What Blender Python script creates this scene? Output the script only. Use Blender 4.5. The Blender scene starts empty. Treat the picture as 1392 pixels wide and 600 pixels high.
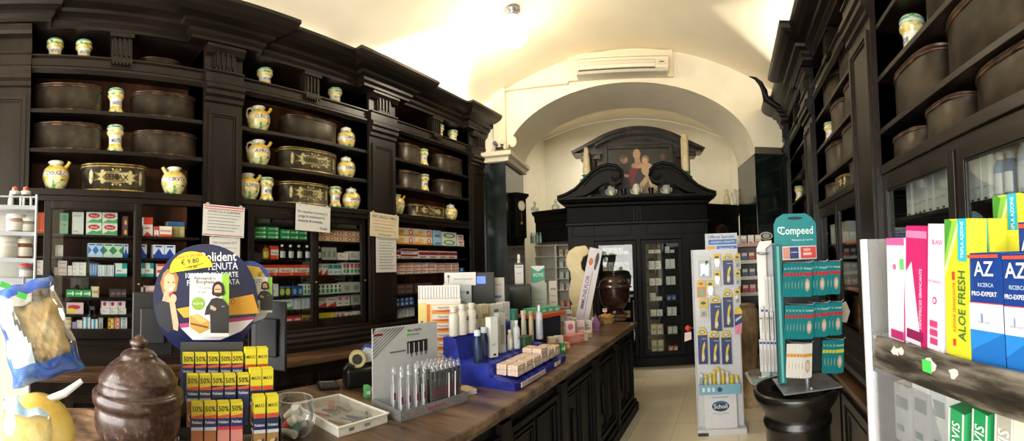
import bpy, math, random
from mathutils import Vector, Matrix
random.seed(7)
SC = bpy.context.scene; COL = SC.collection
# ------------------------------------------------ camera (phone panorama: upright cylinder, slightly pitched)
F, PY0, YAW, PITCH, ROLL, EYE = 589.19, 334.06, .505514, .0404841, .0227305, 1.6
def _rot(yaw, pitch, roll):
    return (Matrix.Rotation(yaw, 3, 'Z') @ Matrix.Rotation(pitch, 3, 'X') @ Matrix.Rotation(roll, 3, 'Y'))
CM = _rot(YAW, PITCH, ROLL)          # columns: right, forward, up
cd = bpy.data.cameras.new('camera'); cam = bpy.data.objects.new('camera', cd); COL.objects.link(cam)
cm = Matrix((CM.col[0], CM.col[2], -CM.col[1])).transposed().to_4x4()
cm.translation = Vector((0, 0, EYE)); cam.matrix_world = cm
cd.type = 'PANO'; cd.panorama_type = 'CENTRAL_CYLINDRICAL'
cd.central_cylindrical_range_u_min = -696/F; cd.central_cylindrical_range_u_max = 696/F
cd.central_cylindrical_range_v_min = (PY0-600)/F; cd.central_cylindrical_range_v_max = PY0/F
cd.central_cylindrical_radius = 1.0
cd.clip_start = .02; cd.clip_end = 100
SC.camera = cam
# ------------------------------------------------ world, exposure, large lights
SC.view_settings.view_transform = 'Standard'; SC.view_settings.look = 'None'
SC.view_settings.gamma = 1; SC.view_settings.use_curve_mapping = False
SC.view_settings.exposure = 0.5
SC.cycles.max_bounces = 7; SC.cycles.diffuse_bounces = 4; SC.cycles.glossy_bounces = 3
SC.cycles.transmission_bounces = 3; SC.cycles.transparent_max_bounces = 10
SC.cycles.caustics_reflective = False; SC.cycles.caustics_refractive = False
SC.cycles.sample_clamp_indirect = 6
w = bpy.data.worlds.new('world'); SC.world = w; w.use_nodes = True
w.node_tree.nodes['Background'].inputs[0].default_value = (.75, .85, 1, 1)
w.node_tree.nodes['Background'].inputs[1].default_value = .6
def area(name, loc, target, size, sizey, power, col):
    l = bpy.data.lights.new(name, 'AREA'); l.shape = 'RECTANGLE'; l.size = size; l.size_y = sizey
    l.energy = power; l.color = col
    o = bpy.data.objects.new(name, l); COL.objects.link(o); o.location = loc
    o.rotation_euler = (Vector(target)-Vector(loc)).to_track_quat('-Z', 'Y').to_euler()
    return o
WARM = (1, .90, .73); NEUT = (1, .94, .83); DAY = (1, .97, .92)
def strip(loc, sx, sy, power, col, tilt=0):
    o = area('cornice_uplight', loc, (loc[0], loc[1], loc[2]+1), sx, sy, power, col); o.rotation_euler = (math.pi, tilt, 0)
strip((-3.15, .9, 3.49), .12, 2.8, 20, NEUT)
strip((-3.15, 3.6, 3.49), .12, 2.2, 20, NEUT)
strip((1.0, 3.4, 3.49), .12, 3.6, 34, NEUT)
area('shop_window_daylight', (-1.0, -1.72, 1.75), (-1.0, 3, 1.45), 3.4, 2.3, 175, DAY)
area('back_room_light', (-1.6, 6.75, 3.7), (-1.6, 7.2, 2.0), 1.6, .5, 26, (1, .97, .88))

# ------------------------------------------------ pixel -> place helpers (frame 1392 x 600)
def ray(px, py):
    u = (px-696)/F
    return CM @ Vector((math.sin(u), math.cos(u), (PY0-py)/F))
def P(px, py, x=None, y=None, z=None, r=None):
    d = ray(px, py)
    t = x/d.x if x is not None else y/d.y if y is not None else (z-EYE)/d.z if z is not None else r/math.hypot(d.x, d.y)
    return d*t + Vector((0, 0, EYE))
class Fr:                              # an upright frame: X to the right, Y away from the viewer side, Z up
    def __init__(s, loc, rot=None):
        s.o = Vector(loc); s.rot = math.atan2(-loc[0], loc[1]) if rot is None else rot
        s.X = Vector((math.cos(s.rot), math.sin(s.rot), 0)); s.Y = Vector((-math.sin(s.rot), math.cos(s.rot), 0))
    def lp(s, px, py, b=0):
        d = ray(px, py); e = Vector((0, 0, EYE)); q = s.o + s.Y*b
        t = (q-e).dot(s.Y)/d.dot(s.Y); p = e+d*t-s.o
        return p.dot(s.X), p.z
    def ax(s, px, z, b=0):             # local X of column px at local height z
        py = 350
        for _ in range(4):
            x, zz = s.lp(px, py, b); _, z2 = s.lp(px, py+1, b); py += (z-zz)/(z2-zz)
        return s.lp(px, py, b)[0]
    def w(s, a, b=0, z=0): return s.o + s.X*a + s.Y*b + Vector((0, 0, z))

# ------------------------------------------------ materials
def lin(c):
    c = c.lstrip('#'); return tuple(((int(c[i:i+2], 16)/255+.055)/1.055)**2.4 if int(c[i:i+2], 16) > 10 else int(c[i:i+2], 16)/255/12.92 for i in (0, 2, 4))+(1,)
_mc = {}
def nm(name):
    m = bpy.data.materials.new(name); m.use_nodes = True
    nt = m.node_tree; return m, nt, nt.nodes['Principled BSDF']
def M(hexc, rough=.45, metal=0, var=.06, scale=25, emis=0, clear=0):
    """plain print / paint / plastic colour with a faint procedural mottle"""
    k = (hexc, rough, metal, var, scale, emis, clear)
    if k in _mc: return _mc[k]
    m, nt, b = nm('paint_'+hexc.strip('#'))
    c = lin(hexc)
    n = nt.nodes.new('ShaderNodeTexNoise'); n.inputs['Scale'].default_value = scale; n.inputs['Detail'].default_value = 2
    tc = nt.nodes.new('ShaderNodeTexCoord'); nt.links.new(tc.outputs['Object'], n.inputs['Vector'])
    mx = nt.nodes.new('ShaderNodeMix'); mx.data_type = 'RGBA'
    mx.inputs[6].default_value = c; mx.inputs[7].default_value = tuple(v*(1-var*3) for v in c[:3])+(1,)
    nt.links.new(n.outputs['Fac'], mx.inputs[0]); nt.links.new(mx.outputs[2], b.inputs['Base Color'])
    b.inputs['Roughness'].default_value = rough; b.inputs['Metallic'].default_value = metal
    if clear: b.inputs['Coat Weight'].default_value = clear
    if emis:
        b.inputs['Emission Color'].default_value = c; b.inputs['Emission Strength'].default_value = emis
    _mc[k] = m; return m
def two(name, cols, scale=8, rough=.5, stretch=(1, 1, 1), bump=0, detail=5, metal=0, coat=0, pos=None, wave=None):
    """noise ramp material through the listed colours"""
    m, nt, b = nm(name)
    tc = nt.nodes.new('ShaderNodeTexCoord'); mp = nt.nodes.new('ShaderNodeMapping')
    mp.inputs['Scale'].default_value = stretch; nt.links.new(tc.outputs['Object'], mp.inputs['Vector'])
    n = nt.nodes.new('ShaderNodeTexNoise'); n.inputs['Scale'].default_value = scale; n.inputs['Detail'].default_value = detail
    n.inputs['Roughness'].default_value = .6
    nt.links.new(mp.outputs[0], n.inputs['Vector'])
    r = nt.nodes.new('ShaderNodeValToRGB'); nt.links.new(n.outputs['Fac'], r.inputs[0])
    pos = pos or [.35+.3*i/(len(cols)-1) for i in range(len(cols))]
    while len(r.color_ramp.elements) < len(cols): r.color_ramp.elements.new(.5)
    for e, p_, c in zip(r.color_ramp.elements, pos, cols): e.position = p_; e.color = lin(c)
    nt.links.new(r.outputs[0], b.inputs['Base Color'])
    b.inputs['Roughness'].default_value = rough; b.inputs['Metallic'].default_value = metal
    if coat: b.inputs['Coat Weight'].default_value = coat; b.inputs['Coat Roughness'].default_value = .1
    if bump:
        bp = nt.nodes.new('ShaderNodeBump'); bp.inputs['Strength'].default_value = bump; bp.inputs['Distance'].default_value = .01
        nt.links.new(n.outputs['Fac'], bp.inputs['Height']); nt.links.new(bp.outputs[0], b.inputs['Normal'])
    return m
def clearmat(name, tint=(1, 1, 1, 1), gl=.1, white=0.0, rough=.02, fr_=.5):
    m, nt, b = nm(name); out = nt.nodes['Material Output']
    t = nt.nodes.new('ShaderNodeBsdfTransparent'); t.inputs[0].default_value = tint
    g = nt.nodes.new('ShaderNodeBsdfGlossy'); g.inputs['Roughness'].default_value = rough
    g.inputs[0].default_value = (1, 1, 1, 1)
    lw = nt.nodes.new('ShaderNodeLayerWeight'); lw.inputs[0].default_value = .25
    ml = nt.nodes.new('ShaderNodeMath'); ml.operation = 'MULTIPLY_ADD'; ml.inputs[1].default_value = fr_; ml.inputs[2].default_value = gl
    nt.links.new(lw.outputs['Fresnel'], ml.inputs[0])
    mx = nt.nodes.new('ShaderNodeMixShader'); nt.links.new(ml.outputs[0], mx.inputs[0])
    nt.links.new(t.outputs[0], mx.inputs[1]); nt.links.new(g.outputs[0], mx.inputs[2])
    last = mx
    if white:
        d = nt.nodes.new('ShaderNodeBsdfDiffuse'); d.inputs[0].default_value = (.9, .9, .9, 1)
        m2 = nt.nodes.new('ShaderNodeMixShader'); m2.inputs[0].default_value = white
        nt.links.new(last.outputs[0], m2.inputs[1]); nt.links.new(d.outputs[0], m2.inputs[2]); last = m2
    nt.links.new(last.outputs[0], out.inputs[0]); return m
WOOD = two('dark_walnut', ['#0d0907', '#17110d', '#241b15'], 6, .36, (1, 1, .18), .25)
WOODH = two('dark_walnut_rail', ['#0d0907', '#17110d', '#241b15'], 6, .36, (.18, 1, 1), .25)
BACKW = two('old_brown_backboard', ['#3a2214', '#643c24', '#865634'], 5, .6, (1, 1, .2), .2)
EBONY = two('ebonised_wood', ['#040303', '#080605', '#0e0a08'], 6, .5, (1, 1, .2), .2)
CTOP = two('worn_counter_wood', ['#33241a', '#54402f', '#725b45', '#84705a'], 5, .33, (1.6, .22, 1), .35, 8)
CTOPX = two('worn_ledge_wood', ['#2a1b12', '#4b3424', '#6e5139'], 5, .4, (.25, 1.5, 1), .3, 8)
MARBLE = two('dark_green_marble', ['#070b09', '#0e1512', '#141d19', '#2a352f'], 5, .12, (1, 1, 1), 0, 8, pos=[.3, .5, .66, .8])
PLASTER = two('cream_plaster', ['#e6dcc2', '#efe7d0'], 2, .85, bump=.05)
CEIL = two('warm_white_ceiling', ['#efe2c4', '#f5ead0'], 1.2, .9)
TIN = two('aged_black_tin', ['#1a1611', '#2f2820', '#463b2f', '#604a34'], 7, .38, (1, 1, 1), .12, 8, metal=.35, pos=[.3, .5, .66, .85])
TINRUST = two('rubbed_tin_edge', ['#2a1d14', '#5c4030', '#8a6448'], 14, .4, metal=.5)
TING = two('painted_tin', ['#16130e', '#26221a', '#3a3424', '#2a2619'], 16, .38, metal=.3)
GOLD = two('worn_gilt_edge', ['#5e4a22', '#a08440', '#c4a860'], 20, .35, metal=.4)
PORPH = two('speckled_brown_porphyry', ['#241714', '#38261f', '#4b352c', '#7b6558'], 60, .3, (1, 1, 1), .03, 3, coat=.2, pos=[.3, .5, .62, .75])
for _m in (EBONY,): _m.node_tree.nodes['Principled BSDF'].inputs['Specular IOR Level'].default_value = .2
for _m in (WOOD, WOODH): _m.node_tree.nodes['Principled BSDF'].inputs['Specular IOR Level'].default_value = .42
GLZ_W = two('ivory_glaze', ['#d8d6c4', '#eceadb'], 10, .15, coat=.5)
GLZ_G = two('green_yellow_glaze', ['#0f6a52', '#3f8f55', '#d6cf8e', '#e9dfa6', '#2f6fa0'], 22, .15, coat=.5, pos=[.32, .42, .5, .58, .68])
GLZ_Y = two('yellow_band_glaze', ['#c99a2c', '#e6c765', '#efe2a4'], 18, .15, coat=.5)
GLZ_T = two('teal_glaze', ['#0c5a50', '#1f8a72', '#7fbf95'], 14, .15, coat=.5)
GLASS = clearmat('cabinet_glass', (.93, .95, .94, 1), .025, fr_=.22)
ACRY = clearmat('clear_acrylic', (.95, .97, .97, 1), .10, .05)
BLIST = clearmat('blister_plastic', (.97, .98, .99, 1), .08, .04, .05, .3)
FILM = clearmat('crinkled_film', (.98, .98, .99, 1), .10, .04, .08, .35)
STEEL = two('brushed_steel', ['#8c8c90', '#b4b4b6'], 40, .32, (1, 1, 8), metal=.6)
BLACKP = M('#0c0c0d', .4); WHITEP = M('#efeee9', .4)

# ------------------------------------------------ mesh builder
_tc = {}
def txt(s):
    if s in _tc: return _tc[s]
    cu = bpy.data.curves.new('t', 'FONT'); cu.body = s; cu.resolution_u = 2; cu.fill_mode = 'FRONT'; cu.offset = .012
    o = bpy.data.objects.new('t', cu); COL.objects.link(o)
    me = bpy.data.meshes.new_from_object(o)
    vs = [(v.co.x, v.co.y) for v in me.vertices]; ps = [tuple(p.vertices) for p in me.polygons]
    bpy.data.objects.remove(o); bpy.data.curves.remove(cu); bpy.data.meshes.remove(me)
    x0 = min(v[0] for v in vs); x1 = max(v[0] for v in vs); y0 = min(0, 0); h = .7
    vs = [((v[0]-(x0+x1)/2)/h, v[1]/h-.5) for v in vs]
    _tc[s] = (vs, ps, (x1-x0)/h); return _tc[s]
class MB:
    def __init__(s): s.v = []; s.f = []; s.m = []; s.sm = []; s.mats = []; s.xf = None
    def add(s, vs, fs, mat, smooth=False):
        b = len(s.v)
        s.v += [tuple(s.xf @ Vector(v)) if s.xf else tuple(v) for v in vs]
        ms = mat if isinstance(mat, list) else [mat]*len(fs)
        for f, m in zip(fs, ms):
            if m not in s.mats: s.mats.append(m)
            s.f.append(tuple(b+i for i in f)); s.m.append(s.mats.index(m)); s.sm.append(smooth)
        return s
    def box(s, x0, x1, y0, y1, z0, z1, mat):
        vs = [(x, y, z) for z in (z0, z1) for y in (y0, y1) for x in (x0, x1)]
        return s.add(vs, [(0, 1, 5, 4), (1, 3, 7, 5), (3, 2, 6, 7), (2, 0, 4, 6), (4, 5, 7, 6), (2, 3, 1, 0)], mat)
    def frame(s, x0, x1, z0, z1, w, y0, y1, mat, wb=None, wt=None):
        wb = wb or w; wt = wt or w
        s.box(x0, x0+w, y0, y1, z0, z1, mat); s.box(x1-w, x1, y0, y1, z0, z1, mat)
        s.box(x0+w, x1-w, y0, y1, z0, z0+wb, mat); return s.box(x0+w, x1-w, y0, y1, z1-wt, z1, mat)
    def rings(s, rs, mat, closed=True, cap=True, smooth=True):
        n = len(rs[0]); vs = [p for r in rs for p in r]; fs = []; ms = []
        for k in range(len(rs)-1):
            for i in range(n if closed else n-1):
                j = (i+1) % n; fs.append((k*n+i, k*n+j, (k+1)*n+j, (k+1)*n+i)); ms.append(mat[k] if isinstance(mat, list) else mat)
        s.add(vs, fs, ms, smooth)
        if cap:
            s.add(rs[0], [tuple(range(n-1, -1, -1))], mat[0] if isinstance(mat, list) else mat)
            s.add(rs[-1], [tuple(range(n))], mat[-1] if isinstance(mat, list) else mat)
        return s
    def lathe(s, prof, mat, n=24, cx=0, cy=0, cz=0, sx=1, sy=1, smooth=True):
        return s.rings([[(cx+max(r, 1e-4)*sx*math.cos(2*math.pi*i/n), cy+max(r, 1e-4)*sy*math.sin(2*math.pi*i/n), cz+z) for i in range(n)] for r, z in prof], mat, smooth=smooth)
    def prism(s, pts, y0, y1, mat, side=None):    # outline in x,z, front at y0
        n = len(pts)
        a = sum(pts[i][0]*pts[(i+1) % n][1]-pts[(i+1) % n][0]*pts[i][1] for i in range(n))
        if a < 0: pts = pts[::-1]
        s.add([(x, y0, z) for x, z in pts]+[(x, y1, z) for x, z in pts],
              [tuple(range(n)), tuple(range(2*n-1, n-1, -1))]+[(i, i+n, (i+1) % n+n, (i+1) % n) for i in range(n)],
              [mat, side or mat]+[side or mat]*n)
        return s
    def tube(s, pts, r, mat, n=8, cap=True):
        pts = [Vector(p) for p in pts]; rs = []
        rr = r if isinstance(r, (list, tuple)) else [r]*len(pts)
        for i, p in enumerate(pts):
            d = (pts[min(i+1, len(pts)-1)]-pts[max(i-1, 0)]).normalized()
            u = d.cross(Vector((.13, .31, .94)) if abs(d.z) < .9 else Vector((1, 0, 0))).normalized(); v = d.cross(u)
            rs.append([tuple(p+(u*math.cos(2*math.pi*k/n)+v*math.sin(2*math.pi*k/n))*rr[i]) for k in range(n)])
        return s.rings(rs, mat, cap=cap)
    def sweep(s, path, prof, mat):      # path in plan (x,y), outward on its right hand; profile (out, z), bottom to top
        rs = []; n = len(path)
        for i in range(n):
            p = Vector(path[i]); ns = []
            for a, b in ((i-1, i), (i, i+1)):
                if a >= 0 and b < n:
                    d = (Vector(path[b])-Vector(path[a])).normalized(); ns.append(Vector((d.y, -d.x)))
            m = ns[0] if len(ns) == 1 else (ns[0]+ns[1])/(1+ns[0].dot(ns[1]))
            rs.append([(p.x+m.x*o, p.y+m.y*o, z) for o, z in prof])
        return s.rings(rs, mat, closed=True, cap=True, smooth=False)
    def ell(s, cx, cz, rx, rz, y0, y1, mat, n=24, side=None, a0=0, a1=2*math.pi):
        k = n if a1-a0 > 6.2 else n+1
        return s.prism([(cx+rx*math.cos(a0+(a1-a0)*i/n), cz+rz*math.sin(a0+(a1-a0)*i/n)) for i in range(k)], y0, y1, mat, side)
    def art(s, items, X, Z, W, H, Y, fn=None, step=.0004):
        """flat printed shapes on a face looking along -Y; u,v in 0..1; fn may bend (x,z)->(x,y,z)"""
        k = 1
        for it in items:
            t = it[0]; y = Y-step*k; k += 1
            pl = (lambda x, z: (x, y, z)) if fn is None else (lambda x, z: fn(x, z, step*k))
            if t == 'r':
                _, a, b, c, d, col = it; nn = 1 if fn is None else 8
                for i in range(nn):
                    a1 = a+(c-a)*i/nn; c1 = a+(c-a)*(i+1)/nn
                    s.add([pl(X+a1*W, Z+b*H), pl(X+c1*W, Z+b*H), pl(X+c1*W, Z+d*H), pl(X+a1*W, Z+d*H)], [(0, 1, 2, 3)], C(col))
            elif t == 'e':
                _, a, b, c, d, col = it
                s.add([pl(X+(a+c*math.cos(q*math.pi/8))*W, Z+(b+d*math.sin(q*math.pi/8))*H) for q in range(16)], [tuple(range(16))], C(col))
            elif t == 'p':
                pts = it[1]; s.add([pl(X+a*W, Z+b*H) for a, b in pts], [tuple(range(len(pts)))], C(it[2]))
            elif t == 't':
                _, u, v, h, st, col = it[:6]; mw = it[6] if len(it) > 6 else .95; rt = it[7] if len(it) > 7 else 0
                vs, ps, tw = txt(st); hh = h*(W if rt == 90 else H); lim = mw*(H if rt == 90 else W)
                sx = min(hh, lim/tw); hh = min(hh, sx*1.25)
                c_, s_ = math.cos(math.radians(rt)), math.sin(math.radians(rt))
                s.add([pl(X+u*W+(a*sx*c_-b*hh*s_), Z+v*H+(a*sx*s_+b*hh*c_)) for a, b in vs], ps, C(col))
        return s
    def build(s, name, parent=None, loc=None, rot=0, bevel=0, subd=0):
        me = bpy.data.meshes.new(name); me.from_pydata(s.v, [], s.f)
        for m in s.mats: me.materials.append(m)
        me.polygons.foreach_set('material_index', s.m); me.polygons.foreach_set('use_smooth', s.sm); me.update()
        o = bpy.data.objects.new(name, me); COL.objects.link(o)
        if parent: o.parent = parent
        if loc is not None: o.location = loc
        o.rotation_euler.z = rot
        if bevel:
            b = o.modifiers.new('bevel', 'BEVEL'); b.width = bevel; b.segments = 2; b.limit_method = 'ANGLE'; b.angle_limit = .7
        if subd:
            b = o.modifiers.new('sub', 'SUBSURF'); b.levels = subd; b.render_levels = subd
        return o
def C(c): return c if not isinstance(c, str) else M(c)
def tag(o, label=None, cat=None, group=None, kind=None):
    if label: o['label'] = label
    if cat: o['category'] = cat
    if group: o['group'] = group
    if kind: o['kind'] = kind
    return o
def thing(name, label, cat, loc=(0, 0, 0), rot=0, group=None):
    o = bpy.data.objects.new(name, None); o.empty_display_size = .05; COL.objects.link(o)
    o.location = loc; o.rotation_euler.z = rot
    return tag(o, label, cat, group)
def struct(name, mb, **k): return tag(mb.build(name, **k), kind='structure')
def dup(root, loc, rot=None, label=None, group=None):
    def cp(o, parent):
        c = o.copy(); COL.objects.link(c)
        if parent: c.parent = parent
        for ch in o.children: cp(ch, c)
        return c
    r = cp(root, None); r.location = loc
    if rot is not None: r.rotation_euler.z = rot
    if label: r['label'] = label
    if group: r['group'] = group
    return r
# ================================================================ the room
A13 = math.radians(13)
BK = Fr((-math.sin(A13)*5.2, math.cos(A13)*5.2, 0), A13)     # arch wall frame, front face at local Y=0
# floor: polished cream stone slabs
m, nt, b = nm('polished_cream_stone')
tc = nt.nodes.new('ShaderNodeTexCoord'); br = nt.nodes.new('ShaderNodeTexBrick')
br.offset = 0; br.inputs['Scale'].default_value = 1; br.inputs['Brick Width'].default_value = .6; br.inputs['Row Height'].default_value = .6
br.inputs['Mortar Size'].default_value = .0025; br.inputs['Color1'].default_value = lin('#e0d6bb'); br.inputs['Color2'].default_value = lin('#e8dfc8')
br.inputs['Mortar'].default_value = lin('#b5a98c'); nt.links.new(tc.outputs['Object'], br.inputs['Vector'])
nt.links.new(br.outputs[0], b.inputs['Base Color']); b.inputs['Roughness'].default_value = .18
FLOORM = m
struct('floor', MB().box(-3.6, 1.4, -1.95, 9.0, -.1, 0, FLOORM))
struct('wall_left', MB().box(-3.5, -3.4, -1.9, 8.6, 0, 4.3, PLASTER))
struct('wall_right', MB().box(1.2, 1.3, -1.9, 8.9, 0, 4.3, PLASTER))
# wall behind the camera with a wide shop window
fw = MB()
fw.box(-3.4, -2.8, -1.9, -1.75, 0, 4.3, PLASTER).box(.8, 1.2, -1.9, -1.75, 0, 4.3, PLASTER).box(-2.8, .8, -1.9, -1.75, 0, .5, PLASTER).box(-2.8, .8, -1.9, -1.75, 3.0, 4.3, PLASTER)
struct('wall_front', fw)
wf = MB().frame(-2.8, .8, .5, 3.0, .08, -1.87, -1.8, WOOD).box(-1.03, -.97, -1.87, -1.8, .58, 2.92, WOOD)
wf = struct('window_1', wf); MB().box(-2.72, .72, -1.84, -1.835, .58, 2.92, GLASS).build('pane', wf)
# ceiling: barrel vault with lunettes
def zceil(x, y):
    zb = 4.17-(x+1.12)**2/6.4
    for yc, xt, sg in ((3.5, -2.25, -1), (.6, -2.25, -1), (4.1, -.12, 1), (1.2, -.12, 1)):
        z0 = 4.17-(xt+1.12)**2/6.4
        zl = z0-.55*abs(y-yc)**1.45+.03*max(0, sg*(x-xt))
        if sg*(x-xt) > 0: zb = max(zb, min(zl, z0+.1))
    return zb
NX, NY = 110, 150; xs = [-3.42+4.64*i/NX for i in range(NX+1)]; ys = [-1.9+8.2*j/NY for j in range(NY+1)]
vs = [(x, y, zceil(x, y)) for y in ys for x in xs]
fs = [(j*(NX+1)+i, (j+1)*(NX+1)+i, (j+1)*(NX+1)+i+1, j*(NX+1)+i+1) for j in range(NY) for i in range(NX)
      if BK.Y.dot(Vector(((xs[i]+xs[i+1])/2, (ys[j]+ys[j+1])/2, 0))-BK.o) < .75]
struct('ceiling', MB().add(vs, fs, CEIL, True))
# arch wall, elliptical opening, 0.9 m thick
aw = MB(); NA = 40; SP = 2.88
arc = [(-1.55*math.cos(math.pi*i/NA), SP+.88*math.sin(math.pi*i/NA)) for i in range(NA+1)]
for y in (0, .9):
    for i in range(NA):
        q = [arc[i], arc[i+1], (arc[i+1][0], 4.4), (arc[i][0], 4.4)]
        aw.add([(a, y, z) for a, z in q], [(0, 1, 2, 3)], PLASTER)
    for sx in (-1, 1): aw.add([(sx*1.55, y, SP), (sx*2.6, y, SP), (sx*2.6, y, 4.4), (sx*1.55, y, 4.4)], [(0, 1, 2, 3)], PLASTER)
    if y == 0: pass
aw.add([(a, y, z) for a, z in arc for y in (0, .9)], [(2*i, 2*i+1, 2*i+3, 2*i+2) for i in range(NA)], PLASTER, True)
struct('wall_back', aw, loc=BK.o, rot=A13)
# marble piers carrying the arch
for k, (s0, s1, zt) in enumerate(((-2.28, -1.55, 2.88), (1.55, 1.98, 2.97))):
    mb = MB().box(s0, s1, 0, .9, .12, zt, MARBLE).box(s0-.0, s1+.0, -.02, .92, 0, .12, MARBLE)
    struct('trim_%d' % (k+1), mb, loc=BK.o, rot=A13, bevel=.004)
struct('trim_3', MB().box(1.98, 2.4, .02, .9, 0, 2.97, PLASTER), loc=BK.o, rot=A13)
# cream impost ledge on the left pier
il = MB().sweep([(-2.26, 0), (-1.55, 0), (-1.55, .9)], [(0, 2.883), (.05, 2.883), (.06, 2.93), (.10, 2.95), (.10, 3.0), (0, 3.02)], M('#e8dcc0', .6))
struct('trim_4', il, loc=BK.o, rot=A13)
# boxed-in pipe and soffit duct around the air conditioner
dk = M('#efe2c4', .7)
struct('trim_5', MB().box(-.72, .56, -.05, -.001, 3.8, 4.13, dk).box(-1.52, -.72, -.05, -.001, 3.77, 3.80, dk).box(-1.68, -1.52, -.07, -.001, 3.03, 3.80, dk), loc=BK.o, rot=A13, bevel=.006)
# room behind the arch
BR = MB()
BR.add([(-2.3, 2.9, 0), (2.3, 2.9, 0), (2.3, 2.9, 3.9), (-2.3, 2.9, 3.9)]+[], [(0, 1, 2, 3)], PLASTER)
N2 = 24
top = [(-2.3+4.6*i/N2) for i in range(N2+1)]
BR.add([(a, 2.9, z) for a in top for z in (3.9, 4.26-.12*a*a if abs(a) < 1.7 else 3.9)], [(2*i, 2*i+2, 2*i+3, 2*i+1) for i in range(N2)], PLASTER)
struct('wall_back_room', BR, loc=BK.o, rot=A13)
struct('wall_back_room_side', MB().box(-1.98, -1.9, .9, 2.9, 0, 3.9, PLASTER).box(1.9, 1.98, .9, 2.9, 0, 3.9, PLASTER), loc=BK.o, rot=A13)
zb = lambda a: 4.27-.12*a*a
struct('ceiling_back_room', MB().add([(a, y, zb(a)+.0) for a in top for y in (.88, 2.95)], [(2*i, 2*i+1, 2*i+3, 2*i+2) for i in range(N2)], CEIL, True), loc=BK.o, rot=A13)
# pale marble kerb at the foot of the counter and back cabinet
KERB = M('#d9d2bd', .3)
struct('baseboard_counter', MB().box(-1.06, -.97, -.6, 4.50, 0, .045, KERB), bevel=.005)
struct('baseboard_back', MB().box(-1.53, 1.53, .70, .80, 0, .10, KERB), loc=BK.o, rot=A13, bevel=.005)

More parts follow.
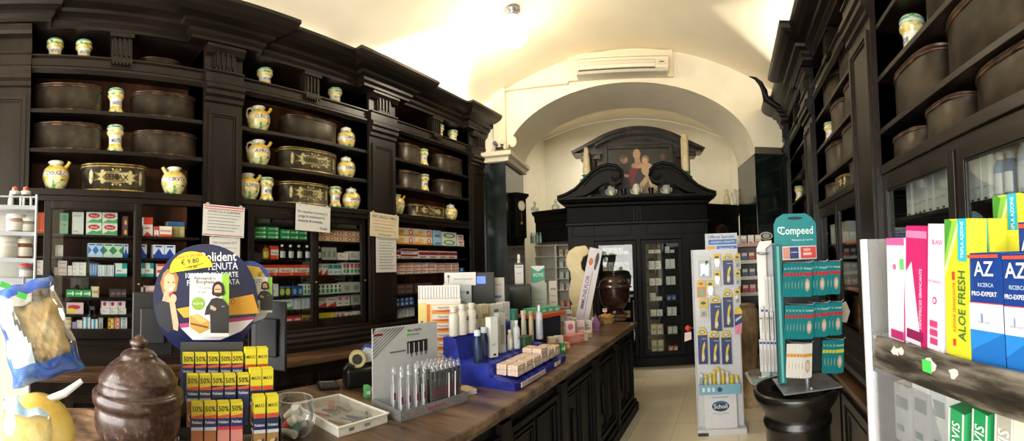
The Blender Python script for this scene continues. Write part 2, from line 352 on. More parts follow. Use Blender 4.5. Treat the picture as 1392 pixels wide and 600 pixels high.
# ================================================================ tall wall cabinets
CORN = [(-.1, 3.241), (0, 3.241), (.03, 3.243), (.03, 3.265), (.055, 3.285), (.055, 3.31), (.10, 3.325), (.11, 3.345), (.17, 3.36), (.215, 3.385), (.235, 3.405), (.25, 3.43), (.25, 3.455), (-.1, 3.47)]
def wall_cabinet(fr, label, bays, pils, rows, zcase, ztop_rail, gz, doors, low, depth=.36, wood=WOOD, backm=BACKW):
    """bays: [(x0,x1,bracket_x)], pils: [(x0,x1)] ascending; rows: shelf heights between case top and rail; gz: shelf heights in the case"""
    t = thing('apothecary_cabinet', label, 'cabinet', fr.o, fr.rot)
    X0 = min([p[0] for p in pils]+[b_[0] for b_ in bays]); X1 = max([p[1] for p in pils]+[b_[1] for b_ in bays])
    c = MB()
    c.box(X0, X1, depth, depth+.02, .93, 3.3, backm)
    c.box(X0, X1, .0, depth, 3.24, 3.30, wood)
    edges = sorted(set([e for b_ in bays for e in b_[:2]]))
    for (a, b_, _) in bays:
        for e, sgn in ((a, -1), (b_, 1)):
            c.box(min(e, e+sgn*.02), max(e, e+sgn*.02), .001, depth, .93, 3.24, wood)
    c.box(X0, X1, 0, depth, .93, min(g_[0] for g_ in gz)-.02, wood)
    c.build('carcass', t)
    # stepped base moulding down to the ledge
    s = MB()
    s.sweep([(X0, 0), (X1, 0)], [(0, .932), (.16, .932), (.16, .965), (.12, .975), (.12, 1.0), (.07, 1.015), (.07, 1.035), (.03, 1.05), (.03, 1.07), (0, 1.078)], WOODH).build('base_moulding', t)
    path = []
    for i, (a, b_) in enumerate(pils):
        path += [(a-.10, 0), (a-.10, -.08), (b_+.10, -.08), (b_+.10, 0)]
    path = [(X0, 0)]+[p for p in path if X0+.001 < p[0] < X1-.001]+[(X1, 0)]
    if pils[0][0]-.10 <= X0: path = [(X0, -.08)]+path[1:]
    if pils[-1][1]+.10 >= X1: path = path[:-1]+[(X1, -.08)]
    clean = [path[0]]
    for p in path[1:]:
        if p != clean[-1]: clean.append(p)
    MB().sweep(clean, CORN, WOODH).build('cornice', t)
    # frieze rail under the attic openings
    path2 = [(x, y*.5) for x, y in clean]
    zr = ztop_rail
    MB().sweep([(X0, 0), (X1, 0)], [(0, zr-.125), (.012, zr-.125), (.03, zr-.10), (.03, zr-.085), (.012, zr-.07), (.012, zr-.02), (.03, zr-.01), (.03, zr), (-.33, zr), (-.33, zr-.02), (-.005, zr-.03)], WOODH).build('frieze_rail', t)
    for bi, (a, b_, bx) in enumerate(bays):
        for z in rows: MB().box(a+.001, b_-.001, -.004, depth-.001, z-.028, z, WOODH).build('shelf', t, bevel=.003)
        MB().box(a+.001, b_-.001, -.012, depth-.001, zcase-.045, zcase, WOODH).box(a+.001, b_-.001, 0, .02, zcase-.085, zcase-.045, WOODH).build('shelf', t, bevel=.003)
        for z in gz[bi]: MB().box(a+.001, b_-.001, .045, depth-.001, z-.016, z, WOODH).build('shelf', t)
        if bx is not None:
            w_ = .075; q = MB().box(bx-w_, bx+w_, -.02, .06, zr+.004, 3.234, wood)
            for k in range(4): q.box(bx-w_+.018+k*.034, bx-w_+.03+k*.034, -.034, -.02, zr+.02, 3.20, wood)
            q.box(bx-w_-.012, bx+w_+.012, -.045, -.0205, 3.205, 3.233, wood)
            q.box(bx-w_, bx+w_, -.045, -.031, zr-.035, zr-.008, wood)
            for k in range(6): q.box(bx-w_+.006+k*.025, bx-w_+.02+k*.025, -.045, -.031, zr-.05, zr-.035, wood)
            q.build('fluted_bracket', t)
    for (a, b_) in pils:
        q = MB()
        q.box(a, b_, -.03, depth, .93, zr-.16, wood)
        q.frame(a+.03, b_-.03, 1.12, zr-.30, .028, -.045, -.03, wood)
        q.frame(a+.062, b_-.062, 1.15, zr-.33, .012, -.038, -.03, wood)
        q.sweep([(a, -.03), (b_, -.03)], [(0, zr-.24), (.02, zr-.23), (.02, zr-.20), (.045, zr-.185), (.045, zr-.155), (.06, zr-.14), (.06, zr-.11), (.03, zr-.09), (.03, zr-.02), (.045, zr-.01), (.045, zr), (0, zr+.005)], wood)
        q.box(a, b_, -.03, depth, zr-.16, 3.235, wood)
        m_ = (a+b_)/2; q.box(m_-.09, m_+.09, -.06, -.03, zr+.02, 3.2, wood)
        for k in range(4): q.box(m_-.075+k*.042, m_-.06+k*.042, -.074, -.06, zr+.03, 3.19, wood)
        q.sweep([(a, -.03), (b_, -.03)], [(0, 3.17), (.04, 3.18), (.05, 3.20), (.07, 3.215), (.07, 3.234), (0, 3.234)], wood)
        for k in range(6): q.box(m_-.085+k*.029, m_-.067+k*.029, -.074, -.06, zr, zr+.02, wood)
        q.build('pilaster', t)
    for (a, b_, dz0, dz1, off) in doors:
        d = MB().frame(a, b_, dz0, dz1, .05, off, off+.022, wood, wb=.06, wt=.05).frame(a+.05, b_-.05, dz0+.06, dz1-.05, .008, off+.004, off+.018, wood).build('door', t, bevel=.002)
        MB().box(a+.05, b_-.05, off+.010, off+.013, dz0+.06, dz1-.05, GLASS).build('glass_pane', d)
        MB().lathe([(.002, 0), (.009, .004), (.009, .01), (.002, .014)], GOLD, 10).build('knob', d, loc=(b_-.02, off-.016, (dz0+dz1)/2-.1))
    # lower cupboards and ledge
    q = MB(); lo, ltop = low
    q.box(X0, X1, -lo+.05, depth, 0, ltop-.05, wood); q.box(X0, X1, -lo+.03, -lo+.05, 0, .12, wood)
    n = max(2, round((X1-X0)/.62)); st = (X1-X0)/n
    for k in range(n):
        q.frame(X0+k*st+.03, X0+(k+1)*st-.03, .16, ltop-.12, .05, -lo+.03, -lo+.05, wood)
        q.frame(X0+k*st+.11, X0+(k+1)*st-.11, .24, ltop-.2, .02, -lo+.04, -lo+.05, wood)
    q.build('base_cupboards', t)
    MB().sweep([(X0, -lo+.05), (X1, -lo+.05)], [(-depth-lo+.09, ltop-.05), (.02, ltop-.05), (.03, ltop-.035), (.05, ltop-.03), (.05, ltop), (-depth-lo+.09, ltop)], CTOPX).build('ledge', t, bevel=.003)
    return t
LF = Fr((-3, 0, 0), math.pi/2); RF = Fr((.78, 0, 0), -math.pi/2)
GZ = [1.093, 1.24, 1.36, 1.51, 1.645, 1.805]
LC = wall_cabinet(LF, 'dark walnut apothecary shelving with cornice covering the whole left wall',
    [(-.165, 1.09, .47), (1.40, 2.70, 2.06), (3.05, 4.35, 3.72)], [(-1.1, -.165), (1.09, 1.40), (2.70, 3.05), (4.35, 4.80)],
    [2.40, 2.68], 2.116, 3.055, [GZ, [1.07, 1.235, 1.35, 1.515, 1.65, 1.815, 1.94], [1.06, 1.18, 1.30, 1.505, 1.665, 1.815]],
    [(-.05, .64, 1.08, 2.03, .0), (1.47, 2.12, 1.08, 2.03, .0), (2.10, 2.69, 1.08, 2.03, .024)], (.40, .93))
RC = wall_cabinet(RF, 'dark walnut apothecary shelving with cornice covering the whole right wall',
    [(-5.35, -4.12, -4.7), (-3.72, -2.50, -3.1), (-2.10, -.55, -1.35)], [(-5.62, -5.35), (-4.12, -3.72), (-2.50, -2.10), (-.55, -.2)],
    [2.22, 2.49, 2.76], 2.03, 3.055, [[.98, 1.34, 1.66], [.98, 1.34, 1.66], [.98, 1.45, 1.755]],
    [(-5.35, -4.12, .96, 1.95, 0), (-3.72, -3.12, .96, 1.95, 0), (-3.10, -2.50, .96, 1.95, 0), (-2.10, -1.36, .96, 1.95, 0), (-1.34, -.55, .96, 1.95, 0)], (.18, .86))
# extra high shelf inside the middle glass case
# ================================================================ jars and tins
def band(mb, text, R, z0, h, col='#3a3f78', zoff=0, sc=1):
    vs, ps, tw = txt(text); s_ = min(h, 1.5*R*sc/tw)
    pts = []
    for a, b in vs:
        an = a*s_/R; pts.append(((R+.0012)*math.sin(an), -(R+.0012)*math.cos(an), z0+b*h))
    mb.add(pts, ps, M(col, .3))
def albarello(label, text, group=None, h=.2, lid=True, k=1.3):
    t = thing('apothecary_jar', label, 'jar', group=group)
    s_ = h/.2
    pr = [(0, 0), (.036, 0), (.043, .01), (.044, .028), (.036, .045), (.034, .06), (.034, .105), (.037, .12), (.046, .135), (.047, .15), (.036, .165)]
    ms = [GLZ_W, GLZ_G, GLZ_G, GLZ_Y, GLZ_Y, GLZ_W, GLZ_W, GLZ_Y, GLZ_G, GLZ_G]
    b = MB().lathe([(r*s_*k, z*s_) for r, z in pr], ms, 24)
    band(b, text, .0345*s_*k, .083*s_, .026*s_)
    b.build('body', t)
    if lid:
        MB().lathe([(r*s_*k, z*s_) for r, z in [(.036, .1655), (.046, .17), (.047, .18), (.04, .193), (.02, .2), (0, .202)]], [GLZ_W, GLZ_T, GLZ_G, GLZ_G, GLZ_W], 24).build('lid', t)
    else:
        MB().lathe([(r*s_*k, z*s_) for r, z in [(.036, .1655), (.046, .18), (.047, .19), (.043, .197), (0, .197)]], [GLZ_G, GLZ_T, GLZ_W, GLZ_G], 24).build('lid', t)
    return t
def oiljar(label, text, spout=1, group=None, h=.22, handle=True):
    t = thing('spouted_oil_jar', label, 'jar', group=group); s_ = h/.22
    pr = [(0, 0), (.05, 0), (.054, .008), (.068, .04), (.080, .075), (.084, .10), (.083, .13), (.076, .155), (.06, .175), (.045, .185), (.041, .195), (.05, .205), (.052, .214), (.044, .22), (0, .218)]
    ms = [GLZ_W, GLZ_G, GLZ_G, GLZ_G, GLZ_Y, GLZ_W, GLZ_Y, GLZ_Y, GLZ_G, GLZ_G, GLZ_W, GLZ_W, GLZ_W, GLZ_W]
    b = MB().lathe([(r*s_*1.18, z*s_) for r, z in pr], ms, 28)
    band(b, text, .0845*s_*1.18, .115*s_, .028*s_)
    b.build('body', t)
    MB().tube([Vector(p)*s_ for p in ((spout*.06, -.02, .16), (spout*.085, -.03, .185), (spout*.1, -.035, .212))], [.018*s_, .013*s_, .014*s_], GLZ_Y, 10).build('spout', t)
    if handle:
        MB().tube([Vector((-spout*x, .0, z))*s_ for x, z in ((.045, .185), (.075, .2), (.10, .185), (.105, .15), (.098, .115), (.08, .10))], .009*s_, GLZ_W, 8).build('handle', t)
    return t
def roundjar(label, text, group=None, h=.2):
    t = thing('round_apothecary_jar', label, 'jar', group=group); s_ = h/.2
    pr = [(0, 0), (.045, 0), (.05, .008), (.066, .035), (.076, .07), (.078, .1), (.07, .135), (.05, .155), (.04, .162), (.045, .175)]
    b = MB().lathe([(r*s_*1.08, z*s_) for r, z in pr], [GLZ_W, GLZ_G, GLZ_G, GLZ_Y, GLZ_W, GLZ_Y, GLZ_G, GLZ_W, GLZ_W], 28)
    band(b, text, .0785*s_*1.08, .09*s_, .026*s_); b.build('body', t)
    MB().lathe([(r*s_, z*s_) for r, z in [(.045, .1755), (.05, .18), (.04, .19), (.015, .195), (.012, .205), (0, .208)]], GLZ_W, 24).build('lid', t)
    return t
def supe(w, d, n=40, e=2.9):
    out = []
    for i in range(n):
        a = 2*math.pi*i/n; c, s_ = math.cos(a), math.sin(a)
        out.append((math.copysign(abs(c)**(2/e), c)*w/2, math.copysign(abs(s_)**(2/e), s_)*d/2))
    return out
def tin(label, w=.44, d=.26, h=.2, deco=None, group=None, finial=False, mat=None):
    t = thing('oval_tin', label, 'tin', group=group); m_ = mat or (TING if deco else TIN)
    rim = GOLD if deco else TINRUST
    def ring(o, z): return [(x, y, z) for x, y in supe(w+2*o, d+2*o)]
    b = MB().rings([ring(0, 0), ring(.004, .002), ring(.004, .012), ring(0, .014), ring(0, h*.86)], [rim, rim, rim, m_], cap=True)
    if deco:
        def fn(x, z, k):
            e = 2.9; y = -d/2*max(0, 1-abs(2*x/w)**e)**(1/e); return (x, y-k-.0015, z)
        W = w*.70; X = -W/2; crm = '#b9ab7a'; dk = '#6f6238'
        it = [('p', [(.12, .5), (.02, .72), (.14, .66), (.2, .84), (.32, .7), (.44, .78), (.5, .92), (.56, .78), (.68, .7), (.8, .84), (.86, .66), (.98, .72), (.88, .5), (.98, .3), (.86, .36), (.8, .16), (.68, .3), (.56, .22), (.5, .1), (.44, .22), (.32, .3), (.2, .16), (.14, .36), (.02, .3)], dk),
              ('p', [(.16, .5), (.10, .64), (.26, .72), (.5, .76), (.74, .72), (.90, .64), (.84, .5), (.90, .36), (.74, .28), (.5, .24), (.26, .28), (.10, .36)], crm)]
        for u in (.2, .8): it += [('e', u, .74, .035, .07, crm), ('e', u, .26, .035, .07, crm)]
        for u in (.42, .58): it += [('e', u, .84, .022, .05, crm), ('e', u, .16, .022, .05, crm)]
        it.append(('t', .5, .5, .24, deco, '#1d1a10', .62))
        b.art(it, X, .02, W, h*.8, 0, fn)
        for sg in (-1, 1):
            b.art([('e', .5, .5, .4, .4, dk), ('e', .5, .62, .25, .2, crm), ('e', .4, .3, .2, .14, crm)], sg*w*.37-.02, .03, .04, h*.7, 0, fn)
    b.build('body', t)
    l = MB().rings([ring(.003, h*.86), ring(.006, h*.865), ring(.006, h*.90), ring(.003, h*.91), ring(.002, h*.955), ring(.005, h*.965), ring(.005, h*.985), ring(-.004, h), ring(-.04, h*1.004)], [rim, rim, m_, m_, rim, rim, m_, m_])
    l.build('lid', t)
    if finial: MB().lathe([(.003, h), (.0025, h+.04), (.001, h+.06)], GOLD, 8).build('finial', t)
    return t
protos = {}
def place(fr, kind, args, px, z, b, label, group=None, **kw):
    key = (kind, repr(args), repr(kw))
    x = fr.ax(px, z+.08, b-.05); loc = fr.w(x, b, z)
    t = kind(label, *args, **kw) if not isinstance(kind, str) else None
    t.location = loc; t.rotation_euler.z = fr.rot
    if group: t['group'] = group
    return t
def ptin(fr, p0, p1, z, h, label, deco=None, group=None, d=.26, b=.02, finial=False):
    zz = z+h*.5
    x0, x1 = fr.ax(p0, zz, b+d*.3), fr.ax(p1, zz, b+d*.3)
    t = tin(label, w=abs(x1-x0), d=d, h=h, deco=deco, group=group, finial=finial)
    t.location = fr.w((x0+x1)/2, b+d/2, z); t.rotation_euler.z = fr.rot
Z1, Z2, Z3, Z4 = 2.117, 2.401, 2.681, 3.056
def A(px, z, lab, tx, h=.2, b=.09, lid=True, fr=LF): place(fr, albarello, (tx,), px, z, b, lab, h=h, lid=lid, k=1.75 if h < .175 else 1.3)
def O(px, z, lab, tx, sp, h=.22, b=.11, handle=True): place(LF, oiljar, (tx, sp), px, z, b, lab, h=h, handle=handle)
def R_(px, z, lab, tx, h=.2, b=.1): place(LF, roundjar, (tx,), px, z, b, lab, h=h)
A(75, Z4, 'glazed drug jar at the left in the topmost niche of the nearest left bay', 'SEVO', .155, lid=False)
A(115, Z4, 'glazed drug jar right of its twin in the topmost niche of the nearest left bay', 'ALOE', .155, lid=False)
A(159, Z3, 'lidded drug jar between two tins, upper tin shelf of the nearest left bay', 'DIASCO', .20)
A(158, Z2, 'green-footed drug jar between two tins, lower tin shelf of the nearest left bay', 'MELITO', .21)
O(76, Z1, 'spouted majolica jar left of the cartouche tin in the nearest left bay', 'CREUGE-C', 1, .215, handle=False)
O(239, Z1, 'spouted majolica jar right of the cartouche tin in the nearest left bay', 'CIKVTA', -1, .215, handle=False)
A(364, Z4, 'small domed drug jar left in the topmost niche of the middle left bay', 'ACORI', .165)
A(460, Z4, 'small domed drug jar right in the topmost niche of the middle left bay', 'RVTA', .165)
O(355, Z3, 'handled oil jar on the upper tin shelf of the middle left bay', 'O.ROSA', 1, .22)
O(355, Z2, 'handled oil jar left of a painted tin, second shelf of the middle left bay', 'AVRICO', 1, .22)
R_(475, Z3, 'round majolica jar right of the plain tin, upper shelf of the middle left bay', 'CARTAMI', .21)
R_(475, Z2, 'round majolica jar right of a painted tin, second shelf of the middle left bay', 'DIAGRI', .21)
O(340, Z1, 'spouted oil jar at the left end above the middle glass case', 'OLIVOLO', 1, .22, handle=False)
A(366, Z1, 'waisted drug jar beside the spouted jar above the middle glass case', 'MITRID', .205)
A(460, Z1, 'waisted drug jar with green lid right of painted tin above middle glass case', 'TERRA', .2)
R_(482, Z1, 'pot-bellied jar at the right end above the middle glass case', 'SANDALO', .21)
A(601, Z4, 'pale drug jar left of the pair in the topmost niche of the far left bay', 'SAL', .16, lid=False)
A(620, Z4, 'pale drug jar right of the pair in the topmost niche of the far left bay', 'LACCA', .16, lid=False)
A(580, Z3, 'ivory drug jar between two tins, upper shelf of the far left bay', 'PVLVIS', .2)
A(581, Z2, 'ivory drug jar between two tins, second shelf of the far left bay', 'MANNA', .2)
O(543, Z1, 'spouted jar left of the small painted tin in the far left bay', 'O.LINI', 1, .21, handle=False)
R_(617, Z1, 'squat round jar right of the small painted tin in the far left bay', 'TVZIA', .2)
ptin(LF, 191, 244, Z4, .085, 'low black tin alone in the topmost niche of the nearest left bay', d=.2, b=.06)
ptin(LF, 46, 140, Z3, .20, 'black oval tin with pointed finial, upper left in the nearest left bay', finial=True)
ptin(LF, 180, 266, Z3, .19, 'black oval tin upper right in the nearest left bay')
ptin(LF, 45, 139, Z2, .20, 'black oval tin with rubbed copper rim, second row left, nearest left bay')
ptin(LF, 182, 268, Z2, .18, 'black oval tin second row right in the nearest left bay')
ptin(LF, 111, 200, Z1, .20, 'painted oval tin lettered SENAX in a cream cartouche', 'SENAX')
ptin(LF, 387, 457, Z3, .20, 'plain black oval tin on the upper shelf of the middle left bay')
ptin(LF, 382, 457, Z2, .20, 'painted tin with gilt rim on the second shelf of the middle left bay', 'TAMARINDO')
ptin(LF, 382, 446, Z1, .19, 'painted tin with garlands directly above the middle glass case', 'ORZO')
ptin(LF, 539, 568, Z3, .19, 'black oval tin upper left in the far left bay')
ptin(LF, 592, 627, Z3, .19, 'black oval tin upper right in the far left bay')
ptin(LF, 539, 569, Z2, .185, 'black oval tin second row left in the far left bay')
ptin(LF, 594, 626, Z2, .185, 'black oval tin second row right in the far left bay')
ptin(LF, 556, 604, Z1, .13, 'small painted tin on the lowest open shelf of the far left bay', 'CASSIA', d=.2)
# right wall: near bay
RZ = [2.031, 2.221, 2.491, 2.761]
def rt(x0, x1, z, h, lab, d=.27, deco=None, b=.02):
    t = tin(lab, w=abs(x1-x0), d=d, h=h, deco=deco); t.location = RF.w((x0+x1)/2, b+d/2, z); t.rotation_euler.z = RF.rot
rt(-2.06, -1.72, RZ[0], .115, 'low black tin at the far end of the lowest shelf, nearest right bay', .22)
rt(-1.68, -1.34, RZ[0], .14, 'mid-size black tin in the middle of the lowest shelf, nearest right bay', .22)
rt(-1.30, -.80, RZ[0], .155, 'wide rusty tin at the near end of the lowest shelf, nearest right bay', .24)
rt(-2.04, -1.55, RZ[1], .225, 'large black tin with worn shine, second shelf of the nearest right bay')
rt(-1.50, -.95, RZ[1], .235, 'large rusty tin, near end of the second shelf, nearest right bay')
A(1228, RZ[2], 'teal-topped drug jar beside a large tin on the nearest right bay', 'ELIXIR', .21, b=.10, fr=RF)
rt(-1.66, -1.20, RZ[2], .235, 'large tin beside the drug jar, third shelf of the nearest right bay')
rt(-1.18, -.62, RZ[2], .235, 'large tin at near end of the third shelf, nearest right bay')
for a, b_, l in ((-2.04, -1.5, 'far'), (-1.45, -.9, 'near')): rt(a, b_, RZ[3], .18, 'black tin at the %s end of the highest shelf, nearest right bay' % l)
# right wall: middle bay
for zi, nmz in ((0, 'lowest'), (1, 'second'), (2, 'third'), (3, 'highest')):
    z = RZ[zi]
    if zi == 0:
        rt(-3.62, -3.30, z, .12, 'low tin on the lowest shelf of the middle right bay', .2)
        rt(-3.26, -2.92, z, .12, 'painted low tin on the lowest shelf of the middle right bay', .2, 'RHEVM')
        rt(-2.86, -2.55, z, .15, 'tin at the near end of the lowest shelf, middle right bay', .2)
    else:
        rt(*((-3.60, -3.12) if zi != 2 else (-3.34, -2.96)), z, (.225, .22, .22)[zi-1], 'black oval tin, far end of the %s shelf, middle right bay' % nmz)
        rt(*((-3.06, -2.56) if zi != 2 else (-2.93, -2.56)), z, (.225, .22, .2)[zi-1], 'black oval tin, near end of the %s shelf, middle right bay' % nmz)
A(1121, RZ[2], 'small green-lidded drug jar beside a tin in the middle right bay', 'AGARICO', .18, b=.07, fr=RF)
A(1081, RZ[1], 'small pale drug jar in the farthest right bay', 'MIRRA', .19, b=.06, fr=RF)
for zi, nmz in ((0, 'lowest'), (1, 'second'), (2, 'third')):
    rt(-5.0, -4.5, RZ[zi], (.15, .2, .21)[zi], 'dark oval tin on the %s shelf of the farthest right bay' % nmz, b=.06)

# ================================================================ cartons
K = {   # kind: (base colour, art)
 'orange': ('#c8501f', [('r', .1, .1, .9, .2, '#e07a45')]),
 'greenw': ('#8fb9a0', [('r', .1, .62, .9, .9, '#5f9c80'), ('t', .5, .45, .1, 'Ovix', '#c05030', .8)]),
 'white': ('#d8d8d0', [('r', .1, .12, .5, .15, '#8a8a88'), ('r', .1, .8, .8, .84, '#9a9a98')]),
 'redoval': ('#e6e2d6', [('e', .5, .68, .38, .22, '#c2283a'), ('t', .5, .68, .16, 'Kilocal', '#f0e8e0', .6), ('p', [(.0, .05), (1, .05), (1, .45), (.7, .3), (.4, .38)], '#4fae6a')]),
 'redgreen2': ('#e9d9cf', [('r', 0, .0, 1, .3, '#3f9c5a'), ('e', .5, .62, .4, .22, '#b9263c')]),
 'purple_y': ('#6d4050', [('e', .55, .35, .25, .25, '#d9c13a')]),
 'redlabel': ('#e3dfda', [('r', 0, .62, 1, 1, '#d8442e'), ('r', .1, .4, .7, .46, '#c05040'), ('p', [(0, 0), (1, 0), (.4, .25)], '#c6392b')]),
 'antist': ('#e6dccc', [('t', .5, .6, .3, 'Antistax', '#b93224', .9), ('r', 0, 0, 1, .25, '#d0552c')]),
 'tubey': ('#d9c878', [('r', 0, .7, 1, 1, '#3b6ea8'), ('r', .2, .2, .8, .5, '#e8e0b0')]),
 'bluex': ('#b9cfe6', [('p', [(0, .2), (0, .8), (.45, .5)], '#3d6cc0'), ('p', [(1, .2), (1, .8), (.55, .5)], '#3d6cc0'), ('r', .1, .85, .9, .93, '#3a4a70')]),
 'greenx': ('#c5d8c8', [('p', [(0, .2), (0, .8), (.45, .5)], '#2f8a4c'), ('p', [(1, .2), (1, .8), (.55, .5)], '#2f8a4c'), ('r', .1, .85, .9, .93, '#3a4a70')]),
 'navyx': ('#c9d3e6', [('p', [(0, .1), (1, .1), (.5, .75)], '#1d3f94'), ('r', .0, .0, 1, .3, '#1d3f94'), ('r', .2, .82, .8, .92, '#1a2a50')]),
 'pinkst': ('#e4d2d2', [('r', .1, .4, .9, .6, '#c48a98')]),
 'whitest': ('#e2dfd8', [('r', .08, .35, .6, .45, '#9a9a9c'), ('r', .08, .6, .35, .7, '#b06050')]),
 'bluepill': ('#3d6ea6', [('r', .2, .1, .4, .9, '#9cc0df'), ('r', .6, .1, .8, .9, '#9cc0df')]),
 'teal': ('#dfe8e4', [('r', 0, 0, 1, .22, '#1f9c98'), ('r', .55, .6, 1, 1, '#1f9c98'), ('r', .1, .4, .5, .46, '#507a78')]),
 'tealthin': ('#e0e8e6', [('r', 0, .55, 1, .9, '#2a9aa8'), ('r', .2, .2, .8, .3, '#2a9aa8')]),
 'pinky': ('#e6c3be', [('e', .45, .6, .38, .2, '#c23a4e'), ('e', .3, .28, .25, .22, '#e3cf3c')]),
 'redstar': ('#ead8d8', [('e', .3, .6, .22, .3, '#c8283c'), ('r', .55, .3, .95, .8, '#dcdcf0')]),
 'cream': ('#ddd0ae', [('r', .1, .4, .8, .6, '#a99a70'), ('r', .82, .1, .95, .9, '#c7854a')]),
 'violet': ('#a78fc4', [('r', .1, .3, .9, .5, '#dcd0ea')]),
 'bluestripe': ('#e6ecf0', [('r', .35, 0, .65, 1, '#3aa0c4')]),
 'greytall': ('#b9bab4', [('r', .2, .2, .8, .7, '#909088')]),
 'yellow': ('#e2b53c', [('e', .65, .5, .2, .3, '#f0e4b0'), ('r', .05, .3, .4, .6, '#b04a28')]),
 'salmon': ('#dc8f72', [('e', .6, .5, .2, .3, '#f0d8c8')]),
 'greenbox': ('#2f9e55', [('r', .1, .35, .7, .6, '#bfe6c8'), ('e', .82, .5, .12, .3, '#e8f2e0')]),
 'greybox': ('#6f6b52', [('r', .1, .3, .9, .6, '#8a8660')]),
 'orangedot': ('#e9d2b4', [('e', .5, .45, .3, .32, '#e0752a'), ('e', .5, .45, .14, .16, '#f2e8d8'), ('r', 0, .85, 1, 1, '#d88038')]),
 'redorange': ('#e4442a', [('r', 0, .3, 1, .72, '#ece4dc'), ('t', .5, .5, .24, 'Benagol', '#b8301c', .75), ('e', .85, .15, .1, .1, '#f0a040')]),
 'redwhite': ('#ece6e2', [('p', [(0, .0), (1, .0), (1, .5)], '#d2303c'), ('r', .1, .7, .9, .78, '#555')if 0 else ('r', .1, .7, .9, .78, '#606060')]),
 'thinmulti': ('#e4e4de', [('r', .2, .55, .8, .9, '#d23a48'), ('r', .2, .15, .8, .45, '#2f9a58')]),
 'greenround': ('#27435e', [('e', .5, .4, .42, .36, '#b9c23c'), ('r', .1, .8, .9, .95, '#4a78a8')]),
 'bluedark': ('#2a4f80', [('e', .5, .4, .3, .3, '#7fa8d0')]),
 'greenthin': ('#dfe6dc', [('r', .15, .1, .85, .5, '#3c9458'), ('r', .3, .6, .7, .9, '#303838')]),
 'greenlabel': ('#e6eae0', [('p', [(0, 0), (1, 0), (1, .35), (.5, .2), (0, .45)], '#5bab5e'), ('r', .2, .6, .8, .75, '#7a8a78')]),
 'redbox': ('#c9262c', [('r', .08, .3, .9, .62, '#ecd6d0'), ('e', .2, .46, .08, .12, '#c9262c')]),
 'yellowtall': ('#ecd23c', [('r', .2, .5, .8, .62, '#b8702a'), ('e', .5, .25, .25, .14, '#f2e89a')]),
 'brownbox': ('#a8893a', [('r', .1, .6, .9, .8, '#6a4a1c')]),
 'pinkwhite': ('#ece0dc', [('e', .5, .7, .3, .18, '#e0708a'), ('r', .2, .2, .8, .3, '#40a070')]),
 'ring': ('#e9e5da', [('p', [(0, 0), (1, 0), (1, .3), (.5, .18), (0, .4)], '#f0a830'), ('e', .8, .5, .12, .38, '#d8404c'), ('e', .8, .5, .07, .24, '#e9e5da'), ('e', .3, .55, .16, .22, '#f2c060')]),
 'skyblue': ('#a9cfe8', [('r', .1, .1, .9, .4, '#4a90c8')]),
 'ovalgreen': ('#e8ece2', [('e', .5, .5, .4, .36, '#3c9a4a'), ('e', .5, .5, .28, .22, '#e8ece2')]),
 'maroon': ('#dcd2d0', [('r', 0, .45, 1, .85, '#7c1e30'), ('r', .1, .12, .7, .28, '#5a5a60')]),
 'redstrip': ('#e2dcd4', [('r', 0, .55, 1, .85, '#c04a48'), ('r', .1, .15, .5, .35, '#6a6a70'), ('r', .6, .15, .8, .35, '#d8a040')]),
 'darkbox': ('#4a3c3c', [('r', .1, .3, .9, .6, '#7a6460')]),
 'bluebox': ('#2a5ea8', [('r', .1, .2, .5, .8, '#c8d8ec')]),
 'whitethin': ('#d6dcde', [('r', .3, .1, .7, .9, '#aab8c0')]),
 'redtall': ('#c93b34', [('r', .15, .4, .85, .6, '#ead2cc'), ('e', .5, .8, .3, .1, '#f0b0a0')]),
 'cosm': ('#e4e6e2', [('r', .15, .32, .8, .335, '#707478'), ('r', .15, .28, .6, .29, '#8a8e90'), ('r', .3, .04, .7, .09, '#303436')]),
}
_bm = {}
def carton(kind, w_, d, h, label, group=None, cat='medicine box', name='medicine_carton'):
    key = (kind, round(w_, 3), round(d, 3), round(h, 3))
    if key in _bm:
        o = bpy.data.objects.new(name, _bm[key]); COL.objects.link(o)
    else:
        base, art_ = K[kind]; mb = MB().box(-w_/2, w_/2, 0, d, 0, h, C(base))
        mb.art(art_, -w_/2, 0, w_, h, 0)
        o = mb.build(name); _bm[key] = o.data
    return tag(o, label, cat, group)
def seg(fr, z, p0, p1, n, m_, h, kind, label, b=.075, d=.09, gapf=.04, name='medicine_carton', cat='medicine box', stag=0, skip=()):
    x0, x1 = fr.ax(p0, z+h*m_/2, b), fr.ax(p1, z+h*m_/2, b)
    if x1 < x0: x0, x1 = x1, x0
    w_ = round((x1-x0)/n*(1-gapf), 3); st = (x1-x0)/n
    grp = label if n*m_ > 1 else None
    for j in range(m_):
        for i in range(n):
            if (i, j) in skip: continue
            o = carton(kind, w_, d, h-.0005, label, grp, cat, name)
            o.location = fr.w(x0+st*(i+.5)+stag*j, b+random.uniform(0, .008), z+.0006+j*h); o.rotation_euler.z = fr.rot+(random.uniform(-.02, .02) if m_ == 1 and gapf > .03 else 0)
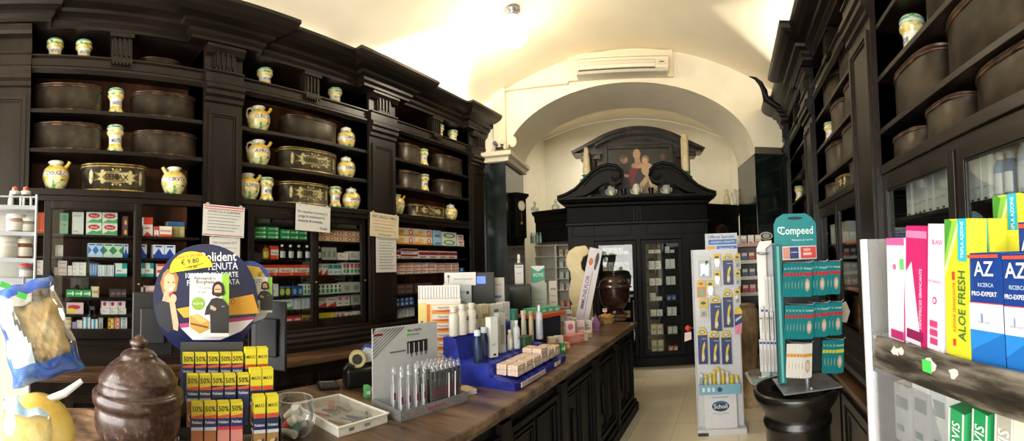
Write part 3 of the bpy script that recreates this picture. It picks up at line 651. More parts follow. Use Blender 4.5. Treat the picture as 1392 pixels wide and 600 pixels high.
# nearest left glass case (shelf heights GZ)
za, zb_, zc, zd, ze, zf = [g+.001 for g in GZ[::-1]]
n1 = 'nearest left case'
seg(LF, za, 49, 62, 3, 1, .15, 'orange', 'orange upright carton at the far left end of the top row, '+n1)
seg(LF, za, 81, 93, 1, 1, .15, 'greenw', 'tall pale green carton in the top row, '+n1)
seg(LF, za, 98, 114, 1, 1, .16, 'white', 'tall plain white carton left of the red-oval boxes, '+n1)
seg(LF, za, 117, 160, 2, 2, .082, 'redoval', 'white box with a red oval over green, stacked two high, '+n1)
seg(LF, za, 167, 174, 1, 2, .07, 'purple_y', 'small purple box with yellow disc behind the door stile, '+n1)
seg(LF, za, 187, 193, 1, 1, .075, 'whitest', 'little white box at the open end of the top row, '+n1)
seg(LF, za, 195, 208, 1, 1, .14, 'redlabel', 'tall white carton with red top, open end of top row, '+n1)
seg(LF, za, 210, 216, 1, 1, .075, 'redlabel', 'small red-topped carton left of the long one, '+n1)
seg(LF, za, 217, 234, 1, 1, .078, 'antist', 'long white carton with red lettering in the top row, '+n1)
seg(LF, za, 228, 251, 3, 1, .125, 'tubey', 'yellow carton with blue cap end, right end of top row, '+n1, b=.17)
seg(LF, zb_, 75, 86, 1, 1, .08, 'white', 'small white carton alone on the second shelf, '+n1)
seg(LF, zb_, 120, 140, 2, 1, .10, 'bluex', 'pale blue box with crossed triangles, second shelf, '+n1, gapf=.01)
seg(LF, zb_, 140.5, 167, 2, 1, .10, 'greenx', 'pale box with green triangles, second shelf, '+n1, gapf=.01)
seg(LF, zb_, 168, 174.5, 1, 1, .10, 'navyx', 'navy triangle box just behind the door stile, second shelf, '+n1)
seg(LF, zb_, 186, 200, 1, 1, .10, 'navyx', 'navy triangle box right beside the door stile, second shelf, '+n1)
seg(LF, zb_, 208, 239, 2, 1, .10, 'navyx', 'navy triangle box at the right end of second shelf, '+n1)
seg(LF, zc, 50, 60, 1, 3, .035, 'whitest', 'flat white box stacked at the left end of third shelf, '+n1)
seg(LF, zc, 74, 78, 1, 1, .055, 'whitest', 'narrow white box at the door edge, third shelf, '+n1)
seg(LF, zc, 78.5, 91, 1, 3, .035, 'pinkst', 'flat pinkish box in a pile of three, third shelf, '+n1)
seg(LF, zc, 92, 98, 1, 2, .035, 'whitest', 'small flat white box piled in two, third shelf, '+n1)
seg(LF, zc, 98.5, 117, 2, 3, .032, 'whitest', 'flat white medicine box in the paired piles, third shelf, '+n1)
seg(LF, zc, 122, 132, 3, 1, .09, 'bluepill', 'slim blue carton on the third shelf, '+n1)
seg(LF, zc, 133, 155, 6, 1, .08, 'whitethin', 'slim white carton stood upright on the third shelf, '+n1)
seg(LF, zc, 157, 173, 1, 1, .095, 'teal', 'white and teal box left of the door stile, third shelf, '+n1)
seg(LF, zc, 186, 209, 2, 1, .10, 'teal', 'white and teal box right of the door stile, third shelf, '+n1)
seg(LF, zc, 213, 240, 1, 2, .048, 'redlabel', 'wide white and red box, right end of third shelf, '+n1)
seg(LF, zd, 90, 124, 3, 1, .05, 'greenbox', 'low green box standing in for a reflection, fourth shelf, '+n1)  # green reflection on this shelf, modelled as solid boxes
seg(LF, zd, 125, 135, 1, 1, .075, 'cream', 'cream box on the fourth shelf, '+n1)
seg(LF, zd, 150, 172, 3, 1, .06, 'darkbox', 'dim dark box on the fourth shelf, '+n1)
seg(LF, zd, 185, 195, 1, 1, .075, 'whitest', 'white box right of the stile, fourth shelf, '+n1)
seg(LF, zd, 198, 211, 1, 1, .085, 'pinkst', 'pink and dark box, fourth shelf, '+n1)
seg(LF, ze, 90, 114, 1, 1, .08, 'pinky', 'pink box with red oval and yellow disc, fifth shelf, '+n1)
seg(LF, ze, 138, 172, 3, 1, .042, 'whitest', 'flat white box underneath the red-starred ones, fifth shelf, '+n1)
seg(LF, ze+.043, 139, 171, 3, 1, .05, 'redstar', 'lilac box with a red star, fifth shelf, '+n1)
seg(LF, zf, 50, 60, 1, 3, .04, 'cream', 'cream box piled at the far left of the bottom shelf, '+n1)
seg(LF, zf, 76, 97, 2, 4, .031, 'cream', 'flat cream box in the four-high piles, bottom shelf, '+n1)
seg(LF, zf, 98, 104, 1, 1, .09, 'violet', 'violet carton on the bottom shelf, '+n1)
seg(LF, zf, 104.5, 112, 1, 3, .034, 'whitest', 'flat white box right of the violet carton, bottom shelf, '+n1)
seg(LF, zf, 113, 123, 1, 1, .128, 'bluestripe', 'tall white carton with blue stripe, taller of two, bottom shelf, '+n1)
seg(LF, zf, 124, 133, 1, 1, .112, 'bluestripe', 'white carton with blue stripe, shorter of two, bottom shelf, '+n1)
seg(LF, zf, 134, 140, 1, 1, .125, 'greytall', 'tall grey carton on the bottom shelf, '+n1)
seg(LF, zf, 140.5, 147, 1, 1, .035, 'whitest', 'tiny white box before the yellow piles, bottom shelf, '+n1)
seg(LF, zf, 147.5, 155, 1, 3, .04, 'yellow', 'yellow box in a pile of three, bottom shelf, '+n1)
seg(LF, zf, 155.5, 163, 1, 4, .031, 'salmon', 'salmon box in a pile of four, bottom shelf, '+n1)
seg(LF, zf, 164, 173, 1, 5, .0255, 'whitethin', 'pale box in the five-high pile, bottom shelf, '+n1)
# middle left glass case
n2 = 'middle left case'
H2 = [1.941, 1.816, 1.651, 1.516, 1.351, 1.236, 1.071]
seg(LF, H2[0], 340, 368, 2, 1, .07, 'greybox', 'drab olive box on the highest shelf, '+n2)
seg(LF, H2[0], 372, 400, 2, 1, .07, 'darkbox', 'dim brown box on the highest shelf, '+n2)
seg(LF, H2[0], 450, 485, 4, 1, .06, 'greybox', 'olive box at the right of the highest shelf, '+n2)
seg(LF, H2[1], 346, 380, 2, 3, .034, 'greenbox', 'flat green box in the left three-high pile, green shelf, '+n2)
seg(LF, H2[1], 382, 418, 3, 2, .042, 'greenbox', 'green box in the lower right pile, green shelf, '+n2)
seg(LF, H2[1], 433, 492, 5, 2, .052, 'orangedot', 'white box with an orange disc, stacked two high, '+n2)
seg(LF, H2[2], 368, 379, 1, 1, .11, 'redorange', 'orange carton left of the dark bottles, '+n2)
seg(LF, H2[2], 438, 458, 3, 1, .11, 'greytall', 'grey carton upright right of the bottles, '+n2)
seg(LF, H2[2], 460, 474, 1, 1, .065, 'whitest', 'low white box beside the grey cartons, '+n2)
seg(LF, H2[2], 476, 492, 1, 1, .08, 'whitest', 'white box at the right end of the bottle shelf, '+n2)
seg(LF, H2[3], 356, 421, 3, 1, .09, 'redorange', 'white box between orange bands with lettering, '+n2)
seg(LF, H2[3], 431, 446, 2, 1, .1, 'redwhite', 'white carton with red corner, fourth shelf, '+n2)
seg(LF, H2[3], 447, 465, 3, 1, .1, 'tealthin', 'white and teal upright carton, fourth shelf, '+n2)
seg(LF, H2[3], 466, 491, 5, 1, .11, 'thinmulti', 'slim carton with red and green blocks, fourth shelf, '+n2)
seg(LF, H2[4], 368, 379, 1, 1, .1, 'whitest', 'white carton at left of the fifth shelf, '+n2)
seg(LF, H2[4], 380, 396, 2, 1, .08, 'greenround', 'navy box with yellow-green disc, '+n2)
seg(LF, H2[4], 397, 412, 2, 1, .08, 'bluedark', 'blue box with pale disc, '+n2)
seg(LF, H2[4], 413, 422, 2, 1, .09, 'greenthin', 'slim green-marked carton before the middle stile, '+n2)
seg(LF, H2[4], 431, 465, 6, 1, .085, 'greenthin', 'slim green-marked carton after the middle stile, '+n2)
seg(LF, H2[4], 466, 490, 2, 1, .095, 'greytall', 'grey box at the right end of fifth shelf, '+n2)
seg(LF, H2[5], 373, 398, 2, 1, .085, 'greenlabel', 'white box with green wave, sixth shelf, '+n2)
seg(LF, H2[5], 399, 422, 7, 1, .09, 'whitethin', 'very slim white carton, sixth shelf, '+n2)
seg(LF, H2[5], 431, 457, 2, 1, .085, 'redwhite', 'white box with red corner, sixth shelf, '+n2)
seg(LF, H2[5], 458, 476, 2, 1, .09, 'pinkwhite', 'white box with pink oval, sixth shelf, '+n2)
seg(LF, H2[5], 478, 491, 1, 1, .096, 'greytall', 'tall grey carton at right end of sixth shelf, '+n2)
seg(LF, H2[6], 374, 410, 3, 2, .055, 'redbox', 'red box with white label, stacked two high, bottom shelf, '+n2)
seg(LF, H2[6], 411, 423, 2, 1, .11, 'brownbox', 'mustard brown carton left of the stile, bottom shelf, '+n2)
seg(LF, H2[6], 431, 455, 5, 1, .115, 'yellowtall', 'yellow upright carton, bottom shelf, '+n2)
seg(LF, H2[6], 456, 470, 2, 1, .11, 'pinkwhite', 'white carton with pink oval, bottom shelf, '+n2)
seg(LF, H2[6], 471, 491, 3, 1, .105, 'greenlabel', 'white carton with green wave, bottom shelf, '+n2)
# far left open shelves
n3 = 'far left bay'
H3 = [1.061, 1.181, 1.301, 1.506, 1.666, 1.816]
seg(LF, H3[5], 538, 588, 2, 2, .085, 'ring', 'white box with orange and red rings, stacked two high, '+n3)
seg(LF, H3[5], 590, 600, 1, 2, .085, 'skyblue', 'sky blue box between ring boxes and green ovals, '+n3)
seg(LF, H3[5], 601, 621, 1, 2, .08, 'ovalgreen', 'white box with green oval, '+n3)
seg(LF, H3[5], 622, 631, 1, 2, .07, 'pinkwhite', 'pinkish box at the right end of the top row, '+n3)
seg(LF, H3[4], 538, 545, 1, 1, .085, 'maroon', 'small maroon-banded box at the left end, second row, '+n3)
seg(LF, H3[4], 545.5, 568, 1, 2, .052, 'maroon', 'wide maroon-banded box piled in two, second row, '+n3)
seg(LF, H3[4], 569, 622, 4, 1, .085, 'maroon', 'maroon-banded white box in the row of four, '+n3)
seg(LF, H3[3], 538, 590, 5, 3, .038, 'redstrip', 'flat box with red strip, three-high left piles, '+n3)
seg(LF, H3[3], 592, 624, 3, 3, .036, 'redstrip', 'flat box with red strip, three-high right piles, '+n3)
seg(LF, H3[3], 626, 631, 1, 1, .05, 'bluebox', 'small blue box at the right end of third row, '+n3)
seg(LF, H3[2], 540, 562, 2, 2, .05, 'darkbox', 'dim brown box piled left, fourth row, '+n3)
seg(LF, H3[2], 565, 588, 2, 2, .05, 'darkbox', 'dim brown box piled right, fourth row, '+n3)
seg(LF, H3[1], 539, 563, 4, 2, .042, 'bluebox', 'blue and white box, fifth row, '+n3)
seg(LF, H3[0], 539, 564, 5, 1, .1, 'whitethin', 'slim pale carton, lowest row, '+n3)
# bottles on the middle case
def bottle(label, r, h, body, cap, neck=.35, caph=.02, group=None, labelc=None, name='bottle', ts=None, n=16, sy=1):
    t = thing(name, label, 'bottle', group=group)
    b = MB().lathe([(0, 0), (r*.95, 0), (r, .004), (r, h*.66), (r*.85, h*.74), (r*neck, h*.82), (r*neck, h-caph)], body, n, sy=sy)
    b.build('body', t)
    if labelc:
        q = MB(); vs = []; m_ = 9
        for i in range(m_+1):
            a = -1.1+2.2*i/m_
            for z in (h*.12, h*.55): vs.append(((r+.0006)*math.sin(a), -(r+.0006)*math.cos(a)*sy, z))
        q.add(vs, [(2*i, 2*i+2, 2*i+3, 2*i+1) for i in range(m_)], C(labelc), True)
        if ts: 
            q2 = MB(); band(q, ts, r+.0008, h*.38, h*.07, '#404448')
        q.build('label', t)
    MB().lathe([(r*neck*1.25, h-caph), (r*neck*1.25, h-.001), (0, h)], cap, n, sy=sy).build('cap', t)
    return t
def pb(fr, px, z, b, label, **k):
    t = bottle(label, **k); x = fr.ax(px, z+k['h']*.5, b); t.location = fr.w(x, b, z); t.rotation_euler.z = fr.rot; return t
SYR = M('#1b1210', .12); WCAP = M('#e6e4de', .4)
for i, px in enumerate((383.5, 395, 406.5, 417.5)):
    pb(LF, px, H2[2], .09, 'dark syrup bottle with white cap and label, middle left case', r=.028, h=.125, body=SYR, cap=WCAP, labelc='#b9b9b4', group='dark syrup bottles left of the stile')
pb(LF, 433, H2[2], .09, 'dark syrup bottle alone right of the stile, middle left case', r=.022, h=.12, body=SYR, cap=WCAP, labelc='#d0d0cc')
pb(LF, 361, H2[2], .09, 'amber honey bottle left of the orange carton, middle left case', r=.03, h=.115, body=M('#9a6a1c', .2), cap=M('#4a3020'), labelc='#c8a850')
# right wall goods
def rseg(z, x0, x1, n, h, kind, label, d=.08, b=.09, cat='cosmetics box', m_=1, lean=False):
    st = (x1-x0)/n
    for j in range(m_):
        for i in range(n):
            o = carton(kind, round(st*.86, 3), d, h-.0005, label, label if n*m_ > 1 else None, cat, 'cosmetic_carton')
            o.location = RF.w(x0+st*(i+.5), b+random.uniform(-.012, .012), z+.0006+j*h); o.rotation_euler.z = RF.rot+random.uniform(-.03, .03)
n4 = 'nearest right case'
rseg(1.756, -2.0, -1.50, 8, .175, 'cosm', 'white upright cosmetics carton behind the farther pane, '+n4)
rseg(1.756, -1.44, -1.26, 4, .165, 'cosm', 'white upright cosmetics carton left of the blue bottles, '+n4)
for x, h, c, l in ((-1.235, .165, '#7fa6c8', 'pale blue bottle with white cap'), (-1.175, .16, '#3f6f9f', 'mid blue bottle with blue cap'), (-1.10, .20, '#c9d2d6', 'tall clear bottle with blue print'), (-1.02, .18, '#35587c', 'deep blue bottle'), (-.95, .20, '#d0d6da', 'pale bottle')):
    t = bottle(l+' on the glass shelf, '+n4, .026, h, M(c, .15), M('#e8eaea' if c != '#3f6f9f' else '#a9c0d8', .3), .5, .025, labelc='#dfe4e6'); t.location = RF.w(x, .12, 1.756); t.rotation_euler.z = RF.rot
t = bottle('small dark-stoppered glass jar at the far end of the shelf, '+n4, .035, .1, M('#a8a08c', .2), M('#3a3530'), .7, .03); t.location = RF.w(-2.045, .2, 1.756)
rseg(1.451, -2.0, -1.5, 6, .16, 'cosm', 'white carton on the lower shelf behind the farther pane, '+n4)
n5 = 'middle right case'
for k, (x, h, r) in enumerate(((-2.62, .24, .03), (-2.70, .2, .028), (-2.78, .18, .028), (-2.86, .2, .028), (-2.94, .16, .028))):
    t = bottle('white bottle %s on the upper shelf, ' % ('nearest', 'second nearest', 'third nearest', 'fourth nearest', 'farthest')[k]+n5, r, h, M('#dcdcd6', .25), WCAP, .6, .04); t.location = RF.w(x, .13, 1.661); t.rotation_euler.z = RF.rot
for k, (x, h) in enumerate(((-2.62, .2), (-2.69, .24), (-2.76, .25), (-2.84, .22), (-2.92, .25))):
    t = bottle('pale lotion bottle %s on the middle shelf, ' % ('nearest', 'second nearest', 'third nearest', 'fourth nearest', 'farthest')[k]+n5, .03, h, M('#cfd2d0' if k else '#2c3a4a', .25), WCAP, .35, .05, labelc='#e8e8e4'); t.location = RF.w(x, .13, 1.341); t.rotation_euler.z = RF.rot
rseg(1.661, -3.66, -3.16, 6, .17, 'cosm', 'white carton on the upper shelf behind the far pane, '+n5)
rseg(1.341, -3.66, -3.16, 6, .17, 'white', 'white carton on the middle shelf behind the far pane, '+n5)
rseg(.981, -2.98, -2.58, 4, .24, 'redtall', 'tall red carton on the bottom shelf, '+n5)
for z, l in ((1.34, 'middle'), (1.66, 'upper')):
    for (a, b_) in ((-2.98, -2.54),):
        MB().box(a, b_, .030, .0445, z-.014, z+.008, M('#c9785c')).build('shelf_strip', RC)
# ================================================================ under the arch: back cabinet, painting, clock, air conditioner
o = BK.w(.08, .9, 0); BC = Fr((o.x, o.y, 0), A13)
t = thing('pharmacy_display_cabinet', 'ebonised display cabinet with two glazed doors under a broken scroll pediment', 'cabinet', BC.o, BC.rot)
c = MB()
c.box(-1.0, 1.0, .02, .45, 0.1, .24, EBONY).box(-1.02, 1.02, -.02, .02, .1, .22, EBONY)
c.box(-1.0, 1.0, .43, .45, .24, 2.42, EBONY).box(-1.0, -.62, .02, .43, .24, 2.42, EBONY).box(.62, 1.0, .02, .43, .24, 2.42, EBONY)
c.box(-.62, .62, .02, .43, 1.88, 2.42, EBONY).box(-.03, .03, 0, .03, .24, 1.9, EBONY)
for a, b_ in ((-.95, -.67), (.67, .95)):
    c.frame(a, b_, .32, 1.80, .04, .0, .02, EBONY); c.frame(a+.07, b_-.07, .42, 1.7, .015, .01, .02, EBONY)
c.frame(-.95, -.1, 1.95, 2.12, .025, 0, .02, EBONY).frame(.1, .95, 1.95, 2.12, .025, 0, .02, EBONY)
for k in range(3): c.box(-.06+k*.045, -.035+k*.045, -.012, .02, 2.12, 2.36, EBONY)
c.build('carcass', t, bevel=.003)
MB().sweep([(-1.0, .4), (-1.0, 0), (1.0, 0), (1.0, .4)], [(0, 2.10), (.02, 2.11), (.02, 2.14), (0, 2.15), (0, 2.36), (.03, 2.38), (.04, 2.41), (.09, 2.43), (.12, 2.47), (.12, 2.50), (0, 2.52)], EBONY).build('cornice', t)
for k, (a, b_) in enumerate(((-.615, -.035), (.035, .615))):
    d = MB().frame(a, b_, .25, 1.87, .055, -.012, .015, EBONY).build('door', t, bevel=.003)
    MB().box(a+.055, b_-.055, .0, .003, .305, 1.815, GLASS).build('glass_pane', d)
for z in (.52, .78, 1.0, 1.22, 1.45, 1.68): MB().box(-.615, .615, .06, .42, z-.012, z, EBONY).build('shelf', t)
for sg in (-1, 1):
    sc = MB()
    up = [(-1.12, 2.525), (-1.0, 2.56), (-.86, 2.63), (-.74, 2.74), (-.62, 2.86), (-.50, 2.93), (-.38, 2.955), (-.27, 2.93), (-.20, 2.86), (-.185, 2.77), (-.22, 2.69), (-.29, 2.655), (-.36, 2.66), (-.41, 2.70), (-.50, 2.66), (-.62, 2.58), (-.72, 2.53), (-.9, 2.505), (-1.12, 2.505)]
    sc.prism([(sg*x, z) for x, z in up], -.08, .09, EBONY)
    sc.tube([(sg*x, -.09, z-.012) for x, z in up[:10]], .022, EBONY, 6).tube([(sg*x, -.09, z-.075) for x, z in up[3:8]], .012, EBONY, 6)
    sc.tube([(sg*(-.30+(.10-.008*k)*math.cos(1.4-k*.55)), -.095, 2.775+(.10-.008*k)*math.sin(1.4-k*.55)) for k in range(12)], .014, EBONY, 6)
    sc.ell(sg*-.30, 2.775, .03, .03, -.115, -.08, EBONY, 12)
    sc.build('scroll_pediment', t)
# side wings
for sg in (-1, 1):
    wg = MB()
    z0 = 1.90 if sg < 0 else .1
    q = [(sg*1.0, .14), (sg*1.56, .42)] if sg > 0 else [(-1.56, .42), (-1.0, .14)]
    q2 = [(q[0][0], q[0][1]), (q[1][0], q[1][1])]
    ang = math.atan2(q[1][1]-q[0][1], q[1][0]-q[0][0]); wid = math.hypot(q[1][1]-q[0][1], q[1][0]-q[0][0])
    wg.xf = Matrix.Translation((q[0][0], q[0][1], 0)) @ Matrix.Rotation(ang, 4, 'Z')
    wg.box(0, wid, 0, .2, z0, 2.36, EBONY).frame(.04, wid-.04, max(z0+.03, 1.0), 2.12, .03, -.015, 0, EBONY)
    wg.sweep([(0, 0), (wid, 0)], [(0, 2.2), (.02, 2.22), (.03, 2.30), (.08, 2.33), (.09, 2.37), (0, 2.39)], EBONY)
    if sg > 0:
        for k in range(5): wg.box(.05+k*.1, .11+k*.1, -.03, 0, 2.14, 2.19, EBONY)
        wg.ell(.27, 1.98, .10, .10, -.05, 0, two('carved_roundel_wood', ['#2a1710', '#4c2c1e'], 30, .4), 24)
        wg.ell(.27, 1.98, .06, .06, -.065, -.05, M('#1c100b'), 18)
        wg.frame(.05, wid-.05, .3, 1.0, .03, -.015, 0, EBONY)
    wg.build('side_wing', t)
# contents of the display cabinet
def bseg(z, x0, x1, n, m_, h, kind, label, b=.12):
    st = (x1-x0)/n
    for j in range(m_):
        for i in range(n):
            if n*m_ > 2 and j == m_-1 and random.random() < .35: continue
            o = carton(kind, round(st*.9, 3), .08, h-.0005, label, label if n*m_ > 1 else None)
            o.location = BC.w(x0+st*(i+.5), b, z+.0006+j*h); o.rotation_euler.z = BC.rot
for z, l, R1, R2 in ((1.68, 'first', ('white', .05, 2), ('whitest', .045, 2)), (1.45, 'second', ('greytall', .12, 1), ('cosm', .14, 1)), (1.22, 'third', ('greytall', .1, 1), ('white', .06, 2)),
                  (1.0, 'fourth', ('whitest', .055, 2), ('bluedark', .07, 1)), (.78, 'fifth', ('cream', .09, 1), ('whitest', .06, 2)), (.52, 'sixth', ('greytall', .14, 1), ('white', .1, 1)), (.24, 'lowest', ('cosm', .2, 1), ('salmon', .1, 1))):
    bseg(z+.001, -.52, -.14, 5, R1[2], R1[1], R1[0], 'pale carton behind the left pane, %s shelf of black display cabinet' % l)
    bseg(z+.001, .14, .32, 2, R1[2], R1[1], 'whitest' if z > .7 else 'cream', 'pale box at left behind the right pane, %s shelf of display cabinet' % l)
    bseg(z+.001, .38, .52, 2, R2[2], R2[1], R2[0], 'box at right behind the right pane, %s shelf of display cabinet' % l)
o = carton('greenbox', .15, .1, .16, 'lime green bag shaped box at the bottom of the right pane', None); o.location = BC.w(.44, .03+.05, .2415+.0); o.rotation_euler.z = BC.rot
bpy.data.objects.remove(o)
# ---- painting in an arched aedicule on top
o = BK.w(.13, 1.41, 0); PF = Fr((o.x, o.y, 0), A13)
t = thing('altarpiece_frame', 'dark wooden aedicule with segmental pediment framing the painting of a mother and child', 'picture frame', PF.w(0, 0, 2.5), PF.rot)
DW = two('ebony_frame_sheen', ['#1a1512', '#2c241f', '#453a33'], 5, .3, (1, 1, 1), .1)
q = MB()
def zl(z): return z-2.5
q.box(-.78, .80, .04, .14, 0, zl(3.22), DW)
q.prism([(-.95, zl(3.24)), (-.6, zl(3.44)), (-.3, zl(3.53)), (0, zl(3.555)), (.3, zl(3.53)), (.6, zl(3.44)), (.95, zl(3.24))], .0, .12, DW)
q.build('backing', t)
for sg in (-1, 1):
    m_ = MB()
    m_.box(sg*.70-.09, sg*.70+.09, -.06, .04, 0, .12, DW).lathe([(.075, .12), (.08, .14), (.06, .16), (.055, .6), (.05, zl(3.16)), (.075, zl(3.18)), (.08, zl(3.22))], DW, 16, cx=sg*.70, cy=-.02)
    m_.build('column', t)
q = MB()
q.frame(-.53, .53, .05, zl(3.42)-.06, .06, -.05, .04, DW)
q.build('inner_frame', t, bevel=.006)
# raking pediment: flat ends and raised arched centre
def arcp(x0, x1, R, zc, n): return [(x0+(x1-x0)*i/n, zc+math.sqrt(R*R-(x0+(x1-x0)*i/n)**2)) for i in range(n+1)]
zcn = zl(3.60)-1.35
for th, y0 in ((.10, -.14), (.05, -.19)):
    oc = arcp(-.66, .66, 1.35, zcn, 24); ic = [(x*.98, z-th) for x, z in oc]
    q = MB().prism(oc+ic[::-1], y0, .14, DW); q.build('arched_pediment', t)
for sg in (-1, 1):
    pts = [(sg*1.02, zl(3.27)), (sg*.62, zl(3.46)), (sg*.62, zl(3.40)), (sg*1.0, zl(3.235))]
    q = MB().prism(pts, -.15, .14, DW)
    q.box(min(sg*.55, sg*.98), max(sg*.55, sg*.98), -.12, .14, zl(3.215), zl(3.245), DW).box(min(sg*.58, sg*.88), max(sg*.58, sg*.88), -.09, .12, zl(3.15), zl(3.215), DW)
    q.build('raking_cornice', t)
q = MB(); W_, H_ = .94, .80
q.box(-.47, .47, -.004, .0, .1, .1+H_, two('dark_canvas', ['#1e1c18', '#2f2b22', '#423a2c'], 4, .4))
pa = [('e', .5, .72, .5, .3, '#35322a'), ('e', .62, .30, .14, .2, '#4a3c28'),
      ('p', [(.2, .1), (.16, .45), (.22, .62), (.32, .6), (.36, .3), (.34, .1)], '#23201c'), ('e', .265, .68, .065, .09, '#8d6a4c'), ('e', .262, .73, .05, .04, '#5c4432'), ('e', .29, .66, .03, .05, '#a8805c'),
      ('p', [(.16, .36), (.2, .42), (.33, .38), (.36, .33), (.3, .33)], '#c09a72'),
      ('p', [(.36, .15), (.33, .35), (.36, .52), (.45, .56), (.52, .45), (.5, .2)], '#7c2328'), ('p', [(.44, .1), (.42, .3), (.55, .62), (.66, .6), (.7, .3), (.66, .05)], '#302a24'),
      ('e', .47, .79, .085, .13, '#4d3322'), ('e', .475, .77, .06, .10, '#c9a37c'), ('p', [(.44, .7), (.52, .7), (.54, .58), (.44, .56)], '#c29a72'),
      ('e', .5, .55, .12, .06, '#b98e66'), ('e', .61, .66, .065, .085, '#a37a4e'), ('e', .605, .64, .045, .06, '#d6b088'),
      ('e', .64, .47, .10, .13, '#d2aa80'), ('p', [(.55, .58), (.62, .56), (.52, .5), (.46, .52)], '#cfa67c'), ('p', [(.5, .18), (.66, .42), (.72, .36), (.56, .1)], '#cda57b'), ('p', [(.46, .12), (.6, .26), (.8, .05), (.74, .4), (.78, .0), (.5, .02)], '#c9b48c'),
      ('p', [(.7, .5), (.74, .3), (.8, .12), (.72, .05), (.66, .2)], '#d8c39a'), ('e', .9, .7, .04, .06, '#6e4c38'), ('e', .86, .46, .06, .05, '#5a4030')]
q.art(pa, -.47, .1, W_, H_, -.004, step=.0008)
q.build('painting', t)
tag(t)
# shelf top under it (cabinet roof)
MB().box(-1.0, 1.0, .0, 1.0, 2.485, 2.499, EBONY).build('top_board', bpy.data.objects['pharmacy_display_cabinet'])
# candles in holders on the cabinet roof
def candle(px, b, ztop, tw, label, hcol):
    x = BC.ax(px, 3.1, b); loc = BC.w(x, b, 2.5)
    t = thing('candlestick', label, 'candlestick', loc, BC.rot)
    h = ztop-2.5
    g = two('green_'+hcol.strip('#'), [hcol, '#4c8f78'], 10, .3)
    MB().lathe([(.08, 0), (.09, .02), (.06, .05), (.04, .08), (.05, .12), (.04, .16), (.035, .2)], GLZ_W if tw else EBONY, 20).build('base', t)
    MB().lathe([(.035, .2), (.08, .23), (.105, .27), (.10, .30), (.06, .31), (.055, .345), (.08, .36), (.05, .37)], g, 24).build('holder', t)
    cm_ = MB(); wax = two('old_wax', ['#d9c592', '#efe2b8'], 12, .45)
    if tw:
        cm_.lathe([(.05, .371), (.048, .6), (.035, h-.05), (.03, h), (0, h+.005)], wax, 20)
        n_ = 11
        for k in range(n_):
            z = .4+k*(h-.5)/n_; r = .05-.017*k/n_
            cm_.lathe([(r, z), (r+.014, z+.01), (r, z+.03)], wax, 14)
    else:
        cm_.lathe([(.055, .371), (.052, .6), (.045, h-.02), (.03, h), (0, h+.003)], wax, 20)
        for k in range(6):
            a = k*1.05; cm_.tube([(.05*math.cos(a), .05*math.sin(a), .38), (.047*math.cos(a), .047*math.sin(a), h-.05)], .009, wax, 5)
    cm_.build('candle', t)
candle(797, .20, 3.27, True, 'carved spiky candle in a green holder left of the painting', '#1f6a55')
candle(931, .20, 3.42, False, 'tall smooth ribbed candle in a green holder right of the painting', '#1c5c48')
# little jars between the scrolls
def mortar(px, label):
    t = MB().lathe([(.036, 0), (.04, .015), (.024, .04), (.034, .08), (.044, .13), (.045, .14), (.034, .14), (.026, .09), (0, .06)], M('#1c1a17', .3, .5), 18)
    o = t.build('mortar', loc=BC.w(BC.ax(px, 2.6, .19), .19, 2.4995)); tag(o, label, 'mortar')
mortar(848, 'small dark mortar left of the white central jar above the cornice')
mortar(885, 'small dark mortar right of the white central jar above the cornice')
def figjar(px, label, h=.2, k=0):
    t = thing('ceramic_jar', label, 'jar', BC.w(BC.ax(px, 2.6, .19), .19, 2.4995), BC.rot)
    MB().lathe([(.04, 0), (.05, .01), (.045, .04), (.06, .09), (.064, .13), (.05, .16)], [GLZ_W, GLZ_W, two('ivory_relief_%d' % k, ['#7a6c48', '#d8cfa8', '#efe8cc'], 25, .3), GLZ_W, GLZ_W], 20).build('body', t)
    MB().lathe([(.05, .1605), (.056, .17), (.03, h-.01), (.01, h), (0, h+.004)], GLZ_W, 16).build('lid', t)
    for s_ in (-1, 1): MB().tube([(s_*.05, 0, .14), (s_*.08, 0, .12), (s_*.075, 0, .08), (s_*.055, 0, .06)], .009, GLZ_W, 6).build('handle', t)
figjar(831, 'cream relief jar beside the left scroll, below the painting', .2, 1)
figjar(865, 'white lidded jar centred below the painting', .21, 2)
figjar(906, 'cream relief jar beside the right scroll, below the painting', .17, 3)
for px, b, l in ((727, .45, 'small glass decanter at the far left on the wing of display cabinet'), (755, .35, 'small glass decanter left of the pediment on the display cabinet wing')):
    t = thing('glass_decanter', l, 'decanter', BC.w(BC.ax(px, 2.5, b), b, 2.391), BC.rot)
    MB().lathe([(.05, 0), (.065, .02), (.06, .06), (.02, .09), (.018, .12), (.03, .125)], clearmat('decanter_glass', (.8, .85, .8, 1), .15, .15), 16).build('body', t)
    MB().lathe([(.012, .125), (.025, .15), (0, .17)], GLZ_W, 12).build('stopper', t)
t = thing('ceramic_figurine', 'small cream figurine standing on the right wing of the display cabinet', 'figurine', BC.w(BC.ax(988, 2.5, .33), .33, 2.391), BC.rot)
MB().lathe([(.05, 0), (.06, .02), (.045, .05), (.05, .1), (.03, .15), (.022, .17), (.03, .19), (.03, .215), (.015, .235), (0, .24)], two('ivory_china', ['#cbb98a', '#efe6c4'], 20, .3), 18).build('body', t)
MB().tube([(.04, 0, .1), (.08, -.02, .13), (.07, -.03, .17)], .012, GLZ_W, 6).build('arm', t)
for px in (999, 1004): 
    tag(MB().lathe([(.025, 0), (.03, .01), (.03, .12), (.02, .16), (.018, .24), (0, .24)], clearmat('vase_glass', (.9, .9, .85, 1), .1, .25), 14).build('glass_bottle', loc=BC.w(BC.ax(px, 2.5, .36), .36+(px-999)*.02, 2.391)), 'slim clear glass bottle %s on the right wing of the display cabinet' % ('beside the figurine' if px == 999 else 'at the outer end'), 'bottle')
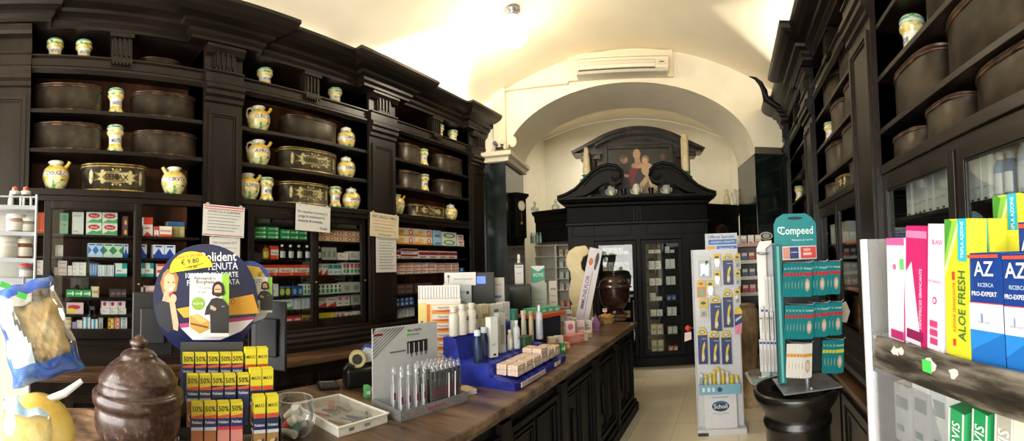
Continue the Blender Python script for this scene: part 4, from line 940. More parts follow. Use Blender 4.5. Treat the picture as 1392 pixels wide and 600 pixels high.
# ---- air conditioner
q = BK; x0, z0 = q.lp(783, 110, -.25); x1, _ = q.lp(909, 108, -.25)
t = thing('air_conditioner', 'white wall split air conditioner above the arch', 'air conditioner', q.w((x0+x1)/2, -.251, 3.80), A13); W_ = x1-x0
ACW = M('#ece2c8', .4)
b = MB()
pr = [(.20, 0), (.05, 0), (.01, .03), (0, .10), (.01, .19), (.05, .21), (.20, .21)]
rs = [[(sx*W_/2, y, z) for y, z in pr] for sx in (-1, 1)]
b.rings(rs, ACW, smooth=False); b.build('casing', t, bevel=.004)
MB().box(-W_/2+.03, W_/2-.15, -.004, .0, .075, .12, M('#d9cfb4', .4)).box(-W_/2+.03, W_/2-.15, .004, .02, .022, .03, M('#4a463c')).box(-W_/2, W_/2, -.003, .0, .155, .158, M('#6a6454')).frame(-W_/2+.03, W_/2-.15, .03, .12, .003, -.006, -.003, M('#a99f86')).build('louvre', t)
MB().box(W_/2-.13, W_/2-.02, -.005, -.001, .06, .12, M('#ddd2b6')).box(W_/2-.10, W_/2-.05, -.007, -.005, .08, .095, M('#6a5c40')).build('display', t)
# spot lamps on the impost
t = thing('spotlight', 'small twin spotlight on the cream ledge above the left marble pier', 'spotlight', BK.w(-1.6, -.075, 3.03), A13)
MB().box(-.05, .05, -.02, .02, 0, .02, BLACKP).build('base', t)
for s_ in (-1, 1): MB().tube([(s_*.03, 0, .02), (s_*.04, -.01, .05)], .006, BLACKP).tube([(s_*.03, .02, .05), (s_*.05, -.05, .07)], [.02, .028], STEEL, 12).build('lamp_head', t)
t = tag(MB().ell(0, 0, .05, .07, -.03, 0, M('#efe4c8')).build('alarm_siren', loc=BK.w(-1.44, -.002, 3.12), rot=A13, bevel=.01), 'small cream alarm box beside the pipe boxing on the arch wall', 'alarm box')
# ---- wall clock on the left pier
t = thing('wall_clock', 'dark long-case wall clock with a small white dial on the green marble pier', 'clock')
cf = Fr(BK.w(-1.548, .32, 0), A13+math.radians(62)); cx0, _ = cf.lp(699, 290); cx1, _ = cf.lp(719, 290)
t.location = (cf.w(.085, -.06, 1.83)); t.rotation_euler.z = cf.rot
b = MB().box(-.10, .10, -.0, .12, .1, .66, EBONY).frame(-.09, .09, .12, .62, .02, -.012, 0, EBONY).box(-.13, .13, -.03, .13, .66, .70, EBONY).box(-.115, .115, -.015, .125, .635, .66, EBONY).prism([(-.08, .1), (.08, .1), (.03, 0), (-.03, 0)], .01, .1, EBONY)
b.build('case', t, bevel=.004)
d = MB().lathe([(0, 0)], EBONY, 3) if 0 else MB().ell(0, .53, .062, .062, -.016, -.008, M('#dcd9c8', .3), 28)
d.ell(0, .53, .068, .068, -.012, -.006, GOLD, 28).art([('r', .49, .5, .51, .8, '#15130f'), ('r', .5, .49, .72, .52, '#15130f')], -.062, .468, .124, .124, -.016)
for k in range(12):
    a = k*math.pi/6; d.box(.05*math.sin(a)-.003, .05*math.sin(a)+.003, -.0172, -.016, .53+.05*math.cos(a)-.004, .53+.05*math.cos(a)+.004, M('#2a2620'))
d.build('dial', t)
MB().ell(0, .3, .02, .02, -.012, -.006, GOLD, 16).box(-.002, .002, -.01, -.006, .3, .45, GOLD).build('pendulum', t)
# ---- globe ceiling lamp
zc_ = zceil(-1.94, 3.62)
t = thing('globe_lamp', 'glowing white glass globe lamp under the vaulted ceiling', 'lamp', (-1.94, 3.62, zc_-.23))
MB().lathe([(.012, .235), (.07, .23), (.08, .205), (.05, .19), (.045, .157)], M('#8a8fa0', .3, .8), 20).build('ceiling_rose', t)
MB().lathe([(.001, -.15)]+[(.15*math.cos(a), .15*math.sin(a)) for a in [(-90+12*k)*math.pi/180 for k in range(1, 14)]]+[(.04, .155), (.001, .156)], M('#ffe2b0', .3, emis=9), 28).build('globe', t)
lp = bpy.data.lights.new('globe_light', 'POINT'); lp.energy = 30; lp.color = WARM; lp.shadow_soft_size = .16
lo_ = bpy.data.objects.new('globe_light', lp); COL.objects.link(lo_); lo_.parent = t; lo_.location = (0, 0, -.22)
# dark hook-like bracket by the right lunette
tag(MB().tube([(.13, .02, -.16), (0, 0, -.08), (-.015, -.01, 0), (-.05, -.02, .07), (-.10, -.02, .12), (-.16, -.02, .14)], [.03, .034, .03, .024, .015, .004], EBONY, 8).build('curved_horn', loc=P(1041, 124, x=.40)), 'dark curved horn mounted above the end of the right cabinet', 'horn')
# ---- white shelving seen through the passage under the left wing
o = BK.w(-1.35, 2.35, 0); WR = Fr((o.x, o.y, 0), A13)
t = thing('white_stockroom_shelving', 'bright white stockroom shelving seen through the passage left of display cabinet', 'shelving', WR.o, A13)
WH = M('#e8e6da', .5); q = MB().frame(-.55, .55, 0, 2.1, .03, 0, .3, WH).box(-.03, .0, 0, .3, 0, 2.1, WH).box(-.55, .55, .28, .3, 0, 2.1, WH)
q.build('frame', t)
for z in (.5, .8, 1.1, 1.3, 1.5, 1.7, 1.9): MB().box(-.52, .52, .005, .28, z-.01, z, WH).build('shelf', t)
for z, kk in ((1.101, 'whitest'), (1.301, 'cosm'), (1.501, 'white'), (1.701, 'cream'), (.801, 'salmon')):
    for i in range(4):
        o = carton(kk, .07, .08, .12, 'pale box on the white stockroom shelving, %s row' % {1.101: 'third', 1.301: 'fourth', 1.501: 'fifth', 1.701: 'sixth', .801: 'second'}[z], 'stockroom boxes %.1f' % z); o.location = WR.w(.08+i*.11, .03, z)
        o.rotation_euler.z = A13
# green/blue glassware inside the left wing
for k, px in enumerate((723, 727, 731, 735)):
    tag(MB().lathe([(.018, 0), (.02, .01), (.02, .10), (.01, .13), (.01, .16), (0, .16)], M(('#5f8a7a', '#a8b8a0', '#7fa0b0', '#8aa890')[k], .2), 12).build('glass_phial', loc=BC.w(BC.ax(px, 1.98, .2), .18, 1.885)), 'tiny %s glass phial on the ledge by the wall clock' % ('green', 'pale', 'blue', 'sage')[k], 'phial')
t = tag(MB().box(-1.45, -1.02, .12, .28, 1.865, 1.8845, EBONY).build('phial_ledge', loc=BC.o, rot=BC.rot), 'narrow dark ledge under the left wing holding tiny phials', 'ledge')
# ---- right pier: dark rack of small packs, stone vase-column, oval sign
rk = Fr(P(1019, 400, y=5.0)*Vector((1, 1, 0)) if 0 else Vector((P(1019, 400, y=4.95).x, 4.95, 0)))
t = thing('black_wall_rack', 'black metal rack of small packs beside the green marble pier', 'rack', rk.o, rk.rot)
MB().box(-.17, .17, .12, .14, 1.0, 1.70, BLACKP).build('back_panel', t)
for k, py in enumerate((333, 356, 378, 400)):
    z = rk.lp(1019, py)[1]
    s_ = MB().box(-.17, .17, -.005, .12, z-.012, z, BLACKP).box(-.17, .17, -.008, -.005, z-.02, z+.02, M(('#d9a09a', '#e8e8e8', '#e8e8e8', '#c9c9c9')[k])); s_.build('shelf', t)
    for i in range(4):
        cc = (('#e8e0d0', '#b0b0b0', '#efe0d8', '#d8c8b0'), ('#d86a3a', '#4a7ac0', '#d8564a', '#e09050'), ('#3a4a6a', '#4a6a9a', '#6a7a9a', '#30405a'), ('#3a3a40', '#c84a50', '#d87a80', '#c04048'))[k][i]
        lb = 'small %s pack on the %s level of black wall rack, %s' % (('cream', 'orange', 'navy', 'red')[k], ('top', 'second', 'third', 'bottom')[k], ('leftmost', 'second from left', 'third from left', 'rightmost')[i])
        tag(MB().box(-.035, .035, 0, .04, 0, .11, C(cc)).art([('r', .1, .6, .9, .9, '#f0ece4'), ('r', .2, .2, .7, .3, '#5a5a5a')], -.035, 0, .07, .11, 0).build('blister_pack', loc=rk.w(-.125+i*.083, .02, z+.0008), rot=rk.rot), lb, 'pack')
STN = two('worn_stone', ['#6a5238', '#8f7350', '#b59a74', '#c7b08c'], 4, .6, (1, 1, .5), .3, 8)
vl = P(1017, 555, z=.0)
t = thing('stone_urn_pedestal', 'worn stone baluster pedestal standing between the two plastic displays', 'pedestal', (vl.x+.02, vl.y+.12, 0))
MB().lathe([(.15, 0), (.15, .06), (.13, .07), (.14, .10), (.12, .13), (.10, .15), (.105, .2)], STN, 28).build('base', t)
MB().lathe([(.105, .2), (.09, .3), (.095, .45), (.13, .7), (.145, .9), (.13, 1.02), (.11, 1.06), (.13, 1.08), (0, 1.085)], STN, 28).build('body', t)
s_ = Fr(BK.w(1.78, -.03, 0), A13)
sx, sz = s_.lp(1041, 321, 0)
t = tag(MB().ell(sx, sz, .085, .05, -.012, 0, WHITEP, 28).ell(sx, sz, .07, .037, -.0135, -.012, BLACKP, 28).ell(sx, sz, .05, .03, -.015, -.0135, M('#d8dadc', .2), 28).build('oval_sign', loc=s_.o, rot=A13), 'small white oval sign with dark ring on the green marble pier', 'sign')
# ================================================================ the long sales counter
CF = Fr((-1.05, 0, 0), math.pi/2); TZ = .95
t = thing('sales_counter', 'long dark panelled shop counter with a worn brown wooden top', 'counter', CF.o, CF.rot)
c = MB().box(-.5, 4.40, .0, .80, 0, TZ-.06, EBONY).box(-.5, 4.44, -.035, .0, 0, .13, EBONY).box(-.5, 4.42, -.02, 0, .13, .17, EBONY)
c.build('carcass', t, bevel=.006)
xs_ = [-.5, .35, 1.05, 1.75, 2.45, 3.1, 3.7, 4.36]
for i in range(7):
    a, b_ = xs_[i]+.05, xs_[i+1]-.05
    m_ = (a+b_)/2
    pn = MB().frame(a, b_, .22, .82, .03, -.022, .0, EBONY)
    for (u, v) in ((a+.05, m_-.015), (m_+.015, b_-.05)):
        pn.frame(u, v, .27, .77, .014, -.014, 0, EBONY)
    pn.frame(a+.07, m_-.035, .30, .74, .01, -.008, 0, EBONY)
    pn.ell((a+.05+m_-.015)/2, .52, .025, .13, -.016, -.001, EBONY, 12)
    pn.build('panel', t, bevel=.003)
for e in xs_[1:-1]: MB().box(e-.035, e+.035, -.03, 0, .13, .87, EBONY).box(e-.045, e+.045, -.035, 0, .82, .87, EBONY).build('pilaster', t)
MB().sweep([(-.5, .9), (-.5, -.0), (4.38, 0), (4.38, .9)], [(-.05, TZ-.07), (.02, TZ-.07), (.02, TZ-.055), (.04, TZ-.045), (.05, TZ-.03), (.05, TZ-.006), (.044, TZ), (-.05, TZ)], CTOP).box(-.46, 4.34, .04, .92, TZ-.05, TZ-.0002, CTOP).build('worktop', t)

def on(px, py, z=TZ): return P(px, py, z=z)
def fr_at(px, py, z=TZ, rot=None): v = on(px, py, z); return Fr((v.x, v.y, z), rot)
def put(t, fr, a=0, b=0, z=0, rz=0):
    t.location = fr.w(a, b, z); t.rotation_euler.z = fr.rot+rz; return t
# ---- brown stone urn in front
URN = [(0, 0), (.075, 0), (.085, .012), (.085, .02), (.07, .035), (.085, .05), (.118, .085), (.138, .13), (.142, .17), (.140, .195), (.135, .205), (.148, .212), (.150, .225), (.150, .24), (.143, .25), (.138, .252)]
ULID = [(.138, .2525), (.132, .258), (.129, .268), (.131, .28), (.131, .285), (.124, .292), (.12, .30), (.10, .325), (.075, .345), (.062, .352), (.061, .36), (.05, .372), (.03, .38), (.022, .384), (.026, .39), (.031, .398), (.03, .405), (.02, .414), (.012, .422), (0, .428)]
def urn(label, loc, s_=1.0):
    t = thing('stone_urn', label, 'urn', loc)
    MB().lathe([(r*s_, z*s_) for r, z in URN], PORPH, 48).build('body', t)
    MB().lathe([(r*s_, z*s_) for r, z in ULID], PORPH, 48).build('lid', t); return t
UR = 1.42; uv = P(188, 500, r=UR)
urn('large speckled brown stone urn with domed lid in the left foreground', (uv.x, uv.y, TZ+.0), .99)
# ---- wooden basket-like stump to its left with white cable
tag(MB().lathe([(0, 0), (.13, 0), (.16, .01), (.17, .05), (.165, .06), (.15, .062), (.145, .05), (0, .05)], two('rough_brown_wood', ['#33241a', '#6b5039', '#8a6b4f'], 12, .7, (1, 1, .3), .4), 20).build('wooden_dish', loc=(P(108, 575, r=1.62).x, P(108, 575, r=1.62).y, TZ)), 'rough brown wooden dish half hidden left of the stone urn', 'dish')
# ---- denture cream rack (50% boxes)
g0 = P(312, 560, r=1.50); NK = Fr((g0.x, g0.y, TZ), math.radians(74))
def nk_box(kind, label, group):
    w_, d_, h_ = .040, .036, (.195 if kind == 'c' else .178)
    body = {'a': '#b07048', 'b': '#e0948a', 'c': '#a07d4c', 's': '#1c2f5e'}[kind]
    mb = MB().box(-w_/2, w_/2, 0, d_, 0, h_, C(body))
    yel = '#dcd02a'
    for rz in (0, -90, 90):
        pass
    for (xf) in (None, Matrix.Translation((-w_/2, d_/2, 0)) @ Matrix.Rotation(math.radians(-90), 4, 'Z') @ Matrix.Diagonal((d_/w_, 1, 1, 1)), Matrix.Translation((w_/2, d_/2, 0)) @ Matrix.Rotation(math.radians(90), 4, 'Z') @ Matrix.Diagonal((d_/w_, 1, 1, 1))):
        mb.xf = xf
        it = [('r', 0, .80, 1, 1, yel), ('p', [(0, .76), (1, .79), (1, .73), (0, .70)], '#d2562e'), ('r', 0, .56, 1, .72, '#1d2f66'), ('t', .5, .65, .075, 'Polident', '#e8ecf4', .85)]
        it[1:1] = [('r', 0, .72, 1, .80, '#e4b440')] if kind != 's' else []
        if kind == 'c': it = [('r', 0, .70, 1, 1, yel), ('t', .5, .84, .07, 'MAXI', '#1c2030', .8), ('e', .5, .66, .45, .035, '#d2402e'), ('r', 0, .42, 1, .62, '#16244c'), ('t', .5, .5, .07, 'Polident', '#e8ecf4', .85), ('r', 0, .36, 1, .42, '#c8ccd6'), ('e', .5, .16, .35, .1, '#c8b48a'), ('p', [(.3, .1), (.8, .28), (.85, .24), (.4, .06)], '#22315c')]
        else:
            it += [('t', .5, .90, .10, '50%', '#141414', .88)]
            if kind == 'a': it += [('r', 0, .50, 1, .56, '#c4d0e4'), ('e', .5, .2, .4, .1, '#e8e2dc'), ('e', .5, .2, .3, .075, '#803028'), ('e', .5, .2, .2, .05, '#eae6e0')]
            if kind == 'b': it += [('r', 0, .50, 1, .56, '#d23a4c'), ('e', .5, .2, .38, .09, '#c8786e'), ('e', .5, .2, .3, .07, '#e8a89c')]
        mb.art(it, -w_/2, 0, w_, h_, 0)
    mb.xf = None
    mb.add([(-w_/2, 0, h_+.0004), (w_/2, 0, h_+.0004), (w_/2, d_, h_+.0004), (-w_/2, d_, h_+.0004)], [(0, 1, 2, 3)], C(yel))
    o = mb.build('denture_cream_carton'); return tag(o, label, 'carton', group)
pt = {}
def nk(kind, px, ztop, b, label, group=None):
    if kind not in pt: pt[kind] = nk_box(kind, label, group); o = pt[kind]
    else:
        o = pt[kind].copy(); COL.objects.link(o); tag(o, label)
        if group: o['group'] = group
        elif 'group' in o: del o['group']
    o.location = NK.w(NK.ax(px, ztop-TZ-.03, b), b, ztop-TZ-.178); o.rotation_euler.z = NK.rot
# tiers of the rack
rk_ = thing('tiered_display_rack', 'black tiered counter rack holding yellow topped denture cream cartons', 'display rack', NK.o, NK.rot)
xa, xb = NK.ax(250, 1.1, 0), NK.ax(378, 1.1, 0)
tiers = [(0.0, .004), (.05, .085), (.10, .150)]      # (b, height of tier floor)
q = MB()
for b_, h_ in tiers: q.box(xa-.01, xb+.01, b_-.004, b_+.05, max(0, h_-.03) , h_-.0005, BLACKP)
q.box(xa-.012, xa-.009, 0, .15, 0, .16, BLACKP).box(xb+.009, xb+.012, -.005, .15, 0, .12, BLACKP)
q.build('steps', rk_)
MB().box(xa, NK.ax(330, .3, .16), .152, .158, 0, .36, M('#3c3e42', .4)).build('header_card', rk_)
for i, px in enumerate((268, 286)): nk('a', px, TZ+.004+.178, 0, 'tan 50% carton in the front tier at left', 'front left tan cartons')
for i, px in enumerate((304, 322)): nk('b', px, TZ+.004+.178, 0, 'pink 50% carton in the front tier', 'front pink cartons')
for i, px in enumerate((353, 371)): nk('c', px, TZ+.004+.178, 0.0, 'MAXI carton with navy band in the front tier', 'front MAXI cartons')
for i, px in enumerate((262, 279, 296, 313, 331)): nk('a' if i < 2 else 's', px, TZ+.085+.178, .05, '50%% carton in the middle tier, %s' % ('tan' if i < 2 else 'navy'), 'middle tier %s cartons' % ('tan' if i < 2 else 'navy'))
for i, px in enumerate((348, 364)): nk('c', px, TZ+.085+.178, .05, 'MAXI carton in the middle tier', 'middle MAXI cartons')
for i, px in enumerate((256, 273, 290, 307, 323)): nk('s', px, TZ+.150+.178, .10, 'navy 50% carton in the back tier', 'back tier navy cartons')
for i, px in enumerate((341, 357)): nk('c', px, TZ+.150+.178, .10, 'MAXI carton in the back tier', 'back MAXI cartons')
# ---- round promotional sign
def onr(px, py, r): v = P(px, py, r=r); return v
sg_ = onr(283, 430, 1.86); SG = Fr((sg_.x, sg_.y, TZ))
(sx0, sz0), (sx1, sz1) = SG.lp(209, 440), SG.lp(352, 340)
cx, _ = SG.lp(280, 420); _, zt = SG.lp(283, 332); _, zbm = SG.lp(283, 470)
t = thing('promotional_sign', 'round navy cardboard sign with a smiling woman and yellow price bubble', 'sign', SG.o, SG.rot)
Rz = .24; Rx = (SG.lp(350, 420)[0]-SG.lp(208, 420)[0])/2; ccx = (SG.lp(350, 420)[0]+SG.lp(208, 420)[0])/2; ccz = zt-Rz
NAVY = M('#0f1a42', .3)
m_ = MB().ell(ccx, ccz, Rx, Rz, -.006, 0, NAVY, 48)
def U(px, py): x, z = SG.lp(px, py); return ((x-ccx)/(2*Rx)+.5, (z-ccz)/(2*Rz)+.5)
def pp(*pts): return [U(*p_) for p_ in pts]
it = [('p', pp((240, 420), (344, 400), (352, 426), (250, 432)), '#dda22e'), ('p', pp((246, 446), (345, 434), (328, 450), (300, 462), (262, 462)), '#e8e2e6'), ('p', pp((244, 440), (346, 430), (346, 434), (245, 446)), '#b03a6a')]
# woman: hair, face, neck, dress, arm and apple
it += [('p', pp((222, 372), (228, 366), (238, 368), (243, 378), (240, 396), (222, 400), (218, 385)), '#a5783c'), ('p', pp((223, 378), (229, 371), (237, 375), (239, 388), (235, 397), (228, 399), (223, 392)), '#e0b08e'),
       ('p', pp((224, 396), (234, 398), (236, 412), (220, 412)), '#d8a684'), ('p', pp((211, 415), (222, 409), (232, 412), (240, 424), (243, 445), (228, 452), (215, 440)), '#20242c'),
       ('p', pp((229, 400), (236, 400), (243, 440), (242, 450), (236, 448)), '#dcab8a'), ('e',)+U(233, 393)+(.02, .012, '#f4f0ec'), ('e',)+U(233, 401)+(.022, .025, '#c8322c'), ('e',)+U(236, 406)+(.03, .04, '#e0b08e'),
       ('e',)+U(229, 384)+(.006, .006, '#2a1c14'), ('e',)+U(236, 384)+(.006, .006, '#2a1c14')]
it += [('t',)+U(297, 349)+(.08, 'Polident', '#f2f2f2', .34, 2), ('t',)+U(302, 362)+(.075, 'TENUTA', '#cfd6e6', .3, 2), ('t',)+U(288, 374)+(.055, '10 VOLTE PI\u00d9 FORTE', '#e8ecf4', .5, 2), ('t',)+U(290, 384)+(.05, 'FINO A GIORNATA', '#cfd6e6', .5, 2), ('t',)+U(311, 410)+(.05, 'OLO', '#c8402c', .12)]
m_.art(it, ccx-Rx, ccz-Rz, 2*Rx, 2*Rz, -.006, step=.0003)
m_.build('board', t)
# yellow price bubble (upper half-oval)
bx, bz = SG.lp(258, 362); b1, _ = SG.lp(284, 355)
m_ = MB(); m_.xf = Matrix.Translation((SG.lp(260, 367)[0], 0, SG.lp(260, 367)[1])) @ Matrix.Rotation(math.radians(-9), 4, 'Y')
m_.prism([(.092*math.cos(math.pi*i/20), .078*math.sin(math.pi*i/20)) for i in range(21)], -.018, -.014, M('#e8d428', .4))
m_.art([('t', .5, .75, .16, 'OFFERTA SPECIALE', '#c8402c', .62), ('t', .5, .47, .26, '\u20ac 9.80', '#1c1c20', .8), ('t', .55, .15, .16, '12.00', '#1c1c20', .5), ('p', [(.36, .12), (.8, .24), (.8, .27), (.36, .15)], '#1c1c20')], -.092, 0, .184, .078, -.018)
m_.xf = None; m_.build('price_bubble', t)
MB().tube([(ccx-.02, .01, 0), (ccx-.02, .01, ccz)], .006, M('#20306a')).box(ccx-.10, ccx+.08, -.03, .05, 0, .008, BLACKP).build('stand', t)
# second smaller round sign behind on the right
s2 = onr(345, 410, 1.98); S2 = Fr((s2.x, s2.y, TZ))
t = thing('promotional_sign', 'smaller blue and yellow round sign partly behind the navy sign', 'sign', S2.o, S2.rot)
(a0, _), (a1, _) = S2.lp(306, 400), S2.lp(372, 400); z1 = S2.lp(340, 355)[1]; z0 = S2.lp(345, 441)[1]; c_x = (a0+a1)/2; c_z = (z0+z1)/2; rx, rz = (a1-a0)/2, (z1-z0)/2
m_ = MB().ell(c_x, c_z, rx, rz, -.005, 0, M('#20409c', .3), 40).art([('p', [(.45, .93), (.7, .9), (.95, .62), (.35, .78)], '#e2b83a'), ('p', [(.2, .12), (.5, .0), (.82, .1), (.95, .3), (.5, .1)], '#ece8ee'), ('t', .72, .78, .09, '\u20ac', '#6a8a30', .2)], c_x-rx, c_z-rz, 2*rx, 2*rz, -.005)
m_.build('board', t); MB().tube([(c_x, .006, 0), (c_x, .006, c_z)], .006, BLACKP).box(c_x-.05, c_x+.05, -.03, .05, 0, .008, BLACKP).build('stand', t)
# leaflet box with cook on the cover, and the same booklet on the small sign
def booklet(fr, p0, p1, py0, py1, b, label, th=.02):
    (x0, zt_), (x1, zb2) = fr.lp(p0, py0, b), fr.lp(p1, py1, b); zb2 = max(zb2, .0)
    w_, h_ = x1-x0, zt_-zb2
    m_ = MB().box(0, w_, 0, th, 0, h_, M('#e6e4dc', .35))
    m_.art([('r', .82, .45, 1, 1, '#8dbb3a'), ('t', .38, .93, .055, 'Alessandro', '#3c3c40', .62), ('t', .4, .87, .055, 'Borghese', '#3c3c40', .5), ('t', .36, .78, .045, 'Tu come', '#9a9a9a', .4), ('t', .32, .71, .045, 'la fai?', '#9a9a9a', .3),
        ('e', .22, .52, .17, .105, '#86a83c'), ('t', .22, .52, .03, 'RICETTE', '#dfe8c0', .26),
        ('p', [(.0, .32), (.2, .36), (.5, .24), (.5, .12), (.25, .05), (.03, .14)], '#c89a48'), ('p', [(.03, .22), (.48, .16), (.47, .13), (.04, .19)], '#7a4a1c'), ('p', [(.05, .33), (.2, .35), (.46, .25), (.3, .2)], '#dcb468'),
        ('p', [(.54, .06), (.52, .35), (.38, .34), (.42, .46), (.56, .6), (.68, .62), (.84, .6), (1, .48), (1, .06)], '#26262a'),
        ('e', .72, .755, .155, .125, '#1c1512'), ('e', .62, .70, .06, .05, '#1c1512'), ('e', .83, .70, .06, .05, '#1c1512'), ('e', .715, .745, .095, .085, '#d0a284'), ('r', .64, .745, .79, .757, '#2a2a2c'), ('p', [(.64, .70), (.79, .70), (.76, .65), (.67, .65)], '#2c1c16'),
        ('p', [(.54, .5), (.62, .48), (.6, .42), (.52, .44)], '#b0a8a0'), ('e', .63, .44, .05, .03, '#c89a7c'), ('t', .85, .48, .015, 'CHEF', '#c8c8d0', .2)], 0, 0, w_, h_, 0, step=.0003)
    o = m_.build('recipe_booklet', loc=fr.w(x0, b, zb2), rot=fr.rot); tag(o, label, 'booklet')
    return o
BKF = Fr((P(285, 430, r=1.76).x, P(285, 430, r=1.76).y, TZ))
bo = booklet(BKF, 258, 311, 372, 458, 0, 'large white recipe booklet with a curly haired cook leaning before the navy sign')
booklet(S2, 335, 370, 377, 425, -.022, 'small white recipe booklet with the cook fixed on the smaller sign', .015)
# dark card box under the booklet
x0, z0_ = BKF.lp(247, 455, -.0); x1, _ = BKF.lp(320, 455)
# ---- monitors seen from behind
def monitor(p0, p1, pyt, r, label, tilt=0, pz=.10, h=.30):
    v = P((p0+p1)/2, pyt, r=r); f_ = Fr((v.x, v.y, TZ)); x0 = f_.lp(p0, pyt)[0]; x1, zt_ = f_.lp(p1, pyt)
    t = thing('computer_monitor', label, 'monitor', f_.o, f_.rot+tilt); w_ = (x1-x0)/2
    MB().box(-w_, w_, 0, .02, zt_-h, zt_, BLACKP).box(-w_*.6, w_*.6, -.02, 0, zt_-h*.8, zt_-h*.25, M('#17181a', .5)).build('housing', t, bevel=.006)
    MB().box(-.03, .03, .0, .03, .01, zt_-h, BLACKP).box(-.10, .10, -.05, .04, 0, .012, BLACKP).build('stand', t, bevel=.004)
    return t
monitor(180, 236, 398, 1.93, 'dark back of a computer monitor left of the navy sign', h=.28)
monitor(337, 391, 410, 2.12, 'dark back of a computer monitor right of the round signs', tilt=-.5, h=.33)
# ---- round glass bowl with tube samples
gv = on(400, 590); t = thing('glass_bowl', 'round clear glass bowl full of capped sample tubes', 'bowl', (gv.x, gv.y, TZ))
gw = [(0, .004), (.05, .004), (.07, .02), (.082, .055), (.08, .09), (.066, .125), (.064, .135)]
MB().lathe([(0, 0), (.052, 0), (.073, .018), (.086, .055), (.084, .09), (.070, .127), (.069, .137), (.064, .137)]+[], ACRY, 32).build('bowl', t) if 0 else MB().rings([[(r*math.cos(2*math.pi*i/32), r*math.sin(2*math.pi*i/32), z) for i in range(32)] for r, z in [(.045, .001), (.052, 0), (.073, .018), (.086, .055), (.084, .09), (.070, .127), (.071, .137)]], ACRY, cap=False).build('bowl', t)
MB().rings([[((.071+.0025*math.cos(a))*math.cos(2*math.pi*i/32), (.071+.0025*math.cos(a))*math.sin(2*math.pi*i/32), .137+.0025*math.sin(a)) for i in range(32)] for a in [k*math.pi/3 for k in range(7)]], M('#b9bcb8', .1), cap=False).build('rim', t)
tb = [((-.03, -.03, .035), (.6, .3, .5), '#d24450', 'red'), ((.02, .0, .03), (-.5, .4, .4), '#2f8a84', 'teal'), ((.0, .03, .05), (.7, -.2, .6), '#c9d2b0', 'pale green'), ((-.02, -.01, .09), (.5, .5, .6), '#e8e6de', 'white'), ((.03, .01, .10), (.3, -.6, .6), '#dfe0da', 'cream'), ((-.035, .02, .02), (.2, .9, .1), '#86b060', 'green'), ((.0, -.04, .015), (.9, .1, .1), '#e2e2dc', 'ivory')]
for p_, d_, c_, nm_ in tb:
    d_ = Vector(d_).normalized(); a = Vector(p_)*.85-d_*.028; b_ = Vector(p_)*.85+d_*.026
    tt = thing('sample_tube', 'small %s tube with white cap inside the glass bowl' % nm_, 'tube', (gv.x, gv.y, TZ))
    MB().tube([a, b_], [.011, .014], C(c_), 12).build('tube_body', tt); MB().tube([b_+d_*.001, b_+d_*.024], .0155, WHITEP, 14).build('cap', tt)
# ---- white tray of pens
ta, tb_, tc_, td = on(460, 596), on(527, 575), on(463, 537), on(412, 556)
td = on(413, 566)
v = tb_-ta; rot = math.atan2(v.y, v.x); TR = Fr((ta.x, ta.y, TZ), rot); W_ = v.length; D_ = max(.22, (td-ta).length)
D_ = (on(463, 537)-on(527, 575)).length; D_ = min(D_, .34)
t = thing('plastic_tray', 'low translucent white tray full of pens and small tools', 'tray', TR.o, rot)
TRM = clearmat('milky_plastic', (1, 1, 1, 1), .05, .55, .2)
q = MB().box(0, W_, 0, D_, 0, .004, M('#c9c6ba', .4)).box(0, W_, 0, .006, .004, .035, M('#dad7ca', .3)).box(0, W_, D_-.006, D_, .004, .035, M('#dad7ca', .3)).box(0, .006, .006, D_-.006, .004, .035, M('#dad7ca', .3)).box(W_-.006, W_, .006, D_-.006, .004, .035, M('#dad7ca', .3))
q.frame(-.006, W_+.006, 0, 0, 0, 0, 0, WHITEP) if 0 else None
q.build('tray_base', t, bevel=.003)
MB().box(-.006, W_+.006, -.006, .004, .035, .042, M('#e4e2d8', .3)).box(-.006, W_+.006, D_-.004, D_+.006, .035, .042, M('#e4e2d8', .3)).box(-.006, .004, .004, D_-.004, .035, .042, M('#e4e2d8', .3)).box(W_-.004, W_+.006, .004, D_-.004, .035, .042, M('#e4e2d8', .3)).art([('r', .2, .3, .3, .7, '#6a6a66'), ('r', .5, .3, .62, .7, '#8a8a84')], 0, .005, W_, .03, -.001).build('rim', t, bevel=.002)
MB().box(.006, W_-.006, .006, D_-.006, .036, .038, clearmat('tray_lid_film', (.98, .98, .97, 1), .06, .07, .1, .2)).build('lid', t)
random.seed(5)
pc = ['#3a3f4a', '#8a4a44', '#c9c9c4', '#5a6068', '#2c3c6a', '#b0aea4', '#4a4a48', '#9a9c9a', '#c8584c', '#d8d6cc', '#3c3a38', '#7a8088', '#6a5a50', '#a0a4a8']
nms = ['slate', 'brick red', 'silver', 'grey', 'navy', 'pale grey', 'charcoal', 'steel', 'coral', 'ivory', 'black', 'bluish grey', 'brown', 'light steel']
for k in range(14):
    x_ = .03+(W_-.06)*(k % 7)/6; y_ = D_*(.3 if k < 7 else .68); an = random.uniform(.9, 2.2); ln = .045
    c_ = TR.w(x_, y_, .008+.0022*(k % 3))
    a = Vector((math.cos(an+rot), math.sin(an+rot), 0))*ln
    p0_, p1_ = -a, a
    o = MB().tube([p0_, a*.8, a], [.0055, .0055, .002], C(pc[k]), 8).build('pen', loc=c_+Vector((0, 0, .004)))
    tag(o, 'short %s pen lying in the translucent white tray' % nms[k], 'pen')
tt = tag(MB().box(-.05, .05, -.014, .014, 0, .012, C('#b5503f')).box(.05, .06, -.01, .01, .003, .009, STEEL).build('craft_knife', loc=TR.w(W_*.62, D_*.80, .019), rot=rot+.9, bevel=.003), 'red handled clipper lying at the back of the white tray', 'clipper')
